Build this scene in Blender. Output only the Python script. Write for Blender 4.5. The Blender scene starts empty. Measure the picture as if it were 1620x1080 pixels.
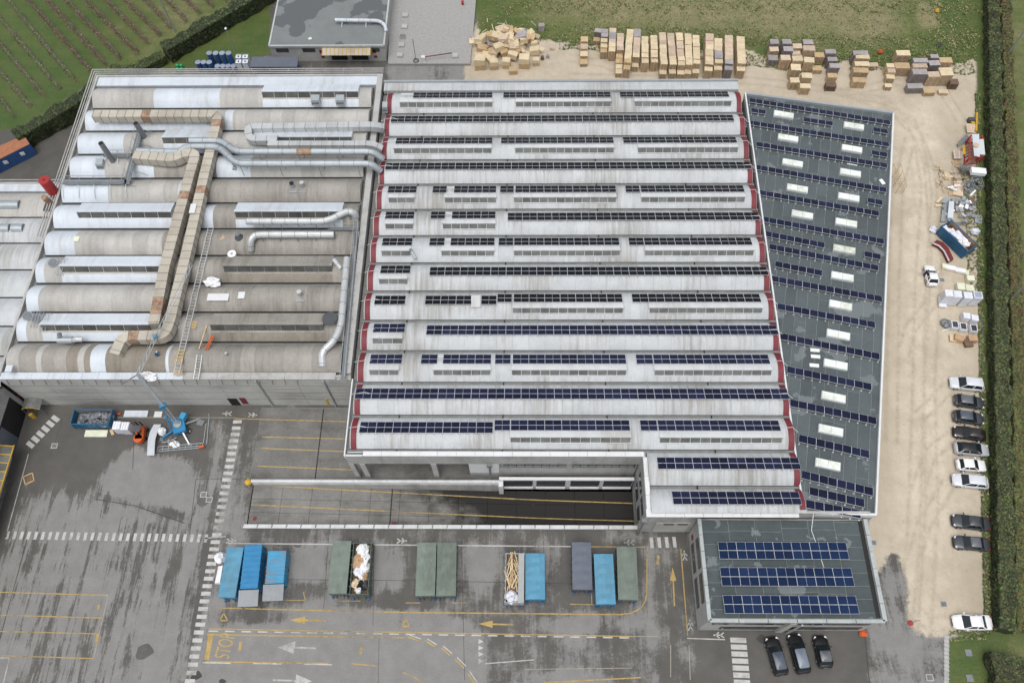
import bpy, math, random
import numpy as np
from mathutils import Vector, Matrix
random.seed(7); RNG = np.random.default_rng(7)
R_ = math.radians
scn = bpy.context.scene
COL = scn.collection
# ------------------------------------------------------------------ camera (drone 109 m above the yard)
CAMZ = 108.8
F_PX = 1291.85
ROT = np.array([[0.9999121, 0.0062129, -0.0117136],
                [0.0000676, -0.8858034, -0.4640607],
                [-0.0132591, 0.4640191, -0.8857260]])       # rows: right, down, forward
cam = bpy.data.cameras.new('camera'); cam.sensor_width = 36.0; cam.lens = F_PX*36/1620
cam.clip_end = 3000; cam.clip_start = 1
co = bpy.data.objects.new('camera', cam); COL.objects.link(co)
m3 = Matrix((ROT[0], -ROT[1], -ROT[2])).transposed()
co.matrix_world = Matrix.Translation((0, 0, CAMZ)) @ m3.to_4x4()
scn.camera = co
# ------------------------------------------------------------------ overcast daylight
SUN_EL, SUN_AZ = R_(74), R_(195)
w = bpy.data.worlds.new('World'); scn.world = w; w.use_nodes = True
nt = w.node_tree; bg = nt.nodes['Background']
sky = nt.nodes.new('ShaderNodeTexSky'); sky.sky_type = 'NISHITA'; sky.sun_disc = False
sky.sun_elevation = SUN_EL; sky.sun_rotation = SUN_AZ; sky.air_density = 1.0; sky.dust_density = 4.0; sky.ozone_density = 0.6
hsv = nt.nodes.new('ShaderNodeHueSaturation'); hsv.inputs['Saturation'].default_value = 0.35
nt.links.new(sky.outputs[0], hsv.inputs['Color']); nt.links.new(hsv.outputs[0], bg.inputs['Color'])
bg.inputs['Strength'].default_value = 0.15
sun = bpy.data.lights.new('sun', 'SUN'); sun.energy = 1.05; sun.angle = R_(45); sun.color = (1, .97, .93)
so = bpy.data.objects.new('sun', sun); COL.objects.link(so)
sd = Vector((math.sin(SUN_AZ)*math.cos(SUN_EL), math.cos(SUN_AZ)*math.cos(SUN_EL), math.sin(SUN_EL)))
so.rotation_euler = sd.to_track_quat('Z', 'Y').to_euler(); so.location = (0, 60, 160)
vs = scn.view_settings; vs.view_transform = 'Standard'; vs.look = 'None'; vs.gamma = 1; vs.exposure = 0.12; vs.use_curve_mapping = False

# ------------------------------------------------------------------ survey: photo pixel -> world point on a level plane
def at(px, py, z=0.0):
    d = ROT.T @ np.array([(px-810)/F_PX, (py-540)/F_PX, 1.0]); d = d*((z-CAMZ)/d[2])
    return (float(d[0]), float(d[1]))
def at3(px, py, z=0.0):
    x, y = at(px, py, z); return (x, y, z)

# ------------------------------------------------------------------ object helpers
def tag(o, label=None, cat=None, group=None, kind=None):
    if label: o['label'] = label
    if cat: o['category'] = cat
    if group: o['group'] = group
    if kind: o['kind'] = kind
    return o
def thing(name, label, cat, loc=(0, 0, 0), rz=0, group=None):
    o = bpy.data.objects.new(name, None); COL.objects.link(o); o.location = loc; o.rotation_euler = (0, 0, rz)
    o.empty_display_size = .3
    return tag(o, label, cat, group)
def woff(p):
    v = Vector((0, 0, 0))
    while p is not None: v += p.location; p = p.parent
    return v
class MB:
    def __init__(s): s.v = []; s.f = []; s.m = []
    def add(s, vs, fs, mi=0):
        b = len(s.v); s.v += [tuple(map(float, q)) for q in vs]
        s.f += [tuple(b+i for i in q) for q in fs]; s.m += [mi]*len(fs)
        return s
    def quad(s, a, b, c, d, mi=0): return s.add([a, b, c, d], [(0, 1, 2, 3)], mi)
    def hexa(s, p, mi=0):   # p: 4 bottom ccw then 4 top
        return s.add(p, [(3, 2, 1, 0), (4, 5, 6, 7), (0, 1, 5, 4), (1, 2, 6, 5), (2, 3, 7, 6), (3, 0, 4, 7)], mi)
    def box(s, x0, x1, y0, y1, z0, z1, mi=0):
        return s.hexa([(x0, y0, z0), (x1, y0, z0), (x1, y1, z0), (x0, y1, z0), (x0, y0, z1), (x1, y0, z1), (x1, y1, z1), (x0, y1, z1)], mi)
    def obox(s, c, d, rz=0, mi=0, rot=None):
        M = rot if rot is not None else Matrix.Rotation(rz, 3, 'Z'); c = Vector(c); p = []
        for z in (-.5, .5):
            for x, y in ((-.5, -.5), (.5, -.5), (.5, .5), (-.5, .5)):
                p.append(c + M @ Vector((x*d[0], y*d[1], z*d[2])))
        return s.hexa(p, mi)
    def prism(s, poly, z0, z1, mi=0, mt=None):
        n = len(poly); b = len(s.v)
        a = sum(poly[i][0]*poly[(i+1) % n][1]-poly[(i+1) % n][0]*poly[i][1] for i in range(n))
        if a < 0: poly = poly[::-1]
        s.v += [(p[0], p[1], z0) for p in poly] + [(p[0], p[1], z1) for p in poly]
        s.f += [tuple(b+n-1-i for i in range(n)), tuple(b+n+i for i in range(n))]; s.m += [mi, mi if mt is None else mt]
        for i in range(n): s.f.append((b+i, b+(i+1) % n, b+n+(i+1) % n, b+n+i)); s.m.append(mi)
        return s
    def sweep(s, pts, ring, mi=0, caps=True, side0=None):
        pts = [Vector(p) for p in pts]; n = len(ring); b = len(s.v); last = Vector(side0) if side0 else Vector((1, 0, 0))
        for i, p in enumerate(pts):
            t = (pts[min(i+1, len(pts)-1)] - pts[max(i-1, 0)]).normalized()
            sd_ = t.cross(Vector((0, 0, 1)))
            if sd_.length < .05: sd_ = last - t*last.dot(t)
            sd_.normalize(); last = sd_; up = sd_.cross(t)
            for u, v in ring: s.v.append(tuple(p + sd_*u + up*v))
        for i in range(len(pts)-1):
            for j in range(n):
                k = (j+1) % n; s.f.append((b+i*n+j, b+i*n+k, b+(i+1)*n+k, b+(i+1)*n+j)); s.m.append(mi)
        if caps:
            s.f.append(tuple(b+n-1-j for j in range(n))); s.m.append(mi)
            e = b+(len(pts)-1)*n; s.f.append(tuple(e+j for j in range(n))); s.m.append(mi)
        return s
    def tube(s, pts, r, n=8, mi=0, caps=True):
        return s.sweep(pts, [(r*math.cos(2*math.pi*i/n), r*math.sin(2*math.pi*i/n)) for i in range(n)], mi, caps)
    def bar(s, a, b, w, mi=0): return s.sweep([a, b], [(-w/2, -w/2), (w/2, -w/2), (w/2, w/2), (-w/2, w/2)], mi)
    def cyl(s, c, r, z0, z1, n=16, mi=0, r2=None):
        r2 = r if r2 is None else r2; b = len(s.v)
        for rr, z in ((r, z0), (r2, z1)):
            for i in range(n): s.v.append((c[0]+rr*math.cos(2*math.pi*i/n), c[1]+rr*math.sin(2*math.pi*i/n), z))
        for i in range(n): s.f.append((b+i, b+(i+1) % n, b+n+(i+1) % n, b+n+i)); s.m.append(mi)
        s.f.append(tuple(b+n-1-i for i in range(n))); s.f.append(tuple(b+n+i for i in range(n))); s.m += [mi, mi]
        return s
    def blob(s, c, r, mi=0, seed=0, nu=10, nv=6, rough=.25, cut=True):
        rg = random.Random(seed); b = len(s.v)
        for j in range(nv+1):
            a = math.pi*j/nv
            for i in range(nu):
                k = 1 + rough*(rg.random()-.5)*2
                z = math.cos(a)*r[2]*k
                if cut: z = max(z, -.3*r[2])
                s.v.append((c[0]+r[0]*k*math.sin(a)*math.cos(2*math.pi*i/nu), c[1]+r[1]*k*math.sin(a)*math.sin(2*math.pi*i/nu), c[2]+z))
        for j in range(nv):
            for i in range(nu):
                s.f.append((b+j*nu+i, b+(j+1)*nu+i, b+(j+1)*nu+(i+1) % nu, b+j*nu+(i+1) % nu)); s.m.append(mi)
        return s
    def mesh(s, name, mats, smooth=False, off=None):
        me = bpy.data.meshes.new(name)
        v = s.v if off is None else [(a-off[0], b-off[1], c-off[2]) for a, b, c in s.v]
        me.from_pydata(v, [], s.f)
        for m in (mats if isinstance(mats, (list, tuple)) else [mats]): me.materials.append(m)
        if len(me.materials) > 1: me.polygons.foreach_set('material_index', s.m)
        if smooth: me.polygons.foreach_set('use_smooth', [True]*len(me.polygons))
        return me
    def build(s, name, mats, parent=None, smooth=False, local=False):
        off = woff(parent) if (parent is not None and not local) else None
        return put(name, s.mesh(name, mats, smooth, off), parent)
def put(name, me, parent=None, loc=None, rot=None, scale=None):
    o = bpy.data.objects.new(name, me); COL.objects.link(o)
    if parent is not None: o.parent = parent
    if loc is not None: o.location = loc
    if rot is not None: o.rotation_euler = rot
    if scale is not None: o.scale = scale
    return o
def struct(o): o['kind'] = 'structure'; return o
def stuff(o): o['kind'] = 'stuff'; return o
KIDS = {}
def copy_tree(o, parent=None):
    c = o.copy(); COL.objects.link(c)
    if parent is not None: c.parent = parent
    for ch in list(o.children): copy_tree(ch, c)
    return c
ORD = ['first', 'second', 'third', 'fourth', 'fifth', 'sixth', 'seventh', 'eighth', 'ninth', 'tenth', 'eleventh', 'twelfth',
       'thirteenth', 'fourteenth', 'fifteenth', 'sixteenth', 'seventeenth', 'eighteenth', 'nineteenth', 'twentieth', 'twenty-first', 'twenty-second', 'twenty-third', 'twenty-fourth']

# ------------------------------------------------------------------ materials
def mat(name, col, rough=.7, var=.12, scale=.6, col2=None, metal=0.0, rnd=0.0, dirt=None, dirtamt=.35, dscale=(1.2, .12, .3), spec=.4, bump=0.0, world=True, detail=.5):
    """base colour with two sizes of noise, optional run-off dirt, optional per-object tone"""
    m = bpy.data.materials.new(name); m.use_nodes = True; t = m.node_tree; N = t.nodes; L = t.links
    b = N['Principled BSDF']; b.inputs['Roughness'].default_value = rough; b.inputs['Metallic'].default_value = metal
    b.inputs['Specular IOR Level'].default_value = spec
    if world: src = N.new('ShaderNodeNewGeometry').outputs['Position']
    else: src = N.new('ShaderNodeTexCoord').outputs['Object']
    n1 = N.new('ShaderNodeTexNoise'); n1.inputs['Scale'].default_value = scale; n1.inputs['Detail'].default_value = 6; n1.inputs['Roughness'].default_value = .65
    L.new(src, n1.inputs['Vector'])
    n2 = N.new('ShaderNodeTexNoise'); n2.inputs['Scale'].default_value = scale*9; n2.inputs['Detail'].default_value = 3
    L.new(src, n2.inputs['Vector'])
    a = N.new('ShaderNodeMath'); a.operation = 'MULTIPLY_ADD'; a.inputs[1].default_value = detail; L.new(n2.outputs[0], a.inputs[0]); L.new(n1.outputs[0], a.inputs[2])
    mr = N.new('ShaderNodeMapRange'); mr.inputs['From Min'].default_value = .35+.5*detail-.1; mr.inputs['From Max'].default_value = .65+.5*detail
    L.new(a.outputs[0], mr.inputs['Value'])
    mx = N.new('ShaderNodeMix'); mx.data_type = 'RGBA'
    c1 = tuple(c*(1-var) for c in col[:3])+(1,); c2 = tuple(min(1, c*(1+var)) for c in (col2 or col)[:3])+(1,)
    mx.inputs['A'].default_value = c1; mx.inputs['B'].default_value = c2; L.new(mr.outputs[0], mx.inputs['Factor'])
    out = mx.outputs['Result']
    if dirt:
        mp = N.new('ShaderNodeMapping'); mp.inputs['Scale'].default_value = dscale; L.new(src, mp.inputs['Vector'])
        n3 = N.new('ShaderNodeTexNoise'); n3.inputs['Scale'].default_value = 1; n3.inputs['Detail'].default_value = 5; n3.inputs['Roughness'].default_value = .7
        L.new(mp.outputs[0], n3.inputs['Vector'])
        n4 = N.new('ShaderNodeTexNoise'); n4.inputs['Scale'].default_value = .11; n4.inputs['Detail'].default_value = 2; L.new(src, n4.inputs['Vector'])
        s_ = N.new('ShaderNodeMath'); s_.operation = 'ADD'; L.new(n3.outputs[0], s_.inputs[0]); L.new(n4.outputs[0], s_.inputs[1])
        r_ = N.new('ShaderNodeMapRange'); r_.inputs['From Min'].default_value = .98; r_.inputs['From Max'].default_value = 1.3; r_.inputs['To Max'].default_value = dirtamt
        L.new(s_.outputs[0], r_.inputs['Value'])
        m2 = N.new('ShaderNodeMix'); m2.data_type = 'RGBA'; m2.inputs['B'].default_value = tuple(dirt)+(1,)
        L.new(r_.outputs[0], m2.inputs['Factor']); L.new(out, m2.inputs['A']); out = m2.outputs['Result']
    if rnd:
        oi = N.new('ShaderNodeObjectInfo'); k = N.new('ShaderNodeMapRange'); k.inputs['To Min'].default_value = 1-rnd; k.inputs['To Max'].default_value = 1+rnd
        L.new(oi.outputs['Random'], k.inputs['Value'])
        vm = N.new('ShaderNodeVectorMath'); vm.operation = 'SCALE'; L.new(out, vm.inputs[0]); L.new(k.outputs[0], vm.inputs['Scale']); out = vm.outputs[0]
    L.new(out, b.inputs['Base Color'])
    if bump:
        bp = N.new('ShaderNodeBump'); bp.inputs['Strength'].default_value = bump; bp.inputs['Distance'].default_value = .05
        L.new(n2.outputs[0], bp.inputs['Height']); L.new(bp.outputs[0], b.inputs['Normal'])
    return m
MAT = {}
def dm(k, *a, **kw): MAT[k] = mat(k, *a, **kw)
dm('roof_grey', (.465, .485, .495), .6, .10, .5, rnd=.05, dirt=(.24, .225, .19), dirtamt=.75, dscale=(2.2, .10, .2))
dm('roof_white_trim', (.57, .59, .595), .55, .08, .4, dirt=(.34, .32, .28), dirtamt=.45)
dm('roof_beige', (.295, .28, .25), .75, .14, .35, rnd=.10, dirt=(.14, .125, .105), dirtamt=.7, dscale=(1.2, .10, .2))
dm('roof_beige_light', (.42, .41, .385), .7, .12, .35, rnd=.09, dirt=(.24, .225, .195), dirtamt=.45, dscale=(1.2, .10, .2))
dm('roof_brown', (.25, .225, .185), .8, .15, .3, rnd=.05, dirt=(.12, .10, .08), dirtamt=.6)
dm('roof_white', (.56, .61, .66), .45, .07, .3, rnd=.05, dirt=(.36, .35, .33), dirtamt=.5)
dm('gutter', (.16, .17, .165), .6, .25, .8)
dm('dark_gap', (.02, .02, .02), .9, .2)
dm('red_sheet', (.165, .024, .032), .55, .14, .6, dirt=(.10, .03, .03), dirtamt=.5)
dm('concrete', (.40, .40, .385), .85, .12, .5, dirt=(.17, .165, .15), dirtamt=.5, dscale=(.8, .8, .12))
dm('concrete_wall', (.45, .45, .425), .85, .10, .4, dirt=(.19, .185, .17), dirtamt=.6, dscale=(.15, .5, 1.6))
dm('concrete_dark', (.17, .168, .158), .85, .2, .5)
dm('bitumen', (.088, .108, .112), .75, .16, .35, rnd=.10)
dm('bitumen_light', (.16, .185, .19), .7, .12, .5, rnd=.12)
dm('bitumen_pale', (.17, .185, .185), .75, .10, .3, rnd=.05)
dm('white_paint', (.66, .675, .68), .5, .05, .6, dirt=(.5, .48, .44), dirtamt=.3)
dm('skylight_white', (.74, .78, .74), .35, .07, .5, rnd=.06, dirt=(.42, .47, .32), dirtamt=.9, dscale=(.9, .9, .5))
dm('cool_grey', (.30, .325, .34), .5, .1, .6)
dm('galv', (.42, .46, .48), .38, .12, .6, metal=.55)
dm('galv_light', (.55, .57, .57), .42, .1, .5, metal=.35, dirt=(.3, .3, .28), dirtamt=.4)
dm('galv_dark', (.20, .215, .225), .5, .15, .8, metal=.3)
dm('steel_dark', (.07, .075, .08), .55, .2, 1)
dm('beige_duct', (.46, .425, .355), .7, .14, .5, rnd=.06, dirt=(.20, .16, .12), dirtamt=.55, dscale=(.5, .5, .5))
dm('rust', (.17, .085, .045), .85, .35, 1.2, col2=(.33, .23, .16))
dm('glass_dirty', (.135, .14, .132), .35, .3, .8, rnd=.25, spec=.3)
dm('glass_monitor', (.085, .085, .078), .35, .35, .8, rnd=.3, spec=.3)
dm('glass_dark', (.05, .055, .06), .15, .25, .8, rnd=.3, spec=.5)
dm('black', (.012, .012, .013), .6, .2)
dm('rubber', (.02, .02, .02), .8, .2)
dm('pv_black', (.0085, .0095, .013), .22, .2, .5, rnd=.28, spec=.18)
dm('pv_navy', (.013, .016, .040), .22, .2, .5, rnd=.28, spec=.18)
dm('pv_blue', (.012, .025, .066), .22, .15, .5, rnd=.22, spec=.10)
dm('pv_frame', (.62, .64, .66), .4, .05, 1)
dm('red_paint', (.34, .03, .03), .45, .1, .8)
dm('orange_paint', (.55, .10, .02), .45, .15, .8)
dm('yellow_paint', (.52, .32, .03), .5, .15, .8)
dm('blue_skip', (.02, .115, .23), .5, .18, .8, dirt=(.10, .09, .08), dirtamt=.3)
dm('blue_tarp', (.085, .275, .41), .55, .09, .7, rnd=.08, dirt=(.10, .17, .21), dirtamt=.6, dscale=(1.2, .5, 1))
dm('blue_steel', (.025, .20, .40), .5, .12, .7)
dm('blue_light_steel', (.05, .30, .50), .5, .12, .7, dirt=(.28, .14, .07), dirtamt=.75, dscale=(.35, 1.6, .5))
dm('green_tarp', (.165, .205, .172), .7, .1, .8, rnd=.08, dirt=(.09, .10, .08), dirtamt=.6, dscale=(1.2, .5, 1))
dm('cap_grey', (.37, .40, .395), .6, .14, .6, dirt=(.2, .21, .2), dirtamt=.4)
dm('seam', (.055, .053, .05), .8, .2)
paint_roof = None
dm('green_steel', (.10, .135, .115), .6, .15, .8)
dm('slate_tarp', (.115, .13, .165), .6, .07, .8)
dm('grey_tarp', (.42, .45, .44), .6, .1, .8)
dm('wood_pale', (.66, .55, .37), .8, .12, 1.2, rnd=.09)
dm('wood_mid', (.52, .385, .22), .8, .15, 1.2, rnd=.11)
dm('wood_pinkish', (.55, .44, .33), .8, .14, 1.2, rnd=.14)
dm('wood_grey', (.36, .335, .335), .85, .15, 1.2, rnd=.14)
dm('wood_grey_side', (.22, .19, .175), .85, .2, 2, rnd=.15)
dm('wood_dark', (.16, .11, .075), .9, .25, 1)
dm('wood_side', (.44, .33, .21), .85, .22, 2.2, rnd=.15)
dm('white_sack', (.78, .79, .80), .7, .08, 1)
dm('white_wrap', (.66, .68, .74), .35, .12, 1.4, rnd=.06)
dm('cream', (.66, .68, .52), .7, .1, .8, rnd=.05)
dm('cardboard', (.46, .30, .18), .85, .15, 1)
dm('foil_grey', (.40, .42, .45), .4, .25, 1.2, metal=.3, rnd=.25)
dm('film_grey', (.20, .21, .23), .4, .5, 3.0)
dm('blue_drum', (.03, .085, .23), .5, .15, 1, rnd=.15)
dm('drum_top', (.26, .30, .38), .5, .15, 1, rnd=.1)
dm('green_drum', (.03, .30, .12), .5, .15, 1)
dm('yellow_line', (.40, .285, .10), .8, .25, 1.4, dirt=(.17, .155, .12), dirtamt=.95, dscale=(1.2, 1.2, 1))
dm('white_line', (.46, .46, .44), .8, .15, 1.4, dirt=(.19, .19, .18), dirtamt=.95, dscale=(1.2, 1.2, 1))
dm('faded_line', (.30, .28, .23), .8, .25, 1.4)
dm('hedge_dark', (.032, .045, .022), .9, .35, 1.2, rnd=.0)
dm('leaf_green', (.062, .082, .03), .8, .45, .5, col2=(.095, .125, .04))
dm('leaf_dark', (.034, .044, .022), .8, .4, .6)
dm('leaf_yellow', (.13, .125, .035), .8, .35, .5)
dm('leaf_red', (.15, .07, .035), .8, .35, .5)
dm('leaf_brown', (.10, .066, .043), .85, .3, .8)
dm('twig_grey', (.21, .19, .16), .85, .2, .8)
dm('skin', (.45, .28, .2), .6, .05); dm('cloth_dark', (.035, .033, .035), .9, .2); dm('cloth_blue', (.02, .09, .24), .9, .2)
dm('terracotta', (.33, .14, .075), .85, .2, 1.5)
for n_, c_ in dict(silver=(.62, .64, .68), grey=(.12, .125, .14), black=(.010, .010, .012), graphite=(.05, .054, .06), white=(.80, .81, .82), bluegrey=(.08, .095, .125), lightgrey=(.45, .46, .48), sheen=(.17, .205, .25), brownblack=(.022, .017, .016)).items():
    MAT['paint_'+n_] = mat('paint_'+n_, c_, .28, .03, .4, spec=.6)
dm('car_glass', (.015, .022, .024), .08, .1, spec=.6)
dm('lamp_white', (.7, .72, .75), .2, .05); dm('lamp_red', (.35, .01, .015), .25, .05)
# ------------------------------------------------------------------ ground: one grid of the site, split by what lies there
LANE = (-37.2, 15.3, 28.55, 34.6)                    # sunk loading lane x0,x1,y0,y1
RES = .3
gx = np.arange(-118, 112, RES); gy_ = np.arange(-6, 150, RES)
XX, YY = np.meshgrid(gx, gy_)
D = ROT @ np.stack([XX.ravel(), YY.ravel(), np.full(XX.size, -CAMZ)])
PX = (810+F_PX*D[0]/D[2]).reshape(XX.shape); PY = (540+F_PX*D[1]/D[2]).reshape(XX.shape)
def inpoly(poly, X=None, Y=None):
    X = PX if X is None else X; Y = PY if Y is None else Y
    r = np.zeros(X.shape, bool); n = len(poly)
    for i in range(n):
        x0, y0 = poly[i]; x1, y1 = poly[(i+1) % n]
        if y0 == y1: continue
        c = ((y0 > Y) != (y1 > Y)) & (X < (x1-x0)*(Y-y0)/(y1-y0)+x0); r ^= c
    return r
def blur(a, k):
    a = a.astype(np.float32)
    if k < 1: return a
    for ax in (0, 1):
        for _ in range(2):
            p = np.pad(a, [(k+1, k) if i == ax else (0, 0) for i in (0, 1)], mode='edge'); c = np.cumsum(p, axis=ax)
            a = (np.take(c, range(2*k+1, c.shape[ax]), axis=ax)-np.take(c, range(0, c.shape[ax]-2*k-1), axis=ax))/(2*k+1)
    return a
BIG = 4000
grass = inpoly([(752, -BIG), (752, 8), (757, 60), (800, 58), (880, 66), (918, 70), (950, 72), (1000, 70), (1090, 82), (1185, 78), (1212, 92), (1250, 98), (1300, 108), (1350, 92), (1392, 108), (1440, 104), (1500, 106), (1530, 96), (1541, 90), (1546, 90), (1546, -BIG)])
grass |= inpoly([(1546, -BIG), (1546, 150), (1553, 600), (1562, 1004), (1500, 1006), (1496, BIG), (BIG, BIG), (BIG, -BIG)])
vine = inpoly([(-BIG, 225), (35, 205), (160, 120), (290, 110), (428, 90), (440, -BIG), (-BIG, -BIG)])
gravel = inpoly([(735, 104), (752, 60), (760, -50), (1546, -50), (1546, 150), (1553, 600), (1562, 1003), (1499, 1006), (1440, 1002), (1395, 985), (1365, 880), (1375, 815), (1390, 250), (1175, 165), (735, 165)])
tongue = inpoly([(1388, 905), (1410, 868), (1424, 868), (1436, 930), (1440, 1003), (1385, 1003), (1380, 950)])
gravel &= ~tongue
Gm = blur(grass | vine, 3); Gr = blur(gravel | inpoly([(735, 100), (752, 40), (1546, 40), (1546, 130)]), 3); Gr = np.maximum(Gr, blur(tongue & False, 1)); Gr = np.where(blur(tongue, 7) > .02, np.minimum(1, Gr+.12*blur(tongue, 7)), Gr)
def track(paths, wd=.28):
    a = np.zeros(PX.shape, np.float32)
    for pts_ in paths:
        W_ = [Vector(at(*q)) for q in pts_]
        for off_ in (-.8, .8):
            best = np.full(PX.shape, 9e9, np.float32)
            for p_, q_ in zip(W_, W_[1:]):
                v_ = q_-p_; L2 = v_.length; n_ = Vector((-v_.y, v_.x))/L2*off_; ax_, ay_ = p_.x+n_.x, p_.y+n_.y
                t_ = np.clip(((XX-ax_)*v_.x+(YY-ay_)*v_.y)/L2**2, 0, 1); best = np.minimum(best, np.hypot(XX-ax_-t_*v_.x, YY-ay_-t_*v_.y))
            a = np.maximum(a, np.exp(-(best/wd)**2))
    return a
rut = track([[(1432, 1010), (1445, 860), (1452, 650), (1456, 450), (1466, 300), (1452, 215), (1400, 160), (1300, 140), (1190, 128), (900, 122)], [(1462, 1005), (1474, 800), (1470, 600), (1482, 420), (1470, 260), (1440, 190), (1350, 150)], [(1440, 900), (1462, 830), (1500, 765)], [(1450, 780), (1470, 720), (1505, 690)], [(1452, 660), (1475, 640), (1500, 612)], [(1440, 960), (1470, 985), (1500, 985)], [(1410, 700), (1414, 450), (1420, 300), (1440, 220)], [(1430, 560), (1440, 520), (1480, 470)], [(1000, 118), (950, 100), (900, 92)], [(1330, 148), (1420, 130), (1490, 140), (1520, 190)]])
# dry pale patches on the wet asphalt
dry = np.full(PX.shape, .30, np.float32); strk = np.full(PX.shape, .35, np.float32)
def paint(a, poly, v, k=3):
    global dry, strk
    mk = blur(inpoly(poly), k)
    if a == 'd': dry = dry*(1-mk)+v*mk
    else: strk = strk*(1-mk)+v*mk
paint('d', [(-400, 740), (330, 740), (300, 1200), (-500, 1200)], .55, 4); paint('s', [(-400, 750), (330, 750), (300, 1200), (-500, 1200)], 1.0, 6)
paint('d', [(30, 650), (380, 650), (360, 740), (120, 780), (10, 770)], .02, 4)
paint('d', [(-30, 760), (70, 745), (20, 860), (-60, 1000), (-120, 1000)], .22, 4)
paint('d', [(175, 728), (215, 700), (255, 722), (320, 722), (300, 760), (292, 836), (240, 820), (190, 800), (145, 770)], .74, 3); paint('s', [(145, 690), (320, 700), (300, 840), (145, 790)], .55, 4)
paint('d', [(150, 775), (300, 812), (296, 826), (150, 792)], .36, 1)
paint('d', [(325, 660), (392, 660), (392, 850), (330, 850)], .47, 2)
paint('d', [(336, 850), (1060, 850), (1060, 965), (336, 965)], .45, 3); paint('s', [(336, 850), (1100, 850), (1100, 1080), (336, 1080)], .35, 5)
for P_ in ([(464, 860), (520, 866), (512, 920), (470, 925), (460, 890)], [(590, 862), (655, 862), (650, 915), (628, 935), (600, 925)], [(735, 866), (782, 866), (775, 940), (740, 925), (730, 895)]):
    paint('d', P_, .70, 2)
for P_ in ([(640, 862), (662, 862), (656, 945), (640, 945)], [(560, 940), (680, 940), (690, 962), (560, 962)], [(455, 925), (520, 925), (518, 960), (450, 962)], [(890, 860), (1010, 860), (1012, 960), (870, 960)]):
    paint('d', P_, .22, 2)
paint('d', [(330, 960), (700, 968), (765, 1005), (775, 1090), (320, 1090)], .74, 2)
paint('d', [(336, 962), (470, 966), (450, 985), (336, 988)], .25, 2)
paint('d', [(490, 945), (520, 940), (530, 965), (640, 972), (690, 985), (690, 996), (480, 985), (480, 960)], .62, 2)
paint('d', [(760, 1005), (1110, 1000), (1110, 1090), (765, 1090)], .40, 2); paint('s', [(760, 1005), (1110, 1000), (1110, 1090), (765, 1090)], .25, 2)
paint('d', [(850, 972), (1080, 968), (1080, 998), (900, 1003), (830, 1000)], .60, 2)
paint('d', [(830, 1062), (960, 1058), (960, 1090), (800, 1090)], .60, 2)
paint('d', [(1028, 860), (1080, 860), (1100, 1005), (1030, 990)], .36, 2)
paint('d', [(1100, 985), (1368, 995), (1380, 1200), (1120, 1200)], .13, 2); paint('s', [(1100, 985), (1368, 995), (1380, 1200), (1120, 1200)], .12, 2)
paint('d', [(1368, 990), (1500, 1000), (1500, 1200), (1385, 1200)], .56, 2)
paint('d', [(-300, 190), (150, 120), (150, 300), (-300, 300)], .12, 2); paint('s', [(-300, 190), (150, 120), (150, 300), (-300, 300)], .3, 2)
paint('d', [(610, 100), (760, 100), (760, 135), (610, 135)], .55, 1)
tone = np.full(PX.shape, .5, np.float32)              # grass: 0 dark lush .. 1 dry straw ; gravel: 1 pale
tg = blur(inpoly([(800, -BIG), (1440, -BIG), (1440, 40), (1380, 75), (1200, 62), (1000, 55), (850, 30)]), 12); tone = np.where(grass, .34+.52*tg, tone)
tone = np.where(inpoly([(1585, -BIG), (1640, -BIG), (1640, BIG), (1600, BIG)]), .5, tone)
tv = blur(inpoly([(100, -BIG), (440, -BIG), (440, 0), (250, 120), (200, 120)]), 10); tone = np.where(vine, .20+.34*tv, tone)
tone = np.where(inpoly([(1496, 1006), (1570, 1006), (1570, BIG), (1490, BIG)]), .25, tone)
tone = tone+.55*blur(inpoly([(1452, 4), (1485, 4), (1490, 44), (1455, 46)]), 2)+.25*blur(inpoly([(1370, 30), (1400, 20), (1410, 50), (1380, 60)]), 3)
TG = [(1388, 905), (1410, 868), (1424, 868), (1436, 930), (1440, 1003), (1385, 1003)]; paint('d', TG, .60, 4); paint('s', TG, .5, 4)
tr = blur(inpoly([(1430, 180), (1480, 180), (1500, 600), (1510, 1000), (1440, 1000), (1430, 600)]), 6); tone = np.where((Gr > .02) & (Gm < .5), .40+.42*tr-.3*blur(inpoly([(1385, 400), (1412, 400), (1405, 800), (1385, 880)]), 3)-.45*blur(inpoly([(1495, 880), (1560, 880), (1560, 965), (1500, 965)]), 5)-.35*blur(inpoly([(1495, 190), (1546, 190), (1546, 420), (1480, 380)]), 5)-.3*blur(inpoly([(1440, 860), (1480, 880), (1470, 980), (1445, 960)]), 4), tone)
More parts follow.
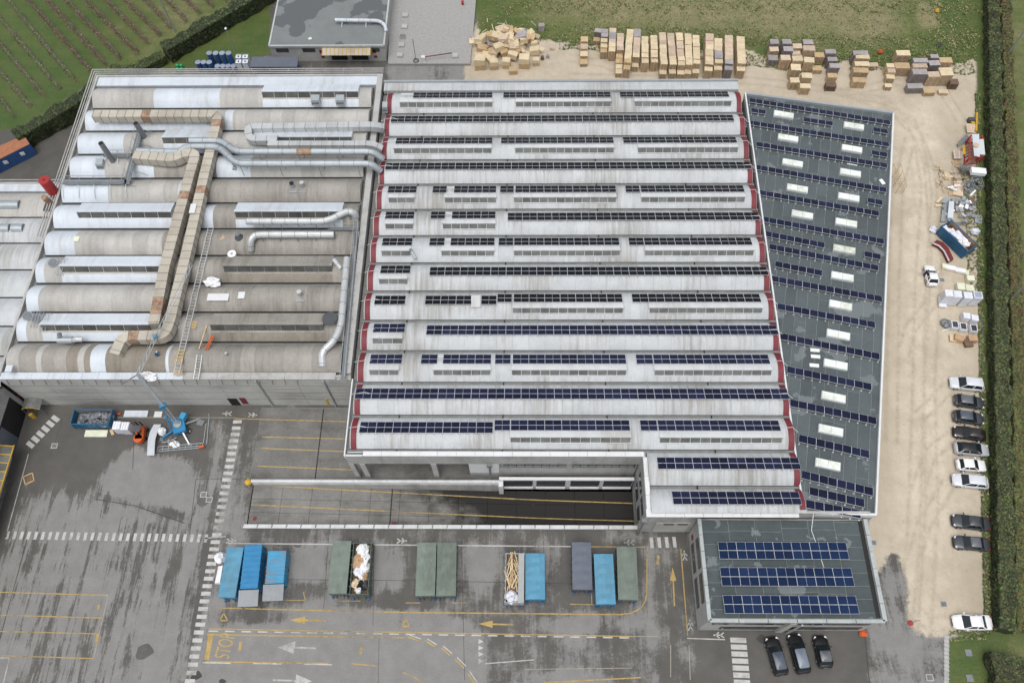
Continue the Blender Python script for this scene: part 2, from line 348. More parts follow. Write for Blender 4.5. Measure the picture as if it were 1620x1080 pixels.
def ground_material():
    m = bpy.data.materials.new('site_ground'); m.use_nodes = True; t = m.node_tree; N = t.nodes; L = t.links; b = N['Principled BSDF']
    b.inputs['Roughness'].default_value = .85; b.inputs['Specular IOR Level'].default_value = .25
    P = N.new('ShaderNodeNewGeometry').outputs['Position']
    def attr(n):
        a = N.new('ShaderNodeAttribute'); a.attribute_name = n; return a.outputs['Fac']
    def noise(s, d=5, r=.6, sc=None):
        n = N.new('ShaderNodeTexNoise'); n.inputs['Scale'].default_value = s; n.inputs['Detail'].default_value = d; n.inputs['Roughness'].default_value = r
        if sc:
            mp = N.new('ShaderNodeMapping'); mp.inputs['Scale'].default_value = sc; L.new(P, mp.inputs['Vector']); L.new(mp.outputs[0], n.inputs['Vector'])
        else: L.new(P, n.inputs['Vector'])
        return n.outputs[0]
    def mth(op, a, b_, c=None):
        n = N.new('ShaderNodeMath'); n.operation = op
        for i, q in enumerate((a, b_, c)):
            if q is None: continue
            if isinstance(q, (int, float)): n.inputs[i].default_value = q
            else: L.new(q, n.inputs[i])
        return n.outputs[0]
    def step(v, lo, hi, a=0, b_=1):
        n = N.new('ShaderNodeMapRange'); n.inputs['From Min'].default_value = lo; n.inputs['From Max'].default_value = hi; n.inputs['To Min'].default_value = a; n.inputs['To Max'].default_value = b_
        L.new(v, n.inputs['Value']); return n.outputs[0]
    def mix(f, a, c):
        n = N.new('ShaderNodeMix'); n.data_type = 'RGBA'
        if isinstance(f, float): n.inputs['Factor'].default_value = f
        else: L.new(f, n.inputs['Factor'])
        for k, q in (('A', a), ('B', c)):
            if isinstance(q, tuple): n.inputs[k].default_value = q+(1,)
            else: L.new(q, n.inputs[k])
        return n.outputs['Result']
    # asphalt
    st = noise(1, 6, .75, (.75, .055, 1)); sp = noise(2.6, 4, .8); md = noise(.22, 5, .65)
    v = mth('MULTIPLY_ADD', mth('SUBTRACT', st, .5), mth('MULTIPLY', attr('streak'), 2.5), attr('dry'))
    v = mth('MULTIPLY_ADD', mth('SUBTRACT', md, .5), .85, mth('ADD', v, .06))
    v = mth('MULTIPLY_ADD', mth('SUBTRACT', sp, .5), .42, v)
    k = step(v, .42, .59)
    wet = mix(step(md, .3, .7), (.085, .082, .075), (.130, .124, .113)); pale = mix(step(noise(.5), .3, .7), (.226, .223, .213), (.28, .276, .265))
    asp = mix(k, wet, pale)
    asp = mix(step(noise(7, 3, .7), .35, .7, 0, .28), asp, (.06, .058, .055))
    # gravel
    g1 = mix(step(noise(.35, 6, .65), .32, .68), (.51, .445, .345), (.67, .60, .48)); g1 = mix(step(attr('tone'), 0, .8), mix(.75, g1, (.37, .32, .24)), g1); g1 = mix(mth('MULTIPLY', attr('rut'), step(noise(.9, 4, .7), .3, .65, 0, .75)), g1, (.31, .265, .20))
    g1 = mix(step(noise(1, 5, .7, (.55, .05, 1)), .42, .75, 0, .45), g1, (.42, .35, .26)); g1 = mix(step(noise(4, 4, .75), .52, .75, 0, .5), g1, (.36, .30, .22))
    g1 = mix(step(noise(.12, 5, .7), .5, .68, 0, .55), g1, (.35, .30, .225)); g1 = mix(step(noise(1.3, 5, .8), .58, .7, 0, .55), g1, (.27, .22, .155)); g1 = mix(step(noise(14, 3, .8), .55, .75, 0, .5), g1, (.66, .60, .50))
    # grass
    t0 = mth('MULTIPLY_ADD', mth('SUBTRACT', noise(.16, 6, .68), .5), 1.1, attr('tone')); t0 = mth('MULTIPLY_ADD', mth('SUBTRACT', noise(1, 4, .7, (.06, .8, 1)), .5), .45, t0)
    gr = mix(step(t0, .05, .5), (.052, .108, .022), (.125, .155, .045)); gr = mix(step(t0, .45, .95), gr, (.30, .265, .145)); gr = mix(step(noise(.55, 6, .75), .45, .7, 0, .6), gr, (.12, .125, .05))
    gr = mix(step(noise(3.5, 5, .85), .42, .62, 0, .6), gr, (.040, .052, .018))
    nz = mth('MULTIPLY', mth('SUBTRACT', noise(.9, 5, .7), .5), .9)
    kg = step(mth('ADD', attr('gravel'), mth('MULTIPLY', nz, 1.1)), .38, .62); ks = step(mth('ADD', attr('grass'), mth('MULTIPLY', nz, 1.5)), .40, .60)
    c = mix(kg, asp, g1); c = mix(ks, c, gr); L.new(c, b.inputs['Base Color'])
    rr = step(k, 0, 1, .55, .85); L.new(rr, b.inputs['Roughness'])
    bp = N.new('ShaderNodeBump'); bp.inputs['Strength'].default_value = .35; bp.inputs['Distance'].default_value = .12
    L.new(noise(5, 4, .8), bp.inputs['Height']); L.new(bp.outputs[0], b.inputs['Normal'])
    return m
GM = ground_material()
ny, nx = XX.shape
idx = np.arange(nx*ny).reshape(ny, nx)
Q = np.stack([idx[:-1, :-1], idx[:-1, 1:], idx[1:, 1:], idx[1:, :-1]], -1).reshape(-1, 4)
cx = (XX[:-1, :-1]+RES/2).ravel(); cy = (YY[:-1, :-1]+RES/2).ravel()
hole = (cx > LANE[0]) & (cx < LANE[1]) & (cy > LANE[2]) & (cy < LANE[3])
hole |= (cx > -4.3) & (cx < 15.3) & (cy > 34) & (cy < 35.85)
cls = np.zeros(len(Q), int)
cls[(Gr[:-1, :-1].ravel() > .5)] = 1
cls[(blur(grass, 1)[:-1, :-1].ravel() > .5)] = 2; cls[(blur(vine, 1)[:-1, :-1].ravel() > .5)] = 3
ASPHALT = None
for ci, nm in enumerate(('asphalt_yard', 'gravel_yard', 'grass_field', 'vineyard_grass')):
    q = Q[(cls == ci) & ~hole]; used, inv = np.unique(q.ravel(), return_inverse=True)
    me = bpy.data.meshes.new(nm); nv = len(used); nf = len(q)
    vv = np.zeros((nv, 3), np.float32); vv[:, 0] = XX.ravel()[used]; vv[:, 1] = YY.ravel()[used]
    me.vertices.add(nv); me.vertices.foreach_set('co', vv.ravel()); me.loops.add(nf*4); me.loops.foreach_set('vertex_index', inv.astype(np.int32).ravel())
    me.polygons.add(nf); me.polygons.foreach_set('loop_start', np.arange(0, nf*4, 4, dtype=np.int32)); me.update(calc_edges=True)
    for an, arr in (('dry', dry), ('streak', strk), ('gravel', Gr), ('grass', Gm), ('tone', tone), ('rut', rut)):
        a = me.attributes.new(an, 'FLOAT', 'POINT'); a.data.foreach_set('value', arr.ravel()[used].astype(np.float32))
    me.materials.append(GM); o = struct(put(nm, me))
    if ci == 0: ASPHALT = o
# land beyond the site
dm('land', (.06, .075, .028), .9, .4, .05, col2=(.12, .10, .05))
mb = MB(); X0, X1, Y0, Y1 = gx[0], gx[-1], gy_[0], gy_[-1]
for a, b_, c, d in ((-900, X0, -600, 1400), (X1, 900, -600, 1400), (X0, X1, -600, Y0), (X0, X1, Y1, 1400)):
    mb.quad((a, c, -.02), (b_, c, -.02), (b_, d, -.02), (a, d, -.02))
struct(mb.build('ground', MAT['land']))
# ------------------------------------------------------------------ plane helpers for facades
def _ray(px, py): return ROT.T @ np.array([(px-810)/F_PX, (py-540)/F_PX, 1.0])
def aty(px, py, Y):            # point on a wall facing the yard: (x, z)
    d = _ray(px, py); k = Y/d[1]; return (float(d[0]*k), float(CAMZ+d[2]*k))
def atx(px, py, X):            # point on a wall facing sideways: (y, z)
    d = _ray(px, py); k = X/d[0]; return (float(d[1]*k), float(CAMZ+d[2]*k))
def clip(poly, quad):
    """convex clip of polygon by convex ccw quad"""
    for i in range(len(quad)):
        a, b_ = quad[i], quad[(i+1) % len(quad)]; out = []
        def sd(p): return (b_[0]-a[0])*(p[1]-a[1])-(b_[1]-a[1])*(p[0]-a[0])
        for j in range(len(poly)):
            p, q = poly[j], poly[(j+1) % len(poly)]; sp, sq = sd(p), sd(q)
            if sp >= 0: out.append(p)
            if sp*sq < 0: t_ = sp/(sp-sq); out.append((p[0]+t_*(q[0]-p[0]), p[1]+t_*(q[1]-p[1])))
        poly = out
        if len(poly) < 3: return []
    return poly
PITCH = 4.788
def GH(k): return 98.675-PITCH*k            # gutters of the solar hall
def GL(j): return 100.05-PITCH*j            # gutters of the old hall
def arc(t, base, rise, a=.24, b=4.55):
    c = (a+b)/2; h = (b-a)/2; return base+rise*(1-((t-c)/h)**2)
def arc_pts(base, rise, a=.24, b=4.55, n=12): return [(a+(b-a)*i/n, arc(a+(b-a)*i/n, base, rise, a, b)) for i in range(n+1)]
def shell(mb, x0, x1, yg, pts, mi=0, thick=None, ends=True):
    n = len(pts); b_ = len(mb.v)
    for x in (x0, x1):
        for t, z in pts: mb.v.append((x, yg-t, z))
    for i in range(n-1): mb.f.append((b_+i, b_+i+1, b_+n+i+1, b_+n+i)); mb.m.append(mi)
    if ends: mb.f.append(tuple(b_+i for i in range(n-1, -1, -1))); mb.f.append(tuple(b_+n+i for i in range(n))); mb.m += [mi, mi]
def sheet_mesh(name, m, base, rise, a=.24, b=4.55, up=.06, n=12, lip=.03):
    """unit-wide curved roof sheet with a low standing rib on one side"""
    mb = MB(); pts = arc_pts(base+up, rise, a, b, n); k = len(pts)
    xs = ((0, 0), (lip*.6, 0), (lip*.6, -.02), (.5, -.02), (1-lip*.4, -.02), (1, -.045)); bb = 0
    for x, dz in xs:
        for t, z in pts: mb.v.append((x, -t, z+dz))
    for q in range(len(xs)-1):
        for i in range(k-1): mb.f.append((q*k+i, q*k+i+1, (q+1)*k+i+1, (q+1)*k+i)); mb.m.append(0)
    return mb.mesh(name, m)
# ------------------------------------------------------------------ solar hall
HB = 8.8
def lin(k, a, b): return a+(b-a)*k/12
def hall_xl(k): return lin(k, at(610.9, 181, 8.9)[0], at(553.7, 706, 8.9)[0])
def hall_xr(k): return lin(k, at(1173.5, 178, 8.9)[0], at(1257, 709, 8.9)[0])
HALL = thing('solar_hall', 'long grey factory hall of parallel low roof vaults with red end bands', 'factory hall', (6, 64, 0))
SH = sheet_mesh('roof_sheet', MAT['roof_grey'], HB, 1.0)
def monitor(parent, yg, x0, x1, top, front, paneW, mats, tp=.75, tf=3.3, tb=3.85, zb=9.42, lipz=.14):
    """shed skylight: roof slopes up towards the yard, glazed face looks at the yard"""
    mb = MB(); zr = top; zf = front
    P = lambda x, t, z: (x, yg-t, z)
    mb.add([P(x0, tp, zr), P(x1, tp, zr), P(x1, tf+.12, zf), P(x0, tf+.12, zf)], [(0, 3, 2, 1)], 0)
    mb.hexa([P(x0-.06, tf+.14, zf-lipz), P(x1+.06, tf+.14, zf-lipz), P(x1+.06, tf-.3, zf-lipz-.08), P(x0-.06, tf-.3, zf-lipz-.08), P(x0-.06, tf+.14, zf+.02), P(x1+.06, tf+.14, zf+.02), P(x1+.06, tf-.3, zf-.05), P(x0-.06, tf-.3, zf-.05)], 0)
    mb.add([P(x0, tf, zf-.1), P(x1, tf, zf-.1), P(x1, tb, zb), P(x0, tb, zb)], [(0, 3, 2, 1)], 1)
    for x in (x0, x1): mb.add([P(x, tp, zr), P(x, tf+.1, zf), P(x, tb, zb-.3), P(x, tp, zr-.6)], [(0, 1, 2, 3)], 0)
    mb.hexa([P(x0-.05, tb+.12, zb-.1), P(x1+.05, tb+.12, zb-.1), P(x1+.05, tb-.02, zb-.1), P(x0-.05, tb-.02, zb-.1), P(x0-.05, tb+.12, zb+.03), P(x1+.05, tb+.12, zb+.03), P(x1+.05, tb-.02, zb+.03), P(x0-.05, tb-.02, zb+.03)], 0)
    b_ = mb.build('roof_monitor', [mats[0], mats[1]], parent)
    n = max(2, round((x1-x0)/paneW)); w_ = (x1-x0)/n; off = woff(parent)
    ang = math.atan2(zf-.1-zb, tb-tf); ln = math.hypot(zf-.1-zb, tb-tf)
    key = 'pane_%.2f_%.2f_%s' % (w_, ln, mats[2].name)
    if key not in MESH:
        q = MB(); q.box(.04, w_-.04, .03, ln-.05, .008, .025); MESH[key] = q.mesh('window_pane', mats[2])
    for i in range(n):
        put('window_pane', MESH[key], b_, loc=(x0+i*w_-off[0], yg-tb-off[1], zb-off[2]), rot=(ang, 0, 0))
    return b_
MESH = {}
hm = (MAT['roof_white_trim'], MAT['galv_light'], MAT['glass_dirty'])
DORM = {0: [(632.5, 779), (816, 966.5), (1004, 1157)], 2: [(623.6, 777.7), (815, 971), (1009, 1167)],
        4: [(615, 656), (703.7, 785), (813, 974.7), (1014, 1178)], 5: [(610, 654), (700.7, 783.6)],
        6: [(604, 650), (698.6, 782), (813, 980.6), (1020, 1191.8)], 7: [(600, 645)], 8: [(811, 985.3), (1027, 1205)], 9: [(590, 637)],
        10: [(585, 631), (686, 776), (809.7, 990.3), (1035, 1219.3)], 12: [(807.4, 997), (1043, 1235.5)]}
yrow = lambda k: [147.5, 180, 215.6, 253, 292.5, 333.7, 374.5, 417.5, 461.3, 508, 556, 606.7, 658.5, 713, 769.5, 806][k]
def px_x(px, k, z=9.9): return at(px, yrow(k)+.42*(yrow(k+1)-yrow(k)), z)[0]
for k in range(15):
    xl = hall_xl(k) if k < 13 else 15.9; xr = hall_xr(k); yg = GH(k)
    mb = MB(); pts = arc_pts(HB, 1.0) if k < 14 else arc_pts(HB, 1.0)[:10]+[(3.4, 9.3)]
    shell(mb, xl, xr, yg, pts); v = mb.build('roof_vault', MAT['roof_grey'], HALL)
    a0 = xl+1.0 if k < 13 else xl+.05; a1 = xr-.95; n = max(1, round((a1-a0)/2.2)); w_ = (a1-a0)/n; off = woff(HALL)
    for i in range(n): put('roof_sheet', SH if k < 14 else sheet_mesh('roof_sheet', MAT['roof_grey'], HB, 1.0, b=4.55, n=12) if i < 0 else SH, v, loc=(a0+i*w_-off[0], yg-off[1], -off[2]), scale=(w_, 1, 1)) if k < 14 else None
    if k < 13:
        mb = MB(); shell(mb, xl+.12, xl+.86, yg, [(t, z+.08) for t, z in arc_pts(HB, 1.0, .2, 4.6)], ends=True); mb.build('red_end_band', MAT['red_sheet'], HALL)
    mb = MB(); shell(mb, xr-.8, xr-.06, yg, [(t, z+.08) for t, z in (arc_pts(HB, 1.0, .2, 4.6) if k < 14 else arc_pts(HB, 1.0, .2, 4.6)[:9])], ends=True); mb.build('red_end_band', MAT['red_sheet'], HALL)
    if k < 14:
        mb = MB(); x0 = (xl if k < 12 else min(xl, 15.9 if k == 13 else xl))
        mb.box(x0-.2, xr+.2, yg-PITCH-.26, yg-PITCH+.26, HB-.3, HB+.0, 0)
        mb.box(x0-.1, xr+.1, yg-PITCH+.16, yg-PITCH+.25, HB+.003, HB+.02, 1)
        for xx in np.arange(x0+6, xr, 13.7): mb.box(xx, xx+.16, yg-PITCH-.27, yg-PITCH+.2, HB+.004, HB+.12, 1)
        mb.build('gutter', [MAT['gutter'], MAT['dark_gap']], HALL)
    for a, b_ in DORM.get(k, []):
        monitor(HALL, yg, px_x(a, k), px_x(b_, k), 9.42, 10.2, 1.33, hm)
# edge strip at the far end, parapets, facade
mb = MB(); yN = at(800, 129, 9.2)[1]; xl0, xr0 = hall_xl(0), hall_xr(0)
mb.box(xl0-.8, xr0+.1, GH(0)+.26, yN, 8.2, 8.95, 0); mb.box(xl0-.9, xr0+.2, yN, yN+.35, 0, 9.25, 1); mb.box(xl0-.2, xr0, GH(0)-.26, GH(0)+.26, 8.5, 8.82, 2)
mb.build('parapet', [MAT['roof_grey'], MAT['cool_grey'], MAT['gutter']], HALL)
yS = GH(13)-.28; ySo = yS-.55
mb = MB()                                                    # yard-side fascia with white capping in lengths
XW, XE = -23.05, 15.55
mb.box(XW, XE, ySo+.08, ySo+.3, 5.9, 9.0, 0); mb.build('fascia', MAT['concrete'], HALL)
def capping(x0, x1, y0, y1, z, along='x', step=2.35):
    n = max(1, round(((x1-x0) if along == 'x' else (y1-y0))/step))
    for i in range(n):
        mb = MB()
        if along == 'x': a = x0+(x1-x0)*i/n; b_ = x0+(x1-x0)*(i+1)/n-.03; mb.box(a, b_, y0, y1, z-.12, z)
        else: a = y0+(y1-y0)*i/n; b_ = y0+(y1-y0)*(i+1)/n-.03; mb.box(x0, x1, a, b_, z-.12, z)
        mb.build('capping_sheet', MAT['white_paint'], HALL)
capping(-20.6, XE, ySo, yS+.1, 9.14)
capping(15.4, 15.95, 28.0, yS-.62, 9.16, 'y'); capping(15.3, at(1263, 813, 8.9)[0], 27.75, 28.75, 9.15)
mb = MB(); mb.box(XW, XW+.16, ySo, 46.5, 8.2, 9.2, 0); mb.box(XW+.18, -20.7, ySo, ySo+.14, 8.85, 9.1, 0); mb.box(XW+.4, -20.7, ySo+.5, ySo+.6, 8.85, 9.0, 0)
mb.build('edge_rail', MAT['white_paint'], HALL)
mb = MB(); mb.box(XW+.16, -22.2, ySo+.3, 46.4, 8.0, 8.5); mb.build('side_gutter', MAT['gutter'], HALL)
mb = MB(); mb.box(XW, 15.3, yS-.3, GH(0), 8.05, 8.15, 0); mb.build('roof_deck', MAT['concrete_dark'], HALL)
# columns of the covered dock
for px in (577, 688): 
    x = aty(px, 740, ySo+.2)[0]; mb = MB(); mb.box(x-.35, x+.35, ySo+.02, ySo+.62, 0, 5.89); mb.build('column', MAT['concrete'], HALL)
mb = MB(); mb.box(XW+.05, XW+.65, ySo+.02, ySo+.62, 0, 5.89); mb.build('column', MAT['concrete'], HALL)
mb = MB(); mb.box(XW+.2, -4, 46.3, 46.6, 0, 8.04); mb.build('back_wall', MAT['concrete_dark'], HALL)
# closed part of the facade, windows, dock doors
xa = aty(742, 740, ySo)[0]; xb = aty(789, 740, ySo)[0]; xc = aty(1003, 740, ySo)[0]
mb = MB(); mb.box(xa, 15.2, ySo+.3, ySo+.55, -2.9, 5.89); mb.build('wall', MAT['concrete'], HALL)
mb = MB(); mb.box(xa, xb, ySo+.12, ySo+.29, 2.2, 5.7); mb.build('wall_panel', MAT['white_paint'], HALL)
zt = aty(900, 734.5, ySo)[1]; zb_ = aty(900, 742, ySo)[1]
for x0, x1 in ((aty(791, 738, ySo)[0], aty(896, 738, ySo)[0]), (aty(906, 738, ySo)[0], aty(1006, 738, ySo)[0])):
    n = 8; w_ = (x1-x0)/n
    mb = MB(); mb.box(x0, x1, ySo+.24, ySo+.295, zb_, zt); fr = mb.build('window_band', MAT['steel_dark'], HALL)
    for i in range(n): mb = MB(); mb.box(x0+i*w_+.05, x0+(i+1)*w_-.05, ySo+.2, ySo+.235, zb_+.08, zt-.08); mb.build('window_pane', MAT['glass_dark'], fr)
DF = 34.75                                                     # front plane of the docks
mb = MB(); mb.box(xb, 15.1, DF, DF+.42, 1.75, 2.05, 0); mb.build('dock_roof', MAT['white_paint'], HALL)
mb = MB(); mb.box(xb, 15.1, DF+.3, DF+.5, -2.9, 1.74, 0); mb.build('dock_wall', MAT['white_paint'], HALL)
for a, b_ in ((796, 842.5), (848.7, 894), (902.5, 948), (954.5, 999)):
    x0 = aty(a, 768, DF)[0]; x1 = aty(b_, 768, DF)[0]
    mb = MB(); mb.box(x0, x1, DF+.22, DF+.295, -1.5, 1.6, 0); d_ = mb.build('dock_door', MAT['steel_dark'], HALL)
    mb = MB()
    for q in range(4): mb.box(x0+.08, x1-.08, DF+.17, DF+.215, -1.4+q*.75, -.7+q*.75)
    mb.build('door_panel', MAT['glass_dark'], d_); mb = MB(); mb.box(x0-.05, x1+.05, DF+.02, DF+.28, -2.1, -1.6); mb.build('dock_bumper', MAT['white_paint'], HALL)
# side wall of the projecting bay and its yard-side front
mb = MB(); mb.box(15.35, 15.75, 28.1, ySo+.6, -2.9, 8.98); mb.build('side_wall', MAT['concrete'], HALL)
for y0, y1 in ((28.9, 31.2), (31.8, 34.4)): 
    mb = MB(); mb.box(15.27, 15.345, y0, y1, 5.2, 6.6); mb.build('window', MAT['glass_dark'], HALL)
    mb = MB(); mb.box(15.27, 15.345, y0+.2, y1-.2, 1.0, 3.2); mb.build('window', MAT['glass_dark'], HALL)
mb = MB(); mb.box(15.76, 43, 28.3, 28.6, 0, 8.98); mb.build('front_wall', MAT['concrete'], HALL)
mb = MB(); mb.box(17.2, 21.6, 28.2, 28.29, .2, 4.6); d_ = mb.build('door', MAT['concrete_wall'], HALL)
for a in (18.2, 20.0): mb = MB(); mb.box(a, a+1.3, 28.12, 28.19, 4.0, 4.25); mb.build('door_window', MAT['black'], d_)
for x, y, zt_, zb2 in ((15.35, 28.0, 6.4, 0), (-4.4+.0, ySo-.12, 5.9, 1.0)):
    mb = MB(); mb.box(x-.35, x+.35, y-.3, y+.2, zt_, zt_+.55, 0); mb.tube([(x, y-.1, zt_), (x, y-.1, zb2)], .14); mb.build('downpipe', MAT['galv_dark'], HALL)
# hatch between the panels of the ninth vault
hx0, hx1 = px_x(745, 8), px_x(760, 8); mb = MB(); mb.hexa([(hx0, GH(8)-3.2, 9.2), (hx1, GH(8)-3.2, 9.2), (hx1, GH(8)-1.2, 9.2), (hx0, GH(8)-1.2, 9.2), (hx0, GH(8)-3.2, 10.05), (hx1, GH(8)-3.2, 10.05), (hx1, GH(8)-1.2, 9.9), (hx0, GH(8)-1.2, 9.9)])
mb.build('roof_hatch', MAT['roof_white_trim'], HALL)
mb = MB()                                                     # cables over the red bands
for k in range(1, 13):
    x = hall_xl(k); y = GH(k)-2; mb.tube([(x-.6, y+.2, 9.3), (x+.4, y, 9.95), (x+1.4, y+.2, 9.95), (x+2.2, y, 9.9)], .035, 4)
    x = hall_xr(k); mb.tube([(x-1.4, y, 9.95), (x-.2, y+.1, 9.95), (x+.7, y-.3, 9.2)], .035, 4)
mb.build('cable', MAT['white_paint'], HALL)
# ------------------------------------------------------------------ old production hall (left)
OLD = thing('old_production_hall', 'weathered beige and white vaulted factory hall crossed by ducts and pipes', 'factory hall', (-47, 73, 0))
LB = 8.75; LR = 1.3; XL0, XL1 = -70.4, -24.7
SEC = {0: [(242, 'L'), (347, 'W'), (900, 'L')], 1: [(341, 'W'), (355, 'L'), (368, 'W'), (900, 'L')], 2: [(195, 'W'), (258, 'L'), (335, 'W'), (900, 'L')],
       3: [(165, 'W'), (205, 'L'), (243, 'W'), (342, 'B'), (396, 'W'), (900, 'L')], 4: [(171, 'W'), (281, 'L'), (296, 'W'), (900, 'B')],
       5: [(272, 'W'), (318, 'B'), (337, 'W'), (900, 'B')], 6: [(118, 'W'), (256, 'L'), (900, 'B')], 7: [(70, 'W'), (250, 'L'), (900, 'B')],
       8: [(61, 'W'), (246, 'L'), (900, 'B')], 9: [(42, 'W'), (240, 'L'), (900, 'B')], 10: [(30, 'L'), (57, 'B'), (66, 'L'), (105, 'B'), (123, 'N'), (133, 'L'), (143, 'N'), (167, 'W'), (262, 'N'), (267, 'W'), (900, 'B')]}
KEY = dict(L='roof_beige_light', B='roof_beige', W='roof_white', N='roof_brown')
SHL = {k_: sheet_mesh('roof_sheet', MAT[v_], LB, LR, up=.06) for k_, v_ in KEY.items()}
yl = [139, 171, 207, 245, 281.4, 320, 362.4, 405, 449.4, 494.8, 542, 591.6]
def lx(px, j, z=9.9): return at(px, (yl[j]+yl[j+1])/2, z)[0]
off = woff(OLD)
for j in range(11):
    yg = GL(j); mb = MB(); shell(mb, XL0, XL1, yg, arc_pts(LB, LR)); v = mb.build('roof_vault', MAT['roof_beige_light'], OLD)
    x = XL0
    for px, c in SEC[j]:
        xe = min(XL1, lx(px, j)) if px < 900 else XL1
        n = max(1, round((xe-x)/2.0))
        for i in range(n): put('roof_sheet', SHL[c], v, loc=(x+(xe-x)*i/n-off[0], yg-off[1], 0), scale=((xe-x)/n, 1, 1))
        x = xe
    mb = MB(); mb.box(XL0-.2, XL1+.2, yg-PITCH-.24, yg-PITCH+.24, LB-.3, LB+.0, 0); mb.box(XL0, XL1, yg-PITCH-.02, yg-PITCH+.24, LB+.003, LB+.03, 1); mb.build('gutter', [MAT['gutter'], MAT['dark_gap']], OLD)
lm = (MAT['roof_white'], MAT['galv_light'], MAT['glass_monitor']); lb_ = (MAT['roof_beige'], MAT['galv_dark'], MAT['glass_monitor'])
for j, a, b_, mm, ap in ((0, 415, 567, lm, 1), (2, 258, 334, lm, 0), (2, 400, 557, lm, 0), (5, 124.5, 272.5, lm, 1), (5, 373, 542, lm, 1), (7, 97.7, 254.7, lm, 1), (7, 355, 526, lb_, 2), (9, 67.5, 241.4, lm, 1), (9, 334.8, 512.5, lb_, 2)):
    x0, x1 = lx(a, j), lx(b_, j)
    monitor(OLD, GL(j), x0, x1, 10.05, 10.75, 1.95, mm, tp=.8, tf=2.85, tb=3.55, zb=9.5, lipz=.1)
    if ap:
        q = sheet_mesh('apron_sheet', MAT['roof_white'] if ap == 1 else MAT['roof_brown'], LB, LR, up=.06, n=14); mb = MB()
        pts = [(t, z+.10) for t, z in arc_pts(LB, LR, n=24) if t > 3.55]; shell(mb, x0, x1, GL(j), pts, ends=False); mb.build('apron', MAT['roof_white'] if ap == 1 else MAT['roof_brown'], OLD)
# parapets and rails
mb = MB(); yT = at(400, 117, 9.3)[1]
mb.box(XL0-.8, XL1+1.2, GL(0)+.25, yT-.3, 8.2, 8.95, 0); mb.build('edge_strip', MAT['roof_white'], OLD)
mb = MB(); mb.box(XL0-1.0, XL1+1.4, yT-.3, yT, 0, 9.2, 0); mb.box(XL0-1.0, XL0-.65, 46.9, yT-.3, 0, 9.2, 0); mb.box(XL1+.5, XL1+1.4, 47.3, yT-.3, 0, 9.25, 0); mb.build('parapet', MAT['concrete'], OLD)
mb = MB(); mb.box(XL0-.64, XL0-.05, 47.2, yT-.4, 8.3, 8.6); mb.build('side_gutter', MAT['concrete_dark'], OLD); mb = MB(); mb.box(XL1+.05, XL1+.49, 47.2, yT-.4, 8.3, 8.6); mb.build('side_gutter', MAT['concrete_dark'], OLD)
for q in range(3):
    mb = MB(); yy = yT+.4+.45*q; xx = XL0-1.3-.4*q; mb.box(xx, XL1+1.4, yy, yy+.14, 9.0, 9.12); mb.box(xx, xx+.14, 70, yy, 9.0, 9.12)
    for p in np.arange(XL0, XL1, 3.1): mb.box(p, p+.08, yT, yy, 8.95, 9.02)
    mb.build('edge_rail', MAT['concrete'], OLD)
YW = 46.9
bx = [XL0-1.0]+[aty(p, 603, YW)[0] for p in (72, 140, 192, 273, 345, 411, 470, 516)]+[-23.3]
for i in range(len(bx)-1):
    mb = MB(); mb.box(bx[i]+.02, bx[i+1]-.02, YW-.3, YW, 0, 8.7); mb.build('wall_panel', MAT['concrete_wall'], OLD)
    for zz in (2.2, 4.4, 6.6): mb = MB(); mb.box(bx[i]+.05, bx[i+1]-.05, YW-.325, YW-.302, zz, zz+.05); mb.build('panel_groove', MAT['concrete_dark'], OLD)
mb = MB(); mb.box(XL0-1, -23.3, YW+.0, YW+.3, 0, 8.9); mb.build('wall_core', MAT['concrete'], OLD)
n = 20
for i in range(n):
    a = XL0-1+(46.1)*i/n; mb = MB(); mb.box(a, a+46.1/n-.03, YW-.42, GL(11)+.1, 8.92, 9.06); mb.build('capping_sheet', MAT['roof_white'] if i < 11 else MAT['concrete'], OLD)
for i in range(24):
    x = aty(18+i*19.8, 601, YW)[0]; mb = MB(); mb.bar((x, YW-.45, 8.85), (x+.02, YW-.75, 8.0), .07); mb.build('bracket', MAT['wood_dark'], OLD)
for px in (411, 516):
    x = aty(px, 607, YW)[0]; mb = MB(); mb.tube([(x, YW-.45, 8.6), (x, YW-.45, 0)], .13); mb.build('downpipe', MAT['concrete'], OLD)
x0 = aty(367, 640, YW-.3)[0]; mb = MB(); mb.box(x0, x0+1.35, YW-.36, YW-.31, 0.02, 2.4); mb.build('door', MAT['black'], OLD)
mb = MB(); mb.box(x0+1.75, x0+2.6, YW-.36, YW-.31, 0.5, 2.6); mb.build('notice_board', MAT['red_sheet'], OLD)
# ------------------------------------------------------------------ low hall on the far left
LOW = thing('low_hall', 'low grey vaulted hall at the left edge with half-round roof vents and a yellow canopy', 'factory hall', (-80, 60, 0))
FB = 7.3; gyl = [at(50, p, FB)[1] for p in (305, 343.7, 385, 427, 471.6, 517, 563.5)]; pit = (gyl[0]-gyl[-1])/6
for j in range(12):
    yg = gyl[0]-pit*j; xr = -71.6 if yg > 46 else -72.2
    mb = MB(); shell(mb, -110, xr-.4, yg, arc_pts(FB, .85, .12, pit-.12)); v = mb.build('roof_vault', MAT['roof_beige_light'], LOW)
    me = sheet_mesh('roof_sheet', MAT['roof_grey'] if j else MAT['roof_beige_light'], FB, .85, .12, pit-.12) if j < 2 else me
    for i in range(13): put('roof_sheet', me, v, loc=(-110+i*2.94-LOW.location[0], yg-LOW.location[1], 0), scale=(2.94, 1, 1))
    mb = MB(); mb.box(-110, xr, yg-pit-.12, yg-pit+.12, FB-.2, FB+.02); mb.build('gutter', MAT['dark_gap'], LOW)
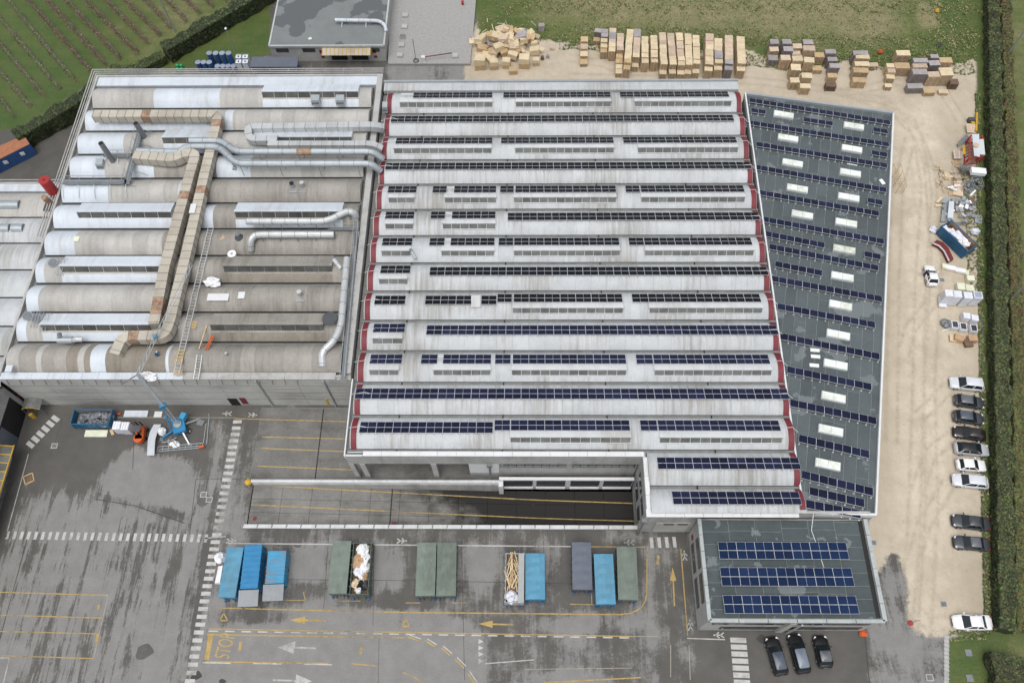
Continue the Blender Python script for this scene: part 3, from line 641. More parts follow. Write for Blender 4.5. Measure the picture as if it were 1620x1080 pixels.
mb = MB(); mb.box(-110, -71.6, gyl[0]+.15, gyl[0]+1.6, 6.8, 7.5); mb.build('edge_strip', MAT['roof_white'], LOW)
for q in range(2): mb = MB(); mb.box(-110, -71.4, gyl[0]+1.9+.5*q, gyl[0]+2.06+.5*q, 7.3, 7.42); mb.build('edge_rail', MAT['concrete'], LOW)
mb = MB(); mb.box(-110, -71.6, gyl[0]+1.6, gyl[0]+1.8, 0, 7.6); mb.build('wall', MAT['concrete'], LOW)
XW2 = -72.0
mb = MB(); mb.box(XW2-.3, XW2, 0, 46.5, 0, 7.4); mb.build('side_wall', MAT['concrete'], LOW)
mb = MB(); mb.box(XW2-.5, XW2+.12, 0, 46.5, 7.42, 7.6); mb.build('capping', MAT['white_paint'], LOW)
y0, _ = atx(49, 645, XW2); 
mb = MB(); mb.box(XW2+.005, XW2+.05, 40.6, 45.8, .02, 4.6); dr = mb.build('doorway_shade_panel', MAT['black'], LOW)  # black panel on the wall, painted shade of the interior behind the doorway
mb = MB(); mb.box(XW2+.055, XW2+.1, 38.6, 41.4, .02, 4.4); mb.build('door_leaf', MAT['paint_bluegrey'], LOW)
can = MB(); yy = [39.0-1.22*i for i in range(12)]
for i, y in enumerate(yy): can.bar((XW2+.05, y, 3.6), (XW2+1.9, y, 3.2), .14)
can.bar((XW2+1.85, 39.2, 3.2), (XW2+1.85, yy[-1], 3.2), .14); can.bar((XW2+.1, 39.2, 3.6), (XW2+.1, yy[-1], 3.6), .14); cn = can.build('canopy_frame', MAT['yellow_paint'], LOW)
for i in range(11):
    mb = MB(); mb.hexa([(XW2+.12, yy[i+1]+.08, 3.5), (XW2+1.8, yy[i+1]+.08, 3.14), (XW2+1.8, yy[i]-.08, 3.14), (XW2+.12, yy[i]-.08, 3.5), (XW2+.12, yy[i+1]+.08, 3.54), (XW2+1.8, yy[i+1]+.08, 3.18), (XW2+1.8, yy[i]-.08, 3.18), (XW2+.12, yy[i]-.08, 3.54)]); mb.build('canopy_pane', MAT['glass_dirty'], cn)
for px, py, L_ in ((17, 323, 2.6), (-8, 323, 2.6), (4, 360, 2.2), (28, 360, 1.7)):
    x, y = at(px, py, 8.2); mb = MB(); b_ = 0; ring = [(-.75*math.cos(math.pi*i/10), .8*math.sin(math.pi*i/10)) for i in range(11)]
    mb.sweep([(x-L_/2, y, 7.9), (x+L_/2, y, 7.9)], ring, 0); mb.sweep([(x+L_/2-.02, y, 7.9), (x+L_/2+.05, y, 7.9)], [(u*.86, .05+v_*.86) for u, v_ in ring], 1); mb.build('roof_vent', [MAT['galv'], MAT['galv_dark']], LOW)
# ------------------------------------------------------------------ skewed annexe with membrane roof
AZ = 8.5
A = [at(1178, 150, AZ), at(1270, 812, AZ), at(1384, 816, AZ), at(1412, 181, AZ)]
ANX = thing('membrane_roof_annexe', 'flat dark grey membrane roofed annexe with white skylights at the right', 'annexe', (A[1][0]+5, A[1][1]+30, 0))
dm('membrane', (.080, .098, .103), .78, .14, .3, rnd=.14); dm('membrane_dry', (.155, .18, .185), .75, .10, .6)
def patchy(m, col, thr=.6, sc=.16):
    """irregular drier areas on the felt"""
    t = m.node_tree; N = t.nodes; L = t.links; b = N['Principled BSDF']; src = b.inputs['Base Color'].links[0].from_socket
    g = N.new('ShaderNodeNewGeometry'); n = N.new('ShaderNodeTexNoise'); n.inputs['Scale'].default_value = sc; n.inputs['Detail'].default_value = 4; n.inputs['Roughness'].default_value = .55
    L.new(g.outputs['Position'], n.inputs['Vector']); r = N.new('ShaderNodeMapRange'); r.inputs['From Min'].default_value = thr; r.inputs['From Max'].default_value = thr+.012; L.new(n.outputs[0], r.inputs['Value'])
    x = N.new('ShaderNodeMix'); x.data_type = 'RGBA'; x.inputs['B'].default_value = tuple(col)+(1,); L.new(r.outputs[0], x.inputs['Factor']); L.new(src, x.inputs['A']); L.new(x.outputs['Result'], b.inputs['Base Color'])
patchy(MAT['membrane'], (.15, .172, .178), .60, .22); patchy(MAT['bitumen_pale'], (.105, .115, .118), .53, .09)
mb = MB(); mb.prism(A, 0, AZ, 0); mb.build('walls', MAT['concrete'], ANX)
ca, sa = math.cos(-.228), math.sin(-.228)
u0 = Vector((ca, sa)); v0 = Vector((-sa, ca))
def strips(parent, quad, z, u0, v0, w_, l_, m, o):
    qa = sum(quad[i][0]*quad[(i+1) % 4][1]-quad[(i+1) % 4][0]*quad[i][1] for i in range(4)); qq = quad if qa > 0 else quad[::-1]
    rg = random.Random(3)
    for i in range(-60, 60):
        sh = rg.random()*l_
        for j in range(-16, 16):
            a, b_ = i*w_, (i+1)*w_-.025; c, d = j*l_+sh, (j+1)*l_+sh-.025
            P = [tuple(Vector(o)+u0*x+v0*y) for x, y in ((a, c), (b_, c), (b_, d), (a, d))]
            P = clip(P, qq)
            if len(P) > 2:
                mb = MB(); dz = rg.random()*.004; mb.prism(P, z+.004, z+.012+dz); mb.build('membrane_strip', m, parent)
strips(ANX, A, AZ, u0, v0, 1.55, 9.0, MAT['membrane'], A[1])
def edge(parent, name, a, b_, w_, z0, z1, m, inset=0):
    mb = MB(); v_ = Vector((b_[0]-a[0], b_[1]-a[1])); L_ = v_.length; c = ((a[0]+b_[0])/2, (a[1]+b_[1])/2, (z0+z1)/2)
    mb.obox(c, (L_, w_, z1-z0), math.atan2(v_.y, v_.x)); return mb.build(name, m, parent)
edge(ANX, 'parapet', A[0], A[3], .4, 8, 8.95, MAT['cool_grey']); edge(ANX, 'parapet', A[3], A[2], .24, 8, 8.93, MAT['white_paint']); edge(ANX, 'parapet', A[0], A[1], .22, 8, 9.0, MAT['white_paint'])
edge(ANX, 'parapet', (A[1][0]-.3, A[1][1]+.1), (A[2][0], A[2][1]+.1), .3, 8, 8.9, MAT['white_paint'])
SKY = [(1240, 181), (1351, 199), (1247, 218), (1348, 235), (1254, 257.5), (1345.6, 273), (1261.7, 297.6), (1343, 311.6), (1269.6, 339.2), (1339, 352), (1336, 394), (1333, 437), (1330, 482.3), (1326.5, 528.8), (1322.3, 576), (1319, 627.5), (1314.6, 680), (1310, 734)]
for px, py in SKY:
    x, y = at(px, py, AZ+.4); mb = MB(); mb.obox((x, y, AZ+.2), (3.15, 1.15, .4), -.228, 0); s_ = mb.build('skylight', MAT['roof_white_trim'], ANX)
    for q in (-.5, .5): c = Vector((x, y))+u0*(q*1.5); mb = MB(); mb.obox((c.x, c.y, AZ+.44), (1.44, 1.02, .07), -.228); mb.build('skylight_pane', MAT['skylight_white'], s_)
for px, py in ((1289, 554), (1290, 564), (1288, 578)):
    x, y = at(px, py, AZ+.1); mb = MB(); mb.obox((x, y, AZ+.12), (1.25, .5, .15), -.1); mb.build('small_skylight', MAT['skylight_white'], ANX)
# ------------------------------------------------------------------ office block
OZ = 7.35
OFF = thing('office_block', 'flat roofed concrete office block with dark green grey roof beside three parked cars', 'office building', (32.4, 22, 0))
O = [(22.1, 15.75), (42.75, 15.75), (42.75, 28.0), (22.1, 28.0)]
mb = MB(); mb.prism([(22.12, 15.8), (42.7, 15.8), (42.7, 28.0), (22.12, 28.0)], 0, OZ); mb.build('walls', MAT['concrete'], OFF)
dm('office_felt', (.062, .079, .083), .75, .15, .4, rnd=.12); patchy(MAT['office_felt'], (.15, .175, .18), .60, .3)
strips(OFF, [(22.4, 16.1), (42.4, 16.1), (42.4, 27.9), (22.4, 27.9)], OZ, Vector((1, 0)), Vector((0, 1)), 3.3, 1.55, MAT['office_felt'], (22.4, 16))
for a, b_, w_ in ((O[0], O[1], .4), (O[1], O[2], .5), (O[3], O[0], .45)):
    n = 6; 
    for i in range(n):
        p = lambda q: (a[0]+(b_[0]-a[0])*q, a[1]+(b_[1]-a[1])*q)
        edge(OFF, 'capping', p(i/n+.002), p((i+1)/n-.002), w_, 7.2, 7.72, MAT['cap_grey'])
mb = MB(); mb.box(41.9, 42.45, 16.2, 27.9, OZ+.013, OZ+.05); mb.build('roof_gutter', MAT['black'], OFF)
for a, b_ in (((1098, 857.7), (1103, 903)), ((1090.5, 866), (1095.7, 910)), ((1102.7, 913), (1108.3, 957)), ((1095, 920.7), (1101, 965))):
    y1, z1 = atx(a[0], a[1], 22.1); y2, z2 = atx(b_[0], b_[1], 22.1)
    zc = 5.1 if a[0] in (1098, 1102.7) else 2.0
    mb = MB(); mb.box(22.06, 22.115, y2, y1, zc-.8, zc+.8); f_ = mb.build('window', MAT['steel_dark'], OFF)
    mb = MB(); mb.box(22.03, 22.055, y2+.1, y1-.1, zc-.7, zc+.7); mb.build('window_pane', MAT['glass_dark'], f_)
for x0, x1, z0, z1 in ((22.9, 31.6, 4.9, 6.2), (32.8, 41.8, 4.9, 6.2), (24.5, 31.6, 1.3, 2.9), (32.8, 41.8, 1.3, 2.9)):
    mb = MB(); mb.box(x0, x1, 15.72, 15.79, z0, z1); f_ = mb.build('window_band', MAT['black'], OFF); n = 6
    for i in range(n): mb = MB(); mb.box(x0+(x1-x0)*i/n+.06, x0+(x1-x0)*(i+1)/n-.06, 15.69, 15.715, z0+.1, z1-.1); mb.build('window_pane', MAT['glass_dark'], f_)
mb = MB(); mb.box(31.8, 32.6, 15.5, 15.79, 0, 7.0); mb.build('pier', MAT['concrete'], OFF)
mb = MB(); mb.tube([(33.2, 15.4, 6.9), (33.2, 15.4, 0)], .1); mb.build('downpipe', MAT['galv_light'], OFF)
mb = MB(); x, y = at(1278, 830, 7.6)
mb.tube([(36.0, 28.3, 8.9), (35.9, 26.6, 7.5), (36.2, 25, 7.5), (36.9, 20.4, 7.5)], .05, 5); mb.build('cable', MAT['white_paint'], OFF)
mb = MB(); mb.box(22.0, 22.09, 26.6, 27.2, 2.2, 3.0); mb.build('notice_board', MAT['red_sheet'], OFF)
# ------------------------------------------------------------------ warehouse at the top
NZ = 3.6
n0, n1 = at(426, 73, NZ), at(607, 72, NZ); n2, n3 = at(615, -90, NZ), at(451, -90, NZ)
NOR = thing('flat_roof_warehouse', 'flat grey roofed warehouse with two dock doors under a ribbed beige canopy', 'warehouse', ((n0[0]+n1[0])/2, n0[1], 0))
y0 = n0[1]; dxr = n1[0]
mb = MB(); mb.prism([(n0[0], y0), (dxr, y0), (dxr, y0+22), (n0[0], y0+22)], 0, NZ); mb.build('walls', MAT['concrete'], NOR)
mb = MB(); mb.box(n0[0]-.05, dxr+.05, y0-.05, y0+22, NZ+.003, NZ+.12); mb.build('roof', MAT['bitumen_pale'], NOR)
for a, b_ in (((n0[0], y0-.1), (n0[0], y0+22)), ((dxr+.05, y0-.1), (dxr+.05, y0+22)), ((n0[0], y0-.1), (dxr, y0-.1))): edge(NOR, 'capping', a, b_, .28, NZ-.2, NZ+.2, MAT['galv_light'])
cx0, cx1 = at(510, 80, 3)[0], at(586, 80, 3)[0]
for i in range(13):
    x = cx0+(cx1-cx0)*i/12; mb = MB(); mb.bar((x, y0-.12, 3.3), (x, y0-1.55, 2.75), .09); mb.build('canopy_rib', MAT['yellow_paint'], NOR)
    if i < 12: w_ = (cx1-cx0)/12; mb = MB(); mb.hexa([(x+.06, y0-1.5, 2.7), (x+w_-.06, y0-1.5, 2.7), (x+w_-.06, y0-.13, 3.23), (x+.06, y0-.13, 3.23), (x+.06, y0-1.5, 2.74), (x+w_-.06, y0-1.5, 2.74), (x+w_-.06, y0-.13, 3.27), (x+.06, y0-.13, 3.27)]); mb.build('canopy_pane', MAT['beige_duct'], NOR)
for a, b_ in ((524, 549), (556, 582)):
    x0, x1 = at(a, 95, 1)[0], at(b_, 95, 1)[0]; mb = MB(); mb.box(x0, x1, y0-.06, y0-.005, .3, 2.6); mb.build('dock_door', MAT['black'], NOR)
    for xx in (x0-1.0, x1+.2):
        mb = MB(); mb.box(xx, xx+.75, y0-.07, y0-.005, 1.7, 2.4); mb.build('hazard_sign', MAT['yellow_paint'], NOR)
for xx in (at(508, 92, 2)[0], at(592, 92, 2)[0]):
    mb = MB(); mb.box(xx-.4, xx+.2, y0-.07, y0-.005, 1.9, 2.6); mb.box(xx-.3, xx+.3, y0-.07, y0-.005, .8, 1.3); mb.build('prohibition_sign', MAT['red_sheet'], NOR)
for a, b_ in ((436, 456), (478, 498), (588, 600)):
    x0, x1 = at(a, 80, 2.8)[0], at(b_, 80, 2.8)[0]; mb = MB(); mb.box(x0, x1, y0-.07, y0-.005, 2.2, 3.0); mb.build('window', MAT['glass_dark'], NOR)
TER = tag(None or MB().prism([at(619, -120, .5), at(760, -120, .5), at(752, 12, .5), at(744, 101, .5), at(614, 101, .5)], 0, .5).build('gravel_terrace', mat('terrace_gravel', (.31, .305, .295), .95, .14, 2.2, detail=.9)), kind='structure')
# ------------------------------------------------------------------ solar arrays: each contiguous table is a thing, each module a part
def module_mesh(name, pv, wd, sl, split=True):
    mb = MB(); g = .010
    mb.box(g, wd-g, g, sl-g, 0, .04, 0); fr = .022
    xs = [(g+fr, wd/2-.012), (wd/2+.012, wd-g-fr)] if split else [(g+fr, wd-g-fr)]
    for a, b_ in xs: mb.quad((a, g+fr, .044), (b_, g+fr, .044), (b_, sl-g-fr, .044), (a, sl-g-fr, .044), 1)
    return mb.mesh(name, [MAT['pv_frame'], pv])
GRP_H = 'solar tables on the vaulted hall roof'
def array(label, x0, x1, ngrp, yfar, zfar, ynear, znear, pv, rows=2, group=GRP_H, rz=0, legs=False, zbase=None, key=None):
    """x0..x1 long; far edge low, near edge raised"""
    ln = math.hypot(yfar-ynear, znear-zfar); sl = ln/rows; wd = (x1-x0)/ngrp; ang = -math.atan2(znear-zfar, yfar-ynear)
    if rz: wd = ((x1-x0))/ngrp
    k = 'mod_%s_%.2f_%.2f' % (pv.name, wd, sl)
    if k not in MESH: MESH[k] = module_mesh('solar_panel', pv, wd, sl)
    T = thing('solar_array', label, 'solar array', (x0, ynear, znear), rz, group)
    for r in range(rows):
        for i in range(ngrp):
            put('solar_panel', MESH[k], T, loc=(i*wd, r*sl*math.cos(ang), r*sl*math.sin(ang)), rot=(ang, 0, 0))
    mb = MB(); L_ = ngrp*wd; c, s = math.cos(ang), math.sin(ang)
    for q in (.25, .75):
        for r in range(rows):
            d = (r+q)*sl; mb.box(0.02, L_-.02, d*c-.02, d*c+.02, d*s-.08, d*s-.035)
    if legs:
        n = max(2, round(L_/1.1))
        for i in range(n+1):
            x = .15+(L_-.3)*i/n; mb.bar((x, .02, -.03), (x+.05, -.12, -(znear-zbase)), .05); mb.box(x-.07, x+.12, -.2, -.04, -(znear-zbase)-.02, -(znear-zbase)+.05)
    mb.build('mounting_rail', MAT['galv_light'], T, local=True)
    return T
D = 'D'; S = 'S'
ARR = {0: [(653, 779, 6, D), (796, 816, 1, D), (816, 966.5, 7, D), (981, 1003, 1, D), (1003, 1154, 7, D)],
       1: [(617.7, 1161, 25, S)], 2: [(625.7, 779, 7, D), (792.5, 814.7, 1, D), (815, 971, 7, D), (986, 1009, 1, D), (1009, 1166, 7, D)],
       3: [(608.8, 1188, 26, S)], 4: [(613, 659, 2, D), (684, 706.6, 1, D), (718, 785, 3, D), (791, 813, 1, D), (815, 975, 7, D), (989.8, 1012.6, 1, D), (1014, 1178, 7, D)],
       5: [(609, 655, 2, D), (681, 704, 1, D), (714.5, 784, 3, D), (803, 1201.5, 17, S)],
       6: [(604, 652, 2, D), (679, 703, 1, D), (712.5, 782.5, 3, D), (788.7, 812, 1, D), (813, 980, 7, D), (995, 1019, 1, D), (1019.5, 1190, 7, D)],
       7: [(601.5, 649, 2, D), (679, 1214.6, 22, S)],
       8: [(591.7, 641.5, 2, S), (672, 746, 3, S), (761, 785.7, 1, S), (786.6, 810, 1, D), (812.5, 985, 7, D), (1000, 1025.9, 1, D), (1026, 1203.5, 7, D)],
       9: [(590, 640.6, 2, D), (674, 1230, 22, S)],
       10: [(585, 636, 2, D), (666, 692, 1, D), (700.7, 777, 3, D), (783, 808, 1, D), (811, 990.5, 7, D), (1006.6, 1033, 1, D), (1034, 1217.5, 7, D)],
       11: [(561, 1246.7, 26, S)], 12: [(568, 780, 8, S), (782, 807, 1, D), (808, 996.5, 7, D), (1013, 1040, 1, D), (1041, 1234, 7, D)],
       13: [(1040.6, 1264.5, 8, S)], 14: [(1064, 1265, 7, S)]}
SIZE = {1: 'one-module-wide', 2: 'short two-module', 3: 'short three-module', 6: 'six-module', 7: 'seven-module', 8: 'eight-module'}
for k, L_ in ARR.items():
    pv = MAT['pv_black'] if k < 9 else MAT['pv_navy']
    for i, (a, b_, n, ty) in enumerate(L_):
        f0, f1 = (.66, 10.0) if ty == D else (.92, 10.05)
        tf, tn = (.80, 2.48) if ty == D else (1.12, 2.86)
        zf, zn = (9.53, 10.07) if ty == D else (9.62, 10.12)
        fr = .52 if ty == S else .40
        X0 = at(a, yrow(k)+fr*(yrow(k+1)-yrow(k)) if ty == S else yrow(k)+.3*(yrow(k+1)-yrow(k)), 9.85)[0]; X1 = at(b_, yrow(k)+.3*(yrow(k+1)-yrow(k)), 9.85)[0]
        if k == 14: tf, tn, zf, zn = .75, 2.6, 9.5, 10.1
        pos = 'spanning the vault' if len(L_) == 1 else ORD[i]+' from left'
        lab = '%s dark solar table, %s, %s vault from the pallet yard' % (SIZE.get(n, 'very long'), pos, ORD[k])
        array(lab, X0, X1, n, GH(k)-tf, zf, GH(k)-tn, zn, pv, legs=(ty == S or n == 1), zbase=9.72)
# office roof
for nm, q in (('nearest the vaulted hall', ((1135, 856.7), (1338, 857.7), (1138, 884))), ('middle of the three', ((1138.3, 897), (1346.5, 900.7), (1141, 926.5))), ('nearest the parked black cars', ((1143, 941), (1353.9, 943.8), (1146, 970)))):
    zf, zn = 7.75, 7.95; x0, yf = at(*q[0], zf); x1, _ = at(*q[1], zf); _, yn = at(*q[2], zn)
    array('large blue double solar table on the office roof, %s' % nm, x0, x1, 7, yf, zf, yn, zn, MAT['pv_blue'], group='blue solar tables on the office roof')
# annexe
ANA = [(1185, 158, 1408.8, 194, 10), (1188, 174, 1212, 177.5, 1), (1271, 188.7, 1318, 195.8, 2), (1381, 204.5, 1405, 208.5, 1), (1180.6, 193, 1407, 228.7, 10), (1379, 241, 1404, 245, 1),
       (1196, 227.5, 1404, 262, 9), (1192.5, 263.6, 1403, 300.6, 9), (1200.6, 304, 1391, 338, 8), (1372, 316, 1397, 321, 1), (1205, 346, 1399, 382, 8), (1209.5, 369, 1305, 388, 4),
       (1217, 389.6, 1390, 424, 7), (1367, 401, 1394, 406.5, 1), (1226, 417, 1301, 432, 3), (1220, 440, 1396, 473, 7), (1230, 484, 1385, 514, 6), (1234, 531, 1392, 564, 6), (1245, 583.7, 1379, 612, 5),
       (1250, 636.4, 1387, 665.7, 5), (1263.7, 692.4, 1375.6, 718.5, 4), (1268, 749.6, 1381.6, 777.7, 4), (1280.6, 775.6, 1368, 795.5, 3), (1275, 796, 1362, 813, 3)]
for i, (xa_, ya, xb2, yb, n) in enumerate(ANA):
    z = 8.85; p0 = Vector(at(xa_, ya, z)); p1 = Vector(at(xb2, yb, z)); d = p1-p0; ang = math.atan2(d.y, d.x)
    if n > 6: pass
    nn = Vector((-math.sin(ang), math.cos(ang))); b0 = p0-nn*.6
    T = array('slanted row of %s solar modules on the membrane roof, %s from far edge' % ({1: 'two half', 2: 'two', 3: 'three', 4: 'four', 5: 'five', 6: 'six', 7: 'seven', 8: 'eight', 9: 'nine', 10: 'ten'}[n], ORD[i] if i < 24 else 'last'),
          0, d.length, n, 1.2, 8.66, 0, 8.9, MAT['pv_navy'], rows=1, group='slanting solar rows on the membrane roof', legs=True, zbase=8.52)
    T.location = (b0.x, b0.y, 8.9); T.rotation_euler = (0, 0, ang)
# ------------------------------------------------------------------ ducts, pipes and other things on the old hall roof
def smooth(pts, r=1.0, n=5):
    """round the corners of a polyline"""
    P = [Vector(p) for p in pts]; out = [P[0]]
    for i in range(1, len(P)-1):
        a = (P[i-1]-P[i]); b = (P[i+1]-P[i]); ra = min(r, a.length*.45); rb = min(r, b.length*.45)
        A_ = P[i]+a.normalized()*ra; B_ = P[i]+b.normalized()*rb
        for q in range(n+1):
            t = q/n; out.append(A_*(1-t)**2+P[i]*2*t*(1-t)+B_*t*t)
    out.append(P[-1]); return out
def cut(pts, step):
    """split a polyline into lengths of about step"""
    P = [Vector(p) for p in pts]; runs = []; cur = [P[0]]; L_ = 0
    for i in range(1, len(P)):
        a = P[i-1]; b = P[i]; d = (b-a).length; done = 0
        while L_+(d-done) > step:
            k = step-L_; done += k; q = a.lerp(b, done/d); cur.append(q); runs.append(cur); cur = [q]; L_ = 0
        L_ += d-done; cur.append(b)
    if len(cur) > 1 and L_ > .05: runs.append(cur)
    return runs
def duct(name, label, cat, pts, ring, m, step=1.3, part='duct_section', flange=.05, legs=None, legz=9.6, r=1.2, smoothf=False, odd=None, group=None):
    T = thing(name, label, cat, pts[0], 0, group)
    pl = smooth(pts, r); rg = random.Random(len(pts)*7+int(pts[0][0]))
    for i, run in enumerate(cut(pl, step)):
        mb = MB(); d0 = (run[1]-run[0]).normalized(); d1 = (run[-1]-run[-2]).normalized()
        mb.sweep(run, ring, 0)
        big = [(u*(1+flange), v*(1+flange)) for u, v in ring]; mb.sweep([run[0]-d0*.03, run[0]+d0*.035], big, 1)
        mm = m
        if odd and rg.random() < odd[1]: mm = odd[0]
        mb.build(part, [mm, MAT['galv_dark'] if m is not MAT['beige_duct'] else MAT['concrete_dark']], T)
    if legs:
        for run in cut(pl, legs)[:-1]:
            p = run[-1]; mb = MB()
            for s in (-.45, .45): mb.bar((p.x+s*.5, p.y+s, p.z-.1), (p.x+s*.5, p.y+s*1.25, legz), .07)
            mb.build('support_leg', MAT['galv_dark'], T)
    return T
def rect(w_, h): return [(-w_/2, -h/2), (w_/2, -h/2), (w_/2, h/2), (-w_/2, h/2)]
def circ(r, n=12): return [(r*math.cos(2*math.pi*i/n), r*math.sin(2*math.pi*i/n)) for i in range(n)]
def pz(L_): return [at3(*p) for p in L_]
bd = MAT['beige_duct']; od = (MAT['rust'], .045)
duct('rectangular_duct', 'long beige duct running from the stub wall down to the lower roof elbow', 'duct', pz([(150, 184, 11), (347, 184, 11), (334, 243, 11), (325, 280, 10.9), (300, 390, 10.9), (270, 515, 10.9), (262, 533, 10.9), (197, 534, 10.9), (184, 562, 10.6)]), rect(1.45, 1.3), bd, odd=od, legs=9, group='beige rectangular ducts')
duct('rectangular_duct', 'shorter beige duct curling round from the rusty pipe mouth beside the long duct', 'duct', pz([(213, 249, 11), (277, 254, 11), (292, 246, 11.2), (312, 246, 11.3), (302, 280, 11.2), (262, 428, 11.1), (246, 515, 10.9)]), rect(1.5, 1.35), bd, odd=od, legs=9, group='beige rectangular ducts')
gv = MAT['galv']
duct('round_pipe', 'upper fat grey pipe starting at the rusty elbow and ending by the red bands', 'pipe', pz([(300, 223, 11.8), (350, 223, 11.8), (374, 240, 11.8), (590, 240, 11.8), (606, 252, 10.5)]), circ(.52), gv, step=2.2, part='pipe_section', legs=6, legz=9.3, odd=(MAT['rust'], .05), group='fat grey pipes')
duct('round_pipe', 'lower fat grey pipe crossing behind the beige ducts towards the red bands', 'pipe', pz([(217, 239, 11.3), (285, 241, 11.3), (294, 232, 11.8), (346, 232, 11.8), (374, 259, 11.5), (588, 259, 11.5), (602, 271, 10)]), circ(.52), gv, step=2.2, part='pipe_section', legs=6, legz=9.3, group='fat grey pipes')
duct('galvanised_duct', 'pale square duct looping above the grey pipes near the red bands', 'duct', pz([(440, 222, 10.8), (395, 222, 10.8), (393, 203, 10.8), (590, 200, 10.8), (606, 203, 10.0)]), rect(1.1, 1.0), MAT['galv_light'], step=1.7, r=1.0, legs=7, legz=9.3)
duct('galvanised_duct', 'pale flat duct lying just above the upper fat pipe', 'duct', pz([(424, 229, 10.9), (590, 229, 11.0), (604, 236, 10.2)]), rect(.95, .8), MAT['galv_light'], step=1.7, legs=None)
duct('round_pipe', 'pale ribbed pipe bending up beside the white skylight, open end at left', 'pipe', pz([(391, 350, 11), (519, 350, 11), (547, 334, 11), (560, 336, 10.8), (563, 343, 9.6)]), circ(.5), MAT['galv_light'], step=1.9, part='pipe_section', legs=2.6, legz=9.2, r=1.4, group='pale ribbed pipes')
duct('round_pipe', 'pale ribbed pipe with open right end standing on sooty brown roof', 'pipe', pz([(529, 371, 11), (404, 371, 11), (396, 380, 10.8), (397, 396, 9.4)]), circ(.5), MAT['galv_light'], step=1.9, part='pipe_section', legs=2.6, legz=9.4, r=1.4, group='pale ribbed pipes')
duct('round_pipe', 'pale ribbed pipe running lengthwise past the round disc to the yard side', 'pipe', pz([(549, 408, 10.6), (539, 517, 10.6), (527, 541, 10.6), (509, 556, 10.4), (510, 578, 9.3)]), circ(.48), MAT['galv_light'], step=1.9, part='pipe_section', r=1.6, group='pale ribbed pipes')
duct('round_pipe', 'short stubby elbow pipe beside the brown skylight', 'pipe', pz([(527, 409, 11), (539, 424, 10)]), circ(.36), MAT['galv_light'], step=.9, part='pipe_section')
for px, py, hh_, lab in ((229, 219, 3.6, 'green-grey chimney stack leaning left, nearer the vineyard wall'), (180, 257, 4.6, 'green-grey chimney stack leaning left, above the steel walkway')):
    x, y = at(px, py, 9.8); T = thing('chimney', lab, 'chimney', (x, y, 9.6), 0, 'leaning chimney stacks')
    mb = MB(); mb.cyl((x, y), .42, 9.6, 9.6+hh_, 14); mb.build('stack', MAT['galv_dark'], T); mb = MB(); mb.cyl((x, y), .36, 9.6+hh_, 9.64+hh_, 14); mb.build('mouth', MAT['black'], T)
    mb = MB(); mb.cyl((x, y), .62, 9.55, 9.75, 14); mb.build('collar', MAT['rust'], T); mb = MB()
    for a in (0, 2.1, 4.2): mb.bar((x, y, 9.6+hh_*.7), (x+1.3*math.cos(a), y+1.3*math.sin(a), 9.4), .04)
    mb.build('guy_wire', MAT['galv'], T)
# steel walkway
T = thing('steel_walkway', 'grey steel service walkway with braced legs above the white roof sheets', 'walkway', at3(100, 292, 10.4))
def walk(a, b_, wd=.9):
    a = Vector(a); b_ = Vector(b_); d = (b_-a).normalized(); s = d.cross(Vector((0, 0, 1)))
    mb = MB(); mb.sweep([a, b_], rect(wd, .08)); mb.build('deck', MAT['galv_dark'], T)
    for q in (-.5, .5):
        mb = MB(); mb.bar(a+s*wd*q+Vector((0, 0, .9)), b_+s*wd*q+Vector((0, 0, .9)), .06); n = int((b_-a).length/2)
        for i in range(n+1): p = a.lerp(b_, i/max(1, n))+s*wd*q; mb.bar(p, p+Vector((0, 0, .9)), .05)
        mb.build('handrail', MAT['galv'], T)
    n = int((b_-a).length/2.2)
    for i in range(n+1):
        p = a.lerp(b_, i/max(1, n)); mb = MB(); mb.bar(p+s*.5, p+s*2.2-Vector((0, 0, 1.2)), .07); mb.bar(p-s*.5, p-s*.5-Vector((0, 0, 1)), .07); mb.build('leg', MAT['galv'], T)
walk(at3(100, 288, 10.6), at3(200, 288, 10.6)); walk(at3(200, 292, 10.6), at3(222, 205, 10.6)); walk(at3(165, 246, 10.6), at3(210, 246, 10.6), .6)
T = thing('steel_walkway', 'narrow steel service rack beside the lengthwise ribbed pipe', 'walkway', at3(570, 380, 9.4))
walk(at3(565, 352, 9.5), at3(543, 600, 9.5), .6); walk(at3(520, 362, 9.6), at3(568, 362, 9.6), .5)
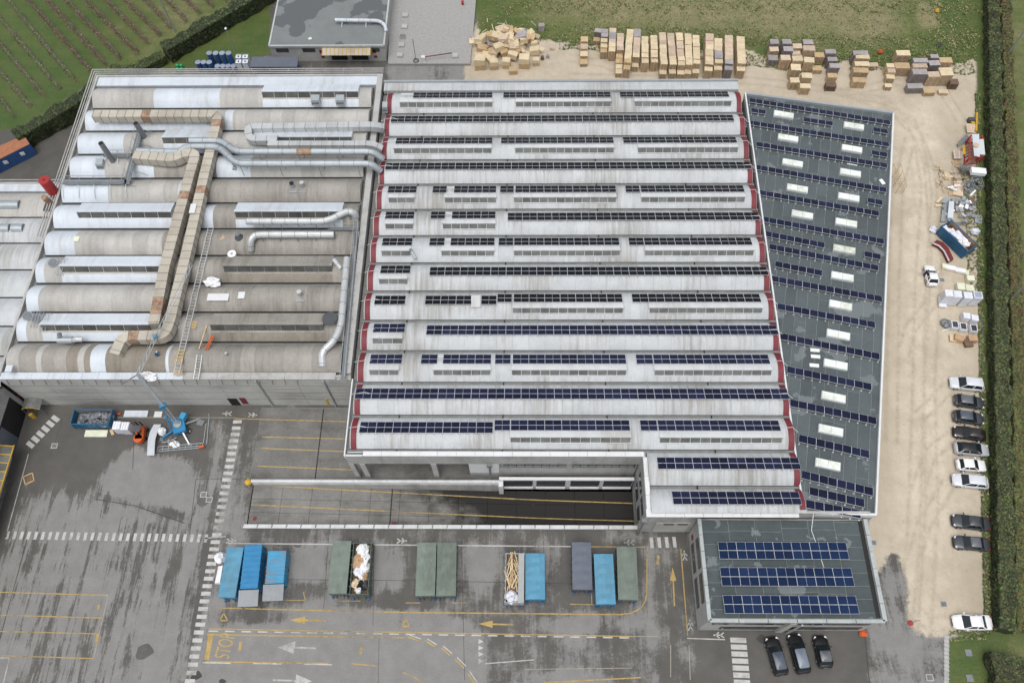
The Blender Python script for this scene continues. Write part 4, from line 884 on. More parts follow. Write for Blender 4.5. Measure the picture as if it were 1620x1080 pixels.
# round disc on a post, fans, vents
x, y = at(522, 503, 11.2); T = thing('round_disc', 'dark round metal disc on a post beside the ribbed pipe', 'metal disc', (x, y, 9.6))
mb = MB(); mb.cyl((x, y), 1.08, 11.15, 11.3, 28, r2=.95); mb.build('disc', MAT['steel_dark'], T); mb = MB(); mb.cyl((x+.2, y-.2), .35, 9.6, 11.1, 12); mb.build('post', MAT['galv'], T)
for px, py, lab in ((148-104, 500, 'left of two dish fans at the lower left roof corner'), (58, 504, 'right of two dish fans at the lower left roof corner'), (84, 416, 'lone dish fan with handrails near the upper white roof end')):
    x, y = at(px, py, 10.2); T = thing('roof_fan', lab, 'fan', (x, y, 9.6), 0, 'roof fans with handrails')
    mb = MB(); mb.cyl((x, y), .62, 10.0, 10.35, 14, r2=.75); mb.build('bowl', MAT['galv'], T); mb = MB(); mb.cyl((x, y), .62, 10.36, 10.4, 14); mb.build('mouth', MAT['galv_dark'], T)
    mb = MB(); mb.cyl((x, y), .3, 9.2, 10, 10); mb.build('post', MAT['galv_dark'], T); mb = MB()
    for q in (.3, .9, 1.5): mb.tube([(x+.6+q*.7, y-1.8, 9.2), (x+.6+q*.7, y-1.7, 10.2), (x+.9+q*.7, y+.6, 10.8), (x+1.0+q*.7, y+.7, 9.9)], .04, 5)
    mb.build('handrail', MAT['galv'], T)
for px, py, lab in ((463, 295, 'dark mouthed exhaust cowl left of a twin on the upper beige roof'), (479, 294, 'pale capsule vent right of a twin on the upper beige roof'), (475, 466, 'small white capped vent alone on the brown vault'), (359, 561, 'tiny white capped vent on the yard-side vault'),
                    (370, 262, 'small black box vent under the fat pipes')):
    x, y = at(px, py, 10.2); T = thing('roof_vent', lab, 'vent', (x, y, 9.8)); s = 1 if px > 400 else .5
    mb = MB(); mb.cyl((x, y), .3*s, 9.7, 10.3+.6*s, 12); mb.build('pipe', MAT['galv'], T); mb = MB(); mb.cyl((x, y), .34*s, 10.3+.6*s, 10.45+.6*s, 12); mb.build('cap', MAT['black'] if px in (463, 370) else MAT['galv_light'], T)
    mb = MB(); mb.box(x-.6*s, x+.6*s, y-.9*s, y+.4*s, 9.7, 9.86); mb.build('base', MAT['galv'], T)
for px, py, w_, lab in ((499, 156, 1.35, 'left of two grey box vents on the top skylight'), (538, 156, 1.35, 'right of two grey box vents on the top skylight'), (609, 167, .8, 'pale box vent on the wall beside the first red band'), (158, 257, 1.1, 'grey box vent left of the chimney stack')):
    x, y = at(px, py, 10.4); T = thing('box_vent', lab, 'vent', (x, y, 9.6)); mb = MB(); mb.hexa([(x-w_/2, y-.8, 9.6), (x+w_/2, y-.8, 9.6), (x+w_/2, y+.6, 9.6), (x-w_/2, y+.6, 9.6), (x-w_/2, y-.55, 10.6), (x+w_/2, y-.55, 10.6), (x+w_/2, y+.5, 10.75), (x-w_/2, y+.5, 10.75)]); mb.build('housing', MAT['galv'], T)
    mb = MB(); mb.obox((x, y-.72, 10.0), (w_*.85, .05, .5)); mb.build('louvre', MAT['galv_dark'], T)
# cyclone with cowl on the lowest skylight
x, y = at(105, 537, 10.3); T = thing('cyclone_filter', 'grey cylindrical filter unit with tilted open cowl on the white apron', 'filter unit', (x, y, 9.6))
mb = MB(); mb.tube([(x-1.2, y, 10.2), (x+.9, y, 10.2)], .48, 14); mb.build('drum', MAT['galv'], T); mb = MB(); mb.tube([(x+.9, y, 10.2), (x+1.5, y, 10.4), (x+2.1, y+.1, 10.2)], .36, 12); mb.build('cowl', MAT['galv_light'], T); mb = MB(); mb.tube([(x-.8, y, 10.3), (x-.8, y+.6, 11)], .3, 10); mb.build('inlet', MAT['galv_dark'], T)
# red tank
x, y = at(91, 318, 7.9); T = thing('red_tank', 'upright red cylindrical tank at the corner of the low hall', 'tank', (x, y, 7.9))
mb = MB(); mb.cyl((x-.3, y+.9, 0), .82, 8.4, 11.9, 22); mb.build('shell', MAT['red_paint'], T); mb = MB(); mb.cyl((x-.3, y+.9, 0), .16, 11.9, 12.05, 10); mb.build('lid', MAT['red_sheet'], T)
mb = MB(); mb.tube([(x-.5, y-.9, 8.2), (x-.5, y-1.2, 10.4)], .45, 12); mb.build('rusty_elbow', MAT['rust'], T); mb = MB(); mb.box(x-1.6, x+.4, y-2.0, y-.6, 8.0, 8.2); mb.build('platform', MAT['steel_dark'], T)
# ladders lying on the vaults
def ladder(label, a, b_, wd, n, m):
    T = thing('ladder', label, 'ladder', a); a = Vector(a); b_ = Vector(b_); d = b_-a; s = d.normalized().cross(Vector((0, 0, 1)))*wd/2
    for q in (-1, 1): mb = MB(); mb.bar(a+s*q, b_+s*q, .09); mb.build('rail', m, T)
    for i in range(n): p = a+d*((i+.5)/n); mb = MB(); mb.bar(p-s, p+s, .06); mb.build('rung', m, T)
ladder('very long aluminium roof ladder with many rungs across the brown vaults', at3(333, 362, 10.3), at3(279, 590, 10.3), .75, 44, MAT['galv_light'])
ladder('short pale ladder lying over the yard-side roof edge', at3(316, 561, 10.2), at3(310, 600, 9.3), .7, 8, MAT['galv_light'])
ladder('blue-white aluminium ladder lying beside the beige duct end', at3(286, 480, 10.1), at3(280, 520, 10.0), .45, 7, MAT['roof_white'])
def pallet_mesh(name, m, w_=1.2, d=.8):
    mb = MB()
    for x in (.05, w_/2-.05, w_-.15): mb.box(x, x+.1, 0, d, 0, .1)
    n = 5
    for i in range(n): a = d*i/n; mb.box(0, w_, a+.01, a+d/n-.05, .1, .13)
    return mb.mesh(name, m)
PAL = {}
def pallet(label, x, y, z, rz, m, group=None, tilt=0, w_=1.2, d=.8):
    k = (m.name, w_, d)
    if k not in PAL: PAL[k] = pallet_mesh('wooden_pallet', m, w_, d)
    o = put('wooden_pallet', PAL[k], loc=(x, y, z), rot=(tilt, tilt*.6, rz)); return tag(o, label, 'pallet', group)
for px, py, rz, lab in ((317, 519, 1.45, 'pale wooden pallet alone on the brown vault'), (283, 574, .05, 'orange pallet at the ladder foot, upper of two'), (280, 590, .05, 'orange pallet at the ladder foot, lower of two')):
    x, y = at(px, py, 10); pallet(lab, x-.6, y-.2, 10.05 if py < 580 else 9.6, rz, MAT['wood_mid'])
x, y = at(286, 561, 10.2); T = thing('work_platform', 'small yellow steel frame at the foot of the long roof ladder', 'frame', (x, y, 10.1)); mb = MB()
for a, b_ in (((-.4, -.5), (.4, -.5)), ((.4, -.5), (.4, .5)), ((.4, .5), (-.4, .5)), ((-.4, .5), (-.4, -.5)), ((-.4, 0), (.4, 0))): mb.bar((x+a[0], y+a[1], 10.3), (x+b_[0], y+b_[1], 10.3), .1)
mb.build('frame', MAT['yellow_paint'], T)
x, y = at(330, 541, 10.1); mb = MB(); mb.bar((x-.25, y-1.2, 10.1), (x+.25, y+1.1, 10.1), .12); mb.bar((x+.05, y-1.2, 10.1), (x+.5, y+1.1, 10.1), .12)
for i in range(7): mb.bar((x-.2+.07*i, y-1+.3*i, 10.1), (x+.15+.07*i, y-1+.3*i, 10.1), .08)
tag(mb.build('trestle', MAT['orange_paint']), 'orange folding trestle lying on the vault by the brown skylight', 'trestle')
x, y = at(321, 533, 10.1); mb = MB(); mb.bar((x-.2, y-1.8, 10.05), (x+.2, y+1.8, 10.05), .14); tag(mb.build('timber_plank', MAT['wood_mid']), 'thin brown plank lying left of the orange trestle', 'plank')
for px, py, sx, sy, lab, mm in ((345, 470, 3.0, 1.15, 'long white sheet lying on the brown vault', 'white_paint'), (382, 467, .95, 1.1, 'small square white sheet right of the long white sheet', 'white_paint'), (311, 340, .85, 1.7, 'white panel propped on the beige duct', 'white_paint'), (14, 583, .9, 1.0, 'pale panel at the lower left roof corner', 'roof_white'), (121, 378, .8, .9, 'pale turquoise lid on the white roof sheets', 'cream')):
    x, y = at(px, py, 10.1); mb = MB(); mb.obox((x, y, 10.12 if px != 311 else 11.7), (sx, sy, .06), .0); tag(mb.build('sheet_panel', MAT[mm]), lab, 'panel')
for px, py, r, lab in ((335, 447, (1.1, .7, .5), 'crumpled white sacks heaped on the vault beside the ladder'), (230, 592, (1.1, .6, .5), 'white plastic bundle on the roof edge under the crane jib')):
    x, y = at(px, py, 10.0); T = thing('sack_heap', lab, 'sacks', (x, y, 9.9)); mb = MB(); mb.blob((x, y, 10.1 if py < 500 else 9.3), r, 0, 5, 12, 7, .3); mb.build('sack', MAT['white_sack'], T); mb = MB(); mb.blob((x+.9, y-.3, 10.0 if py < 500 else 9.3), (.5, .4, .35), 0, 9); mb.build('sack', MAT['white_sack'], T)
x, y = at(367, 402, 10.1); T = thing('paper_reel', 'round white patterned bundle on the brown vault', 'bundle', (x, y, 10)); mb = MB(); mb.cyl((x, y), .62, 9.95, 10.25, 18); mb.build('body', MAT['white_sack'], T); mb = MB(); mb.cyl((x, y), .2, 10.25, 10.29, 10); mb.build('core', MAT['galv'], T)
x, y = at(378, 375, 10.1); T = thing('cone_hood', 'dark cone hood left of the sooty ribbed pipe', 'hood', (x, y, 9.9)); mb = MB(); mb.cyl((x, y), .75, 9.9, 10.6, 14, r2=.3); mb.build('cone', MAT['steel_dark'], T); mb = MB(); mb.cyl((x, y), .3, 10.6, 10.8, 10); mb.build('neck', MAT['galv_dark'], T)
x, y = at(295, 377, 10.1); T = thing('scaffold_planks', 'small pile of orange timber offcuts on the sooty vault', 'timber', (at(295+58, 377, 10)[0], y, 10))
x = T.location.x
for i in range(4): mb = MB(); mb.obox((x+.12*i-.2, y+.1*i, 10.05+.03*i), (.12, .8, .08), .5*i-.6); mb.build('offcut', MAT['wood_mid'], T)
x, y = at(654, 402, 10.1); T = thing('cowl_pipe', 'short grey pipe leaning out of the small skylight by the red band', 'pipe', (x, y, 9.8)); mb = MB(); mb.tube([(x-.35, y+.5, 10.2), (x+.35, y-.7, 9.9)], .2, 10); mb.build('pipe', MAT['galv'], T); mb = MB(); mb.cyl((x-.4, y+.55), .25, 10.1, 10.45, 10); mb.build('collar', MAT['galv_dark'], T)
# pipe on the warehouse roof
T = duct('round_pipe', 'pale blue pipe lying along the warehouse roof on two stands', 'pipe', pz([(530, 32, 4.6), (600, 33, 4.6), (609, 40, 4.4), (611, 50, 3.9)]), circ(.32), MAT['roof_white'], step=2.2, part='pipe_section')
for px in (541, 579): x, y = at(px, 33, 4.6); mb = MB(); mb.bar((x, y, 4.4), (x-.1, y-.7, NZ+.12), .12); mb.bar((x, y+.1, 4.4), (x+.1, y+.4, NZ+.12), .12); mb.build('stand', MAT['galv'], T)
x, y = at(491, 63, NZ); mb = MB(); mb.obox((x, y, NZ+.2), (.6, .5, .2), .6); tag(mb.build('roof_hatch', MAT['white_paint']), 'tiny white square cap on the warehouse roof', 'roof cap')
for i, (px, py) in enumerate(((641, 25), (640, 43), (637, 59), (635, 72), (633, 88), (720, 89))):
    x, y = at(px, py, .6); T = thing('square_cover', '%s concrete roof cover of the row on the gravel terrace, counted from the far end' % ORD[i] if i < 5 else 'lone pale cover at the right side of the gravel terrace', 'cover', (x, y, .5), 0, 'square covers on the gravel terrace'); mb = MB(); mb.box(x-.55, x+.55, y-.5, y+.5, .5, .8); mb.build('curb', MAT['concrete'], T); mb = MB(); mb.box(x-.5, x+.5, y-.45, y+.45, .8, .88); mb.build('lid', MAT['concrete'] if i != 2 else MAT['concrete_dark'], T)
x, y = at(670, 95, .6); T = thing('barrier', 'grey barrier box with a raised dark red boom on the gravel terrace', 'barrier', (x, y, .5)); mb = MB(); mb.box(x-.35, x+.35, y-.3, y+.3, .5, 1.4); mb.build('box', MAT['white_paint'], T); mb = MB(); mb.bar((x+.3, y, 1.3), (*at(715, 84, 1.6), 1.6), .13); mb.build('boom', MAT['red_sheet'], T)
x, y = at(658, 96, .6); T = thing('ring_post', 'thin post with a coiled hose standing at the terrace edge', 'post', (x, y, .5)); mb = MB(); mb.tube([(x, y, .5), (x, y, 5.6)], .06, 6); mb.build('post', MAT['galv_dark'], T); mb = MB(); mb.tube([(x+.45*math.cos(a), y+.45*math.sin(a), .6) for a in np.linspace(0, 6.28, 14)], .1, 6); mb.build('coil', MAT['steel_dark'], T)
x, y = at(732, 7, .6); T = thing('hydrant', 'small red hydrant post at the terrace corner', 'hydrant', (x, y, .5)); mb = MB(); mb.cyl((x, y), .22, .5, 1.3, 10); mb.build('body', MAT['red_paint'], T); mb = MB(); mb.cyl((x, y), .28, 1.3, 1.45, 10, r2=.12); mb.build('cap', MAT['red_paint'], T)
# ------------------------------------------------------------------ sunk loading lane
x0, x1, y0, y1 = LANE; ZB = -2.5; xm = at(840, 800, -2.5)[0]
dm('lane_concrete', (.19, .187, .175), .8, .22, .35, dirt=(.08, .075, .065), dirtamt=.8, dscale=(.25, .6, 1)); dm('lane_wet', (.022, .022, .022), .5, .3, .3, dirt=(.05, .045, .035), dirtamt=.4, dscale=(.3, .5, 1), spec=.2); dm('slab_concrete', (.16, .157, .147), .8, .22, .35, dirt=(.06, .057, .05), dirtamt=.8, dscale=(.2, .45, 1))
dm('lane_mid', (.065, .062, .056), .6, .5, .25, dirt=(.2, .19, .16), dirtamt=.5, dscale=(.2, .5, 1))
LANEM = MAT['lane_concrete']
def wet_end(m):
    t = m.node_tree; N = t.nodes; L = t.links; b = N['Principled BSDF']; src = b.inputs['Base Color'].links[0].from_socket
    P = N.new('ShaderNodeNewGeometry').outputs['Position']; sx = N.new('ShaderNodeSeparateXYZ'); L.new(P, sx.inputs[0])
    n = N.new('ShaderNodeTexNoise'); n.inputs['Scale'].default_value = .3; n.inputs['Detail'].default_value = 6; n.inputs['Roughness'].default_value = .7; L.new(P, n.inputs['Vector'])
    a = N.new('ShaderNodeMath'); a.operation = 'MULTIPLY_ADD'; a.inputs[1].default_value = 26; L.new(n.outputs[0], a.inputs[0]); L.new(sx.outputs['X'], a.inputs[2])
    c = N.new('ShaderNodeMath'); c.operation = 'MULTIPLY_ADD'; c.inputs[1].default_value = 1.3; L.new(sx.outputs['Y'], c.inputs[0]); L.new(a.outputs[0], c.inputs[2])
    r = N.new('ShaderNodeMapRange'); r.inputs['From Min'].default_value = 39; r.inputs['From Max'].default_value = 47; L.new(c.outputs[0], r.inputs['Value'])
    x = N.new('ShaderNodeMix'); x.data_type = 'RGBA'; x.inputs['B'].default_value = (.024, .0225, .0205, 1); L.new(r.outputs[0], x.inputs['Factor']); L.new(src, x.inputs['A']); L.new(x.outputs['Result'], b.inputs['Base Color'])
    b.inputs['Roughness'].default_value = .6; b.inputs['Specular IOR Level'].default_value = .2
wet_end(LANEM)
def lz(x): return max(ZB, ZB*(x-x0)/(xm-x0)) if x < xm else ZB
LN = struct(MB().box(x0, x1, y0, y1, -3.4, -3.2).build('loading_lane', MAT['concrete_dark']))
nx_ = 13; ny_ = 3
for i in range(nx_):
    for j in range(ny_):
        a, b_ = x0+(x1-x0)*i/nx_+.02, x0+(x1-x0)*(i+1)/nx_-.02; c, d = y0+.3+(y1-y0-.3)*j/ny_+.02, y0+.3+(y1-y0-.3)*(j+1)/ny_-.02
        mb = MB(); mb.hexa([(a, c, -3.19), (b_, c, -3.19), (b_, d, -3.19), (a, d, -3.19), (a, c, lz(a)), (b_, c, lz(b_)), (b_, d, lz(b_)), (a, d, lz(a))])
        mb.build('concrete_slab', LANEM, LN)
def lane_line(p0, p1, wd=.14):
    a = at(*p0, lz(at(*p0)[0])); b_ = at(*p1, lz(at(*p1)[0])); mb = MB(); n = 12; v = Vector((b_[0]-a[0], b_[1]-a[1])); s = Vector((-v.y, v.x)).normalized()*wd/2; P = []
    for i in range(n+1): q = Vector(a)+v*(i/n); z = lz(q.x)+.02; P += [(q.x-s.x, q.y-s.y, z), (q.x+s.x, q.y+s.y, z)]
    mb.add(P, [(2*i, 2*i+2, 2*i+3, 2*i+1) for i in range(n)]); mb.build('lane_line', MAT['yellow_line'], LN)
lane_line((404, 767), (1006, 796)); lane_line((398, 798), (1008, 824))
xx = at(618, 800, lz(at(618, 800)[0]))[0]; mb = MB(); mb.box(xx, xx+.15, y0+.3, y1, lz(xx)-.03, lz(xx)+.02); mb.build('drain_slot', MAT['black'], LN); xx = at(840, 800, ZB)[0]; mb = MB(); mb.box(xx, xx+.12, y0+.3, y1, ZB-.1, ZB+.02); mb.build('drain_slot', MAT['black'], LN); mb = MB(); mb.box(xx+.2, xx+.3, y0+.3, y1, ZB-.1, ZB+.03); mb.build('drain_kerb', MAT['concrete'], LN)
for px, py in ((403, 820), (623, 829)): x, y = at(px, py, lz(at(px, py)[0])); mb = MB(); mb.box(x-.25, x+.25, y-.25, y+.25, -1, lz(x+.25)+.04); mb.build('drain_cover', MAT['red_sheet'], LN)
# low wall with white capping between lane and yard, and dividing wall with pipe capping
T = thing('parapet_wall', 'low concrete wall with white capping pieces along the truck parking', 'wall', (x0, y0, 0))
mb = MB(); mb.box(x0-.6, x1+.1, y0-.05, y0+.28, -3, .55); mb.build('wall', MAT['concrete'], T); n = 27
for i in range(n): a = x0-.4+(x1-x0+.4)*i/n; mb = MB(); mb.box(a+.03, a+(x1-x0+.4)/n-.03, y0-.12, y0+.4, .56, .72); mb.build('capping', MAT['roof_white_trim'], T)
for i in range(n): a = x0-.4+(x1-x0+.4)*i/n; mb = MB(); mb.bar((a, y0-.1, .8), (a+.15, y0+.35, .8), .05); mb.build('bracket', MAT['steel_dark'], T)
T = thing('ramp_wall', 'dividing wall capped by a long white pipe with a yellow ball end', 'wall', (x0, y1, 0))
xe = at(789, 757, 1)[0]; mb = MB(); mb.box(x0, xe+.2, y1-.1, y1+.35, -3.1, .7); mb.build('wall', MAT['concrete'], T)
mb = MB(); mb.tube([(x0-.1, y1+.28, .95), (xe, y1+.28, .95)], .26, 12); mb.build('pipe_capping', MAT['roof_white_trim'], T)
mb = MB(); mb.blob((x0-.5, y1+.12, .9), (.5, .5, .5), 0, 1, 16, 10, 0, cut=False); mb.build('yellow_ball', MAT['yellow_paint'], T, smooth=True)
mb = MB(); mb.box(xe, at(796, 765, 1)[0], y1-.5, y1+.35, -3, 1.2); mb.build('end_block', MAT['white_paint'], T)
# concrete apron under the hall
xa0 = at(405, 700)[0]
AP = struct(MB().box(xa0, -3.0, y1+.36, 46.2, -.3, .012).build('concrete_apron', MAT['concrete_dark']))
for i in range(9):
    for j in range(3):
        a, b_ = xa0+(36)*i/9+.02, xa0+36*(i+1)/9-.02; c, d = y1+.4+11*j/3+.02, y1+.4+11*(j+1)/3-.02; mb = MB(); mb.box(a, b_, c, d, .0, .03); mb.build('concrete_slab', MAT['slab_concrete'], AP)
mb = MB(); xx = at(506, 690)[0]; mb.box(xx, xx+.15, y1+.4, 46, .031, .04); mb.build('drain_slot', MAT['black'], AP)
for (a, b_) in (((372, 662), (552, 667)), ((415, 691), (546, 694)), ((414, 709), (546, 714)), ((408, 737), (560, 743))):
    p, q = at(*a), at(*b_); mb = MB(); mb.quad((p[0], p[1]-.07, .036), (q[0], q[1]-.07, .036), (q[0], q[1]+.07, .036), (p[0], p[1]+.07, .036)); mb.build('yellow_line', MAT['yellow_line'], AP)
# ------------------------------------------------------------------ painted markings (pieces of the asphalt)
ZM = .008
def line(a, b_, wd, m, name='painted_line', z=ZM):
    p = Vector(at(*a)); q = Vector(at(*b_)); v = (q-p); s = Vector((-v.y, v.x)).normalized()*wd/2
    mb = MB(); mb.quad((p.x-s.x, p.y-s.y, z), (q.x-s.x, q.y-s.y, z), (q.x+s.x, q.y+s.y, z), (p.x+s.x, p.y+s.y, z)); return struct(mb.build(name, m, ASPHALT))
YL, WL, FL = MAT['yellow_line'], MAT['white_line'], MAT['faded_line']
def arrow(tail, tip, m, wd=.16, hw=.75, hl=2.0):
    p = Vector(at(*tail)); q = Vector(at(*tip)); v = (q-p); L_ = v.length; d = v/L_; s = Vector((-d.y, d.x)); b_ = q-d*hl; mb = MB(); z = ZM
    f = lambda w_: (w_.x, w_.y, z)
    mb.add([f(p-s*wd/2), f(b_-s*wd/2), f(b_+s*wd/2), f(p+s*wd/2)], [(0, 1, 2, 3)]); mb.add([f(b_-s*hw/2), f(q), f(b_+s*hw/2)], [(0, 1, 2)]); struct(mb.build('painted_arrow', m, ASPHALT))
# zebra paths
def zebra(a, b_, n, w_, l_, skip=()):
    p = Vector(at(*a)); q = Vector(at(*b_)); d = (q-p).normalized(); s = Vector((-d.y, d.x))
    me = MB()
    for i in range(n):
        if i in skip: continue
        c = p.lerp(q, i/(n-1)); mb = MB(); e, g = d*w_/2, s*l_/2
        mb.quad(*[(v.x, v.y, ZM) for v in (c-e-g, c+e-g, c+e+g, c-e+g)]); struct(mb.build('crossing_stripe', WL, ASPHALT))
zebra((375.5, 667), (298, 1090), 38, .5, 1.25); zebra((12, 846), (326, 851), 29, .42, 1.05); zebra((87.6, 662), (48, 703), 6, .62, 1.3)
zebra((1031, 858), (1067, 857), 4, .45, 1.4); zebra((1168, 1012), (1175, 1090), 8, .6, 2.0)
for a, b_, w_, m in (((322, 851), (357, 848), .15, WL), ((360, 859), (905, 864), .16, WL), ((905, 864), (1024, 865), .14, YL), ((1024, 865), (1023, 940), .14, YL), ((343, 961), (640, 968), .16, YL), ((640, 968), (980, 971.5), .16, YL),
                     ((330, 994), (1000, 1006), .13, YL), ((1000, 1006), (1040, 1006), .1, FL), ((328, 1003), (640, 1008), .15, YL), ((324, 1046), (519, 1048.5), .16, YL), ((556, 1049), (599, 1053), .14, YL), ((860, 1079), (1014, 1071), .14, YL),
                     ((-40, 935), (171, 941), .13, YL), ((-40, 971), (163, 977), .13, YL), ((-40, 997), (158, 1002), .13, YL), ((-40, 1035), (148, 1041), .13, YL), ((171, 941), (148, 1041), .1, FL), ((0, 1040), (15, 1040), .12, WL), ((15, 1040), (4, 1085), .12, WL),
                     ((1077, 868), (1088, 1005), .15, YL), ((1087, 1009), (1147, 1011), .13, WL), ((45, 718), (9, 850), .12, WL), ((150, 660), (372, 660.5), .09, FL), ((480, 936), (483, 949), .1, YL), ((452, 949), (483, 949), .1, YL),
                     ((535, 950), (570, 950), .1, YL), ((642, 953), (665, 953), .1, YL), ((715, 953), (738, 953), .1, YL), ((902, 955), (940, 956), .1, YL), ((936, 938), (936, 956), .1, YL), ((1061, 1020), (1061, 1070), .1, FL), ((1090, 1020), (1092, 1075), .1, FL), ((768, 1049), (845, 1043), .11, WL), ((830, 1058), (1000, 1056), .08, FL)):
    line(a, b_, w_, m)
pts = [(980, 971.5), (1000, 969), (1014, 961), (1021, 950), (1023, 940)]
for a, b_ in zip(pts, pts[1:]): line(a, b_, .15, YL, z=ZM+.001)
for i in range(26): t = i/26; a = (330+i*26, 997.5+i*.42); line(a, (a[0]+15, a[1]+.25), .16, WL)
for i in range(3): line((321+i*80, 1047.5+i*1.2), (365+i*80, 1048.3+i*1.2), .14, WL, z=ZM+.002)
for (a, b_) in (((645, 1007), (663, 1013)), ((673, 1013), (688, 1022)), ((698, 1024), (712, 1036)), ((720, 1042), (734, 1056)), ((740, 1064), (752, 1082))):
    line(a, b_, .17, YL); line((a[0]+3, a[1]-3), (b_[0]+3, b_[1]-3), .13, WL, z=ZM+.002)
line((637, 1063), (655, 1070), .12, YL); line((655, 1070), (675, 1084), .12, YL)
p, q = at(323, 1000), at(331, 1043); mb = MB(); mb.quad(*[(*at(*c), ZM+.003) for c in ((323, 1043.5), (330.5, 1043.5), (338, 1002), (330, 1001.5))]); struct(mb.build('stop_bar', YL, ASPHALT))
arrow((515, 981), (459, 980), YL, .22, 1.0, 1.9); arrow((500, 1024.5), (440, 1023), WL, .2, 1.5, 2.1); arrow((432, 1075), (494, 1077), WL, .2, 1.5, 2.1); arrow((812, 987.5), (757, 986), YL, .2, .9, 1.8); arrow((1067, 958), (1064, 897), YL, .18, .85, 1.7)
def word(txt, px, py, size, rz, m, w_=1.0):
    cu = bpy.data.curves.new('painted_word', 'FONT'); cu.body = txt; cu.size = size; cu.align_x = 'CENTER'; cu.align_y = 'CENTER'; cu.extrude = 0
    o = bpy.data.objects.new('tmp', cu); COL.objects.link(o); bpy.context.view_layer.update()
    me = bpy.data.meshes.new_from_object(o.evaluated_get(bpy.context.evaluated_depsgraph_get())); bpy.data.objects.remove(o)
    me.materials.clear(); me.materials.append(m); x, y = at(px, py); k = struct(put('painted_word', me, ASPHALT, (x, y, ZM+.002), (0, 0, rz), (w_, 1, 1))); return k
word('STOP', 357, 1021, 2.7, R_(84), YL, .47)
for px, py, RS in ((1083, 878, 0), (1092, 988, 0), (1137, 1004, 1.57), (995, 858, 1.57), (366, 855, -1.57), (636, 855, -1.57), (359, 654, 1.57), (400, 656, -1.57)):
    x, y = at(px, py); mb = MB(); s = .6
    ro = Matrix.Rotation(RS, 2)
    for a, b_ in (((0, -.4), (0, .75)), ((0, .6), (-.6, -.1)), ((0, .6), (.6, -.1)), ((0, -.35), (-.5, -1.1)), ((0, -.35), (.5, -1.1))):
        p = Vector((x, y))+ro @ Vector(a)*s; q = Vector((x, y))+ro @ Vector(b_)*s; v = q-p; n_ = Vector((-v.y, v.x)).normalized()*.07; mb.quad(*[(c.x, c.y, ZM+.001) for c in (p-n_, q-n_, q+n_, p+n_)])
    hc_ = Vector((x, y))+ro @ Vector((0, .95))*s; mb.prism([(hc_.x+.11*math.cos(a), hc_.y+.11*math.sin(a)) for a in np.linspace(0, 5.5, 8)], ZM, ZM+.002); k = struct(mb.build('pedestrian_symbol', WL, ASPHALT))
for px, py in ((354, 976), (642, 985)):
    P = [Vector(at(px-6, py+5)), Vector(at(px+6, py+5)), Vector(at(px, py-7))]
    for i in range(3):
        a, b_ = P[i], P[(i+1) % 3]; v = b_-a; n_ = Vector((-v.y, v.x)).normalized()*.08; mb = MB(); mb.quad(*[(c.x, c.y, ZM) for c in (a-n_, b_-n_, b_+n_, a+n_)]); struct(mb.build('warning_triangle', YL, ASPHALT))
for i, py in enumerate((1014, 1024, 1034, 1045)):
    mb = MB(); mb.add([(*at(757, py-4), ZM), (*at(757, py+4), ZM), (*at(765, py), ZM)], [(0, 1, 2)]); struct(mb.build('yield_triangle', WL, ASPHALT))
for px, py, a, b_ in ((381, 1021, 3, 7), (572, 1027, 4, 7), (155, 1009, 3, 7), (157, 960, 3, 4), (1042, 885, 4, 7)):
    line((px, py-b_), (px-2, py+b_), .35, YL, z=ZM+.001)
for px, py in ((86, 705), (322, 782), (331, 790), (1493, 955), (1471, 1071), (1382, 858), (1490, 443)):
    x, y = at(px, py); mb = MB(); mb.box(x-.45, x+.45, y-.4, y+.4, .0, .02, 0); mb.box(x-.33, x+.33, y-.28, y+.28, .021, .026, 1); struct(mb.build('drain_cover', [MAT['concrete'], MAT['concrete_dark']], ASPHALT))
x, y = at(46, 757); T = thing('timber_crate_base', 'square wooden tray lying on the asphalt near the yellow canopy', 'tray', (x, y, 0)); mb = MB()
for s in (-1, 1): mb.obox((x+.62*s*math.cos(.5), y+.62*s*math.sin(.5), .06), (.12, 1.3, .12), .5)
for s in (-1, 1): mb.obox((x-.62*s*math.sin(.5), y+.62*s*math.cos(.5), .06), (1.3, .12, .12), .5)
mb.build('frame', MAT['wood_mid'], T); mb = MB(); mb.obox((x, y, .025), (1.1, 1.1, .04), .5); mb.build('floor', MAT['wood_dark'], T)
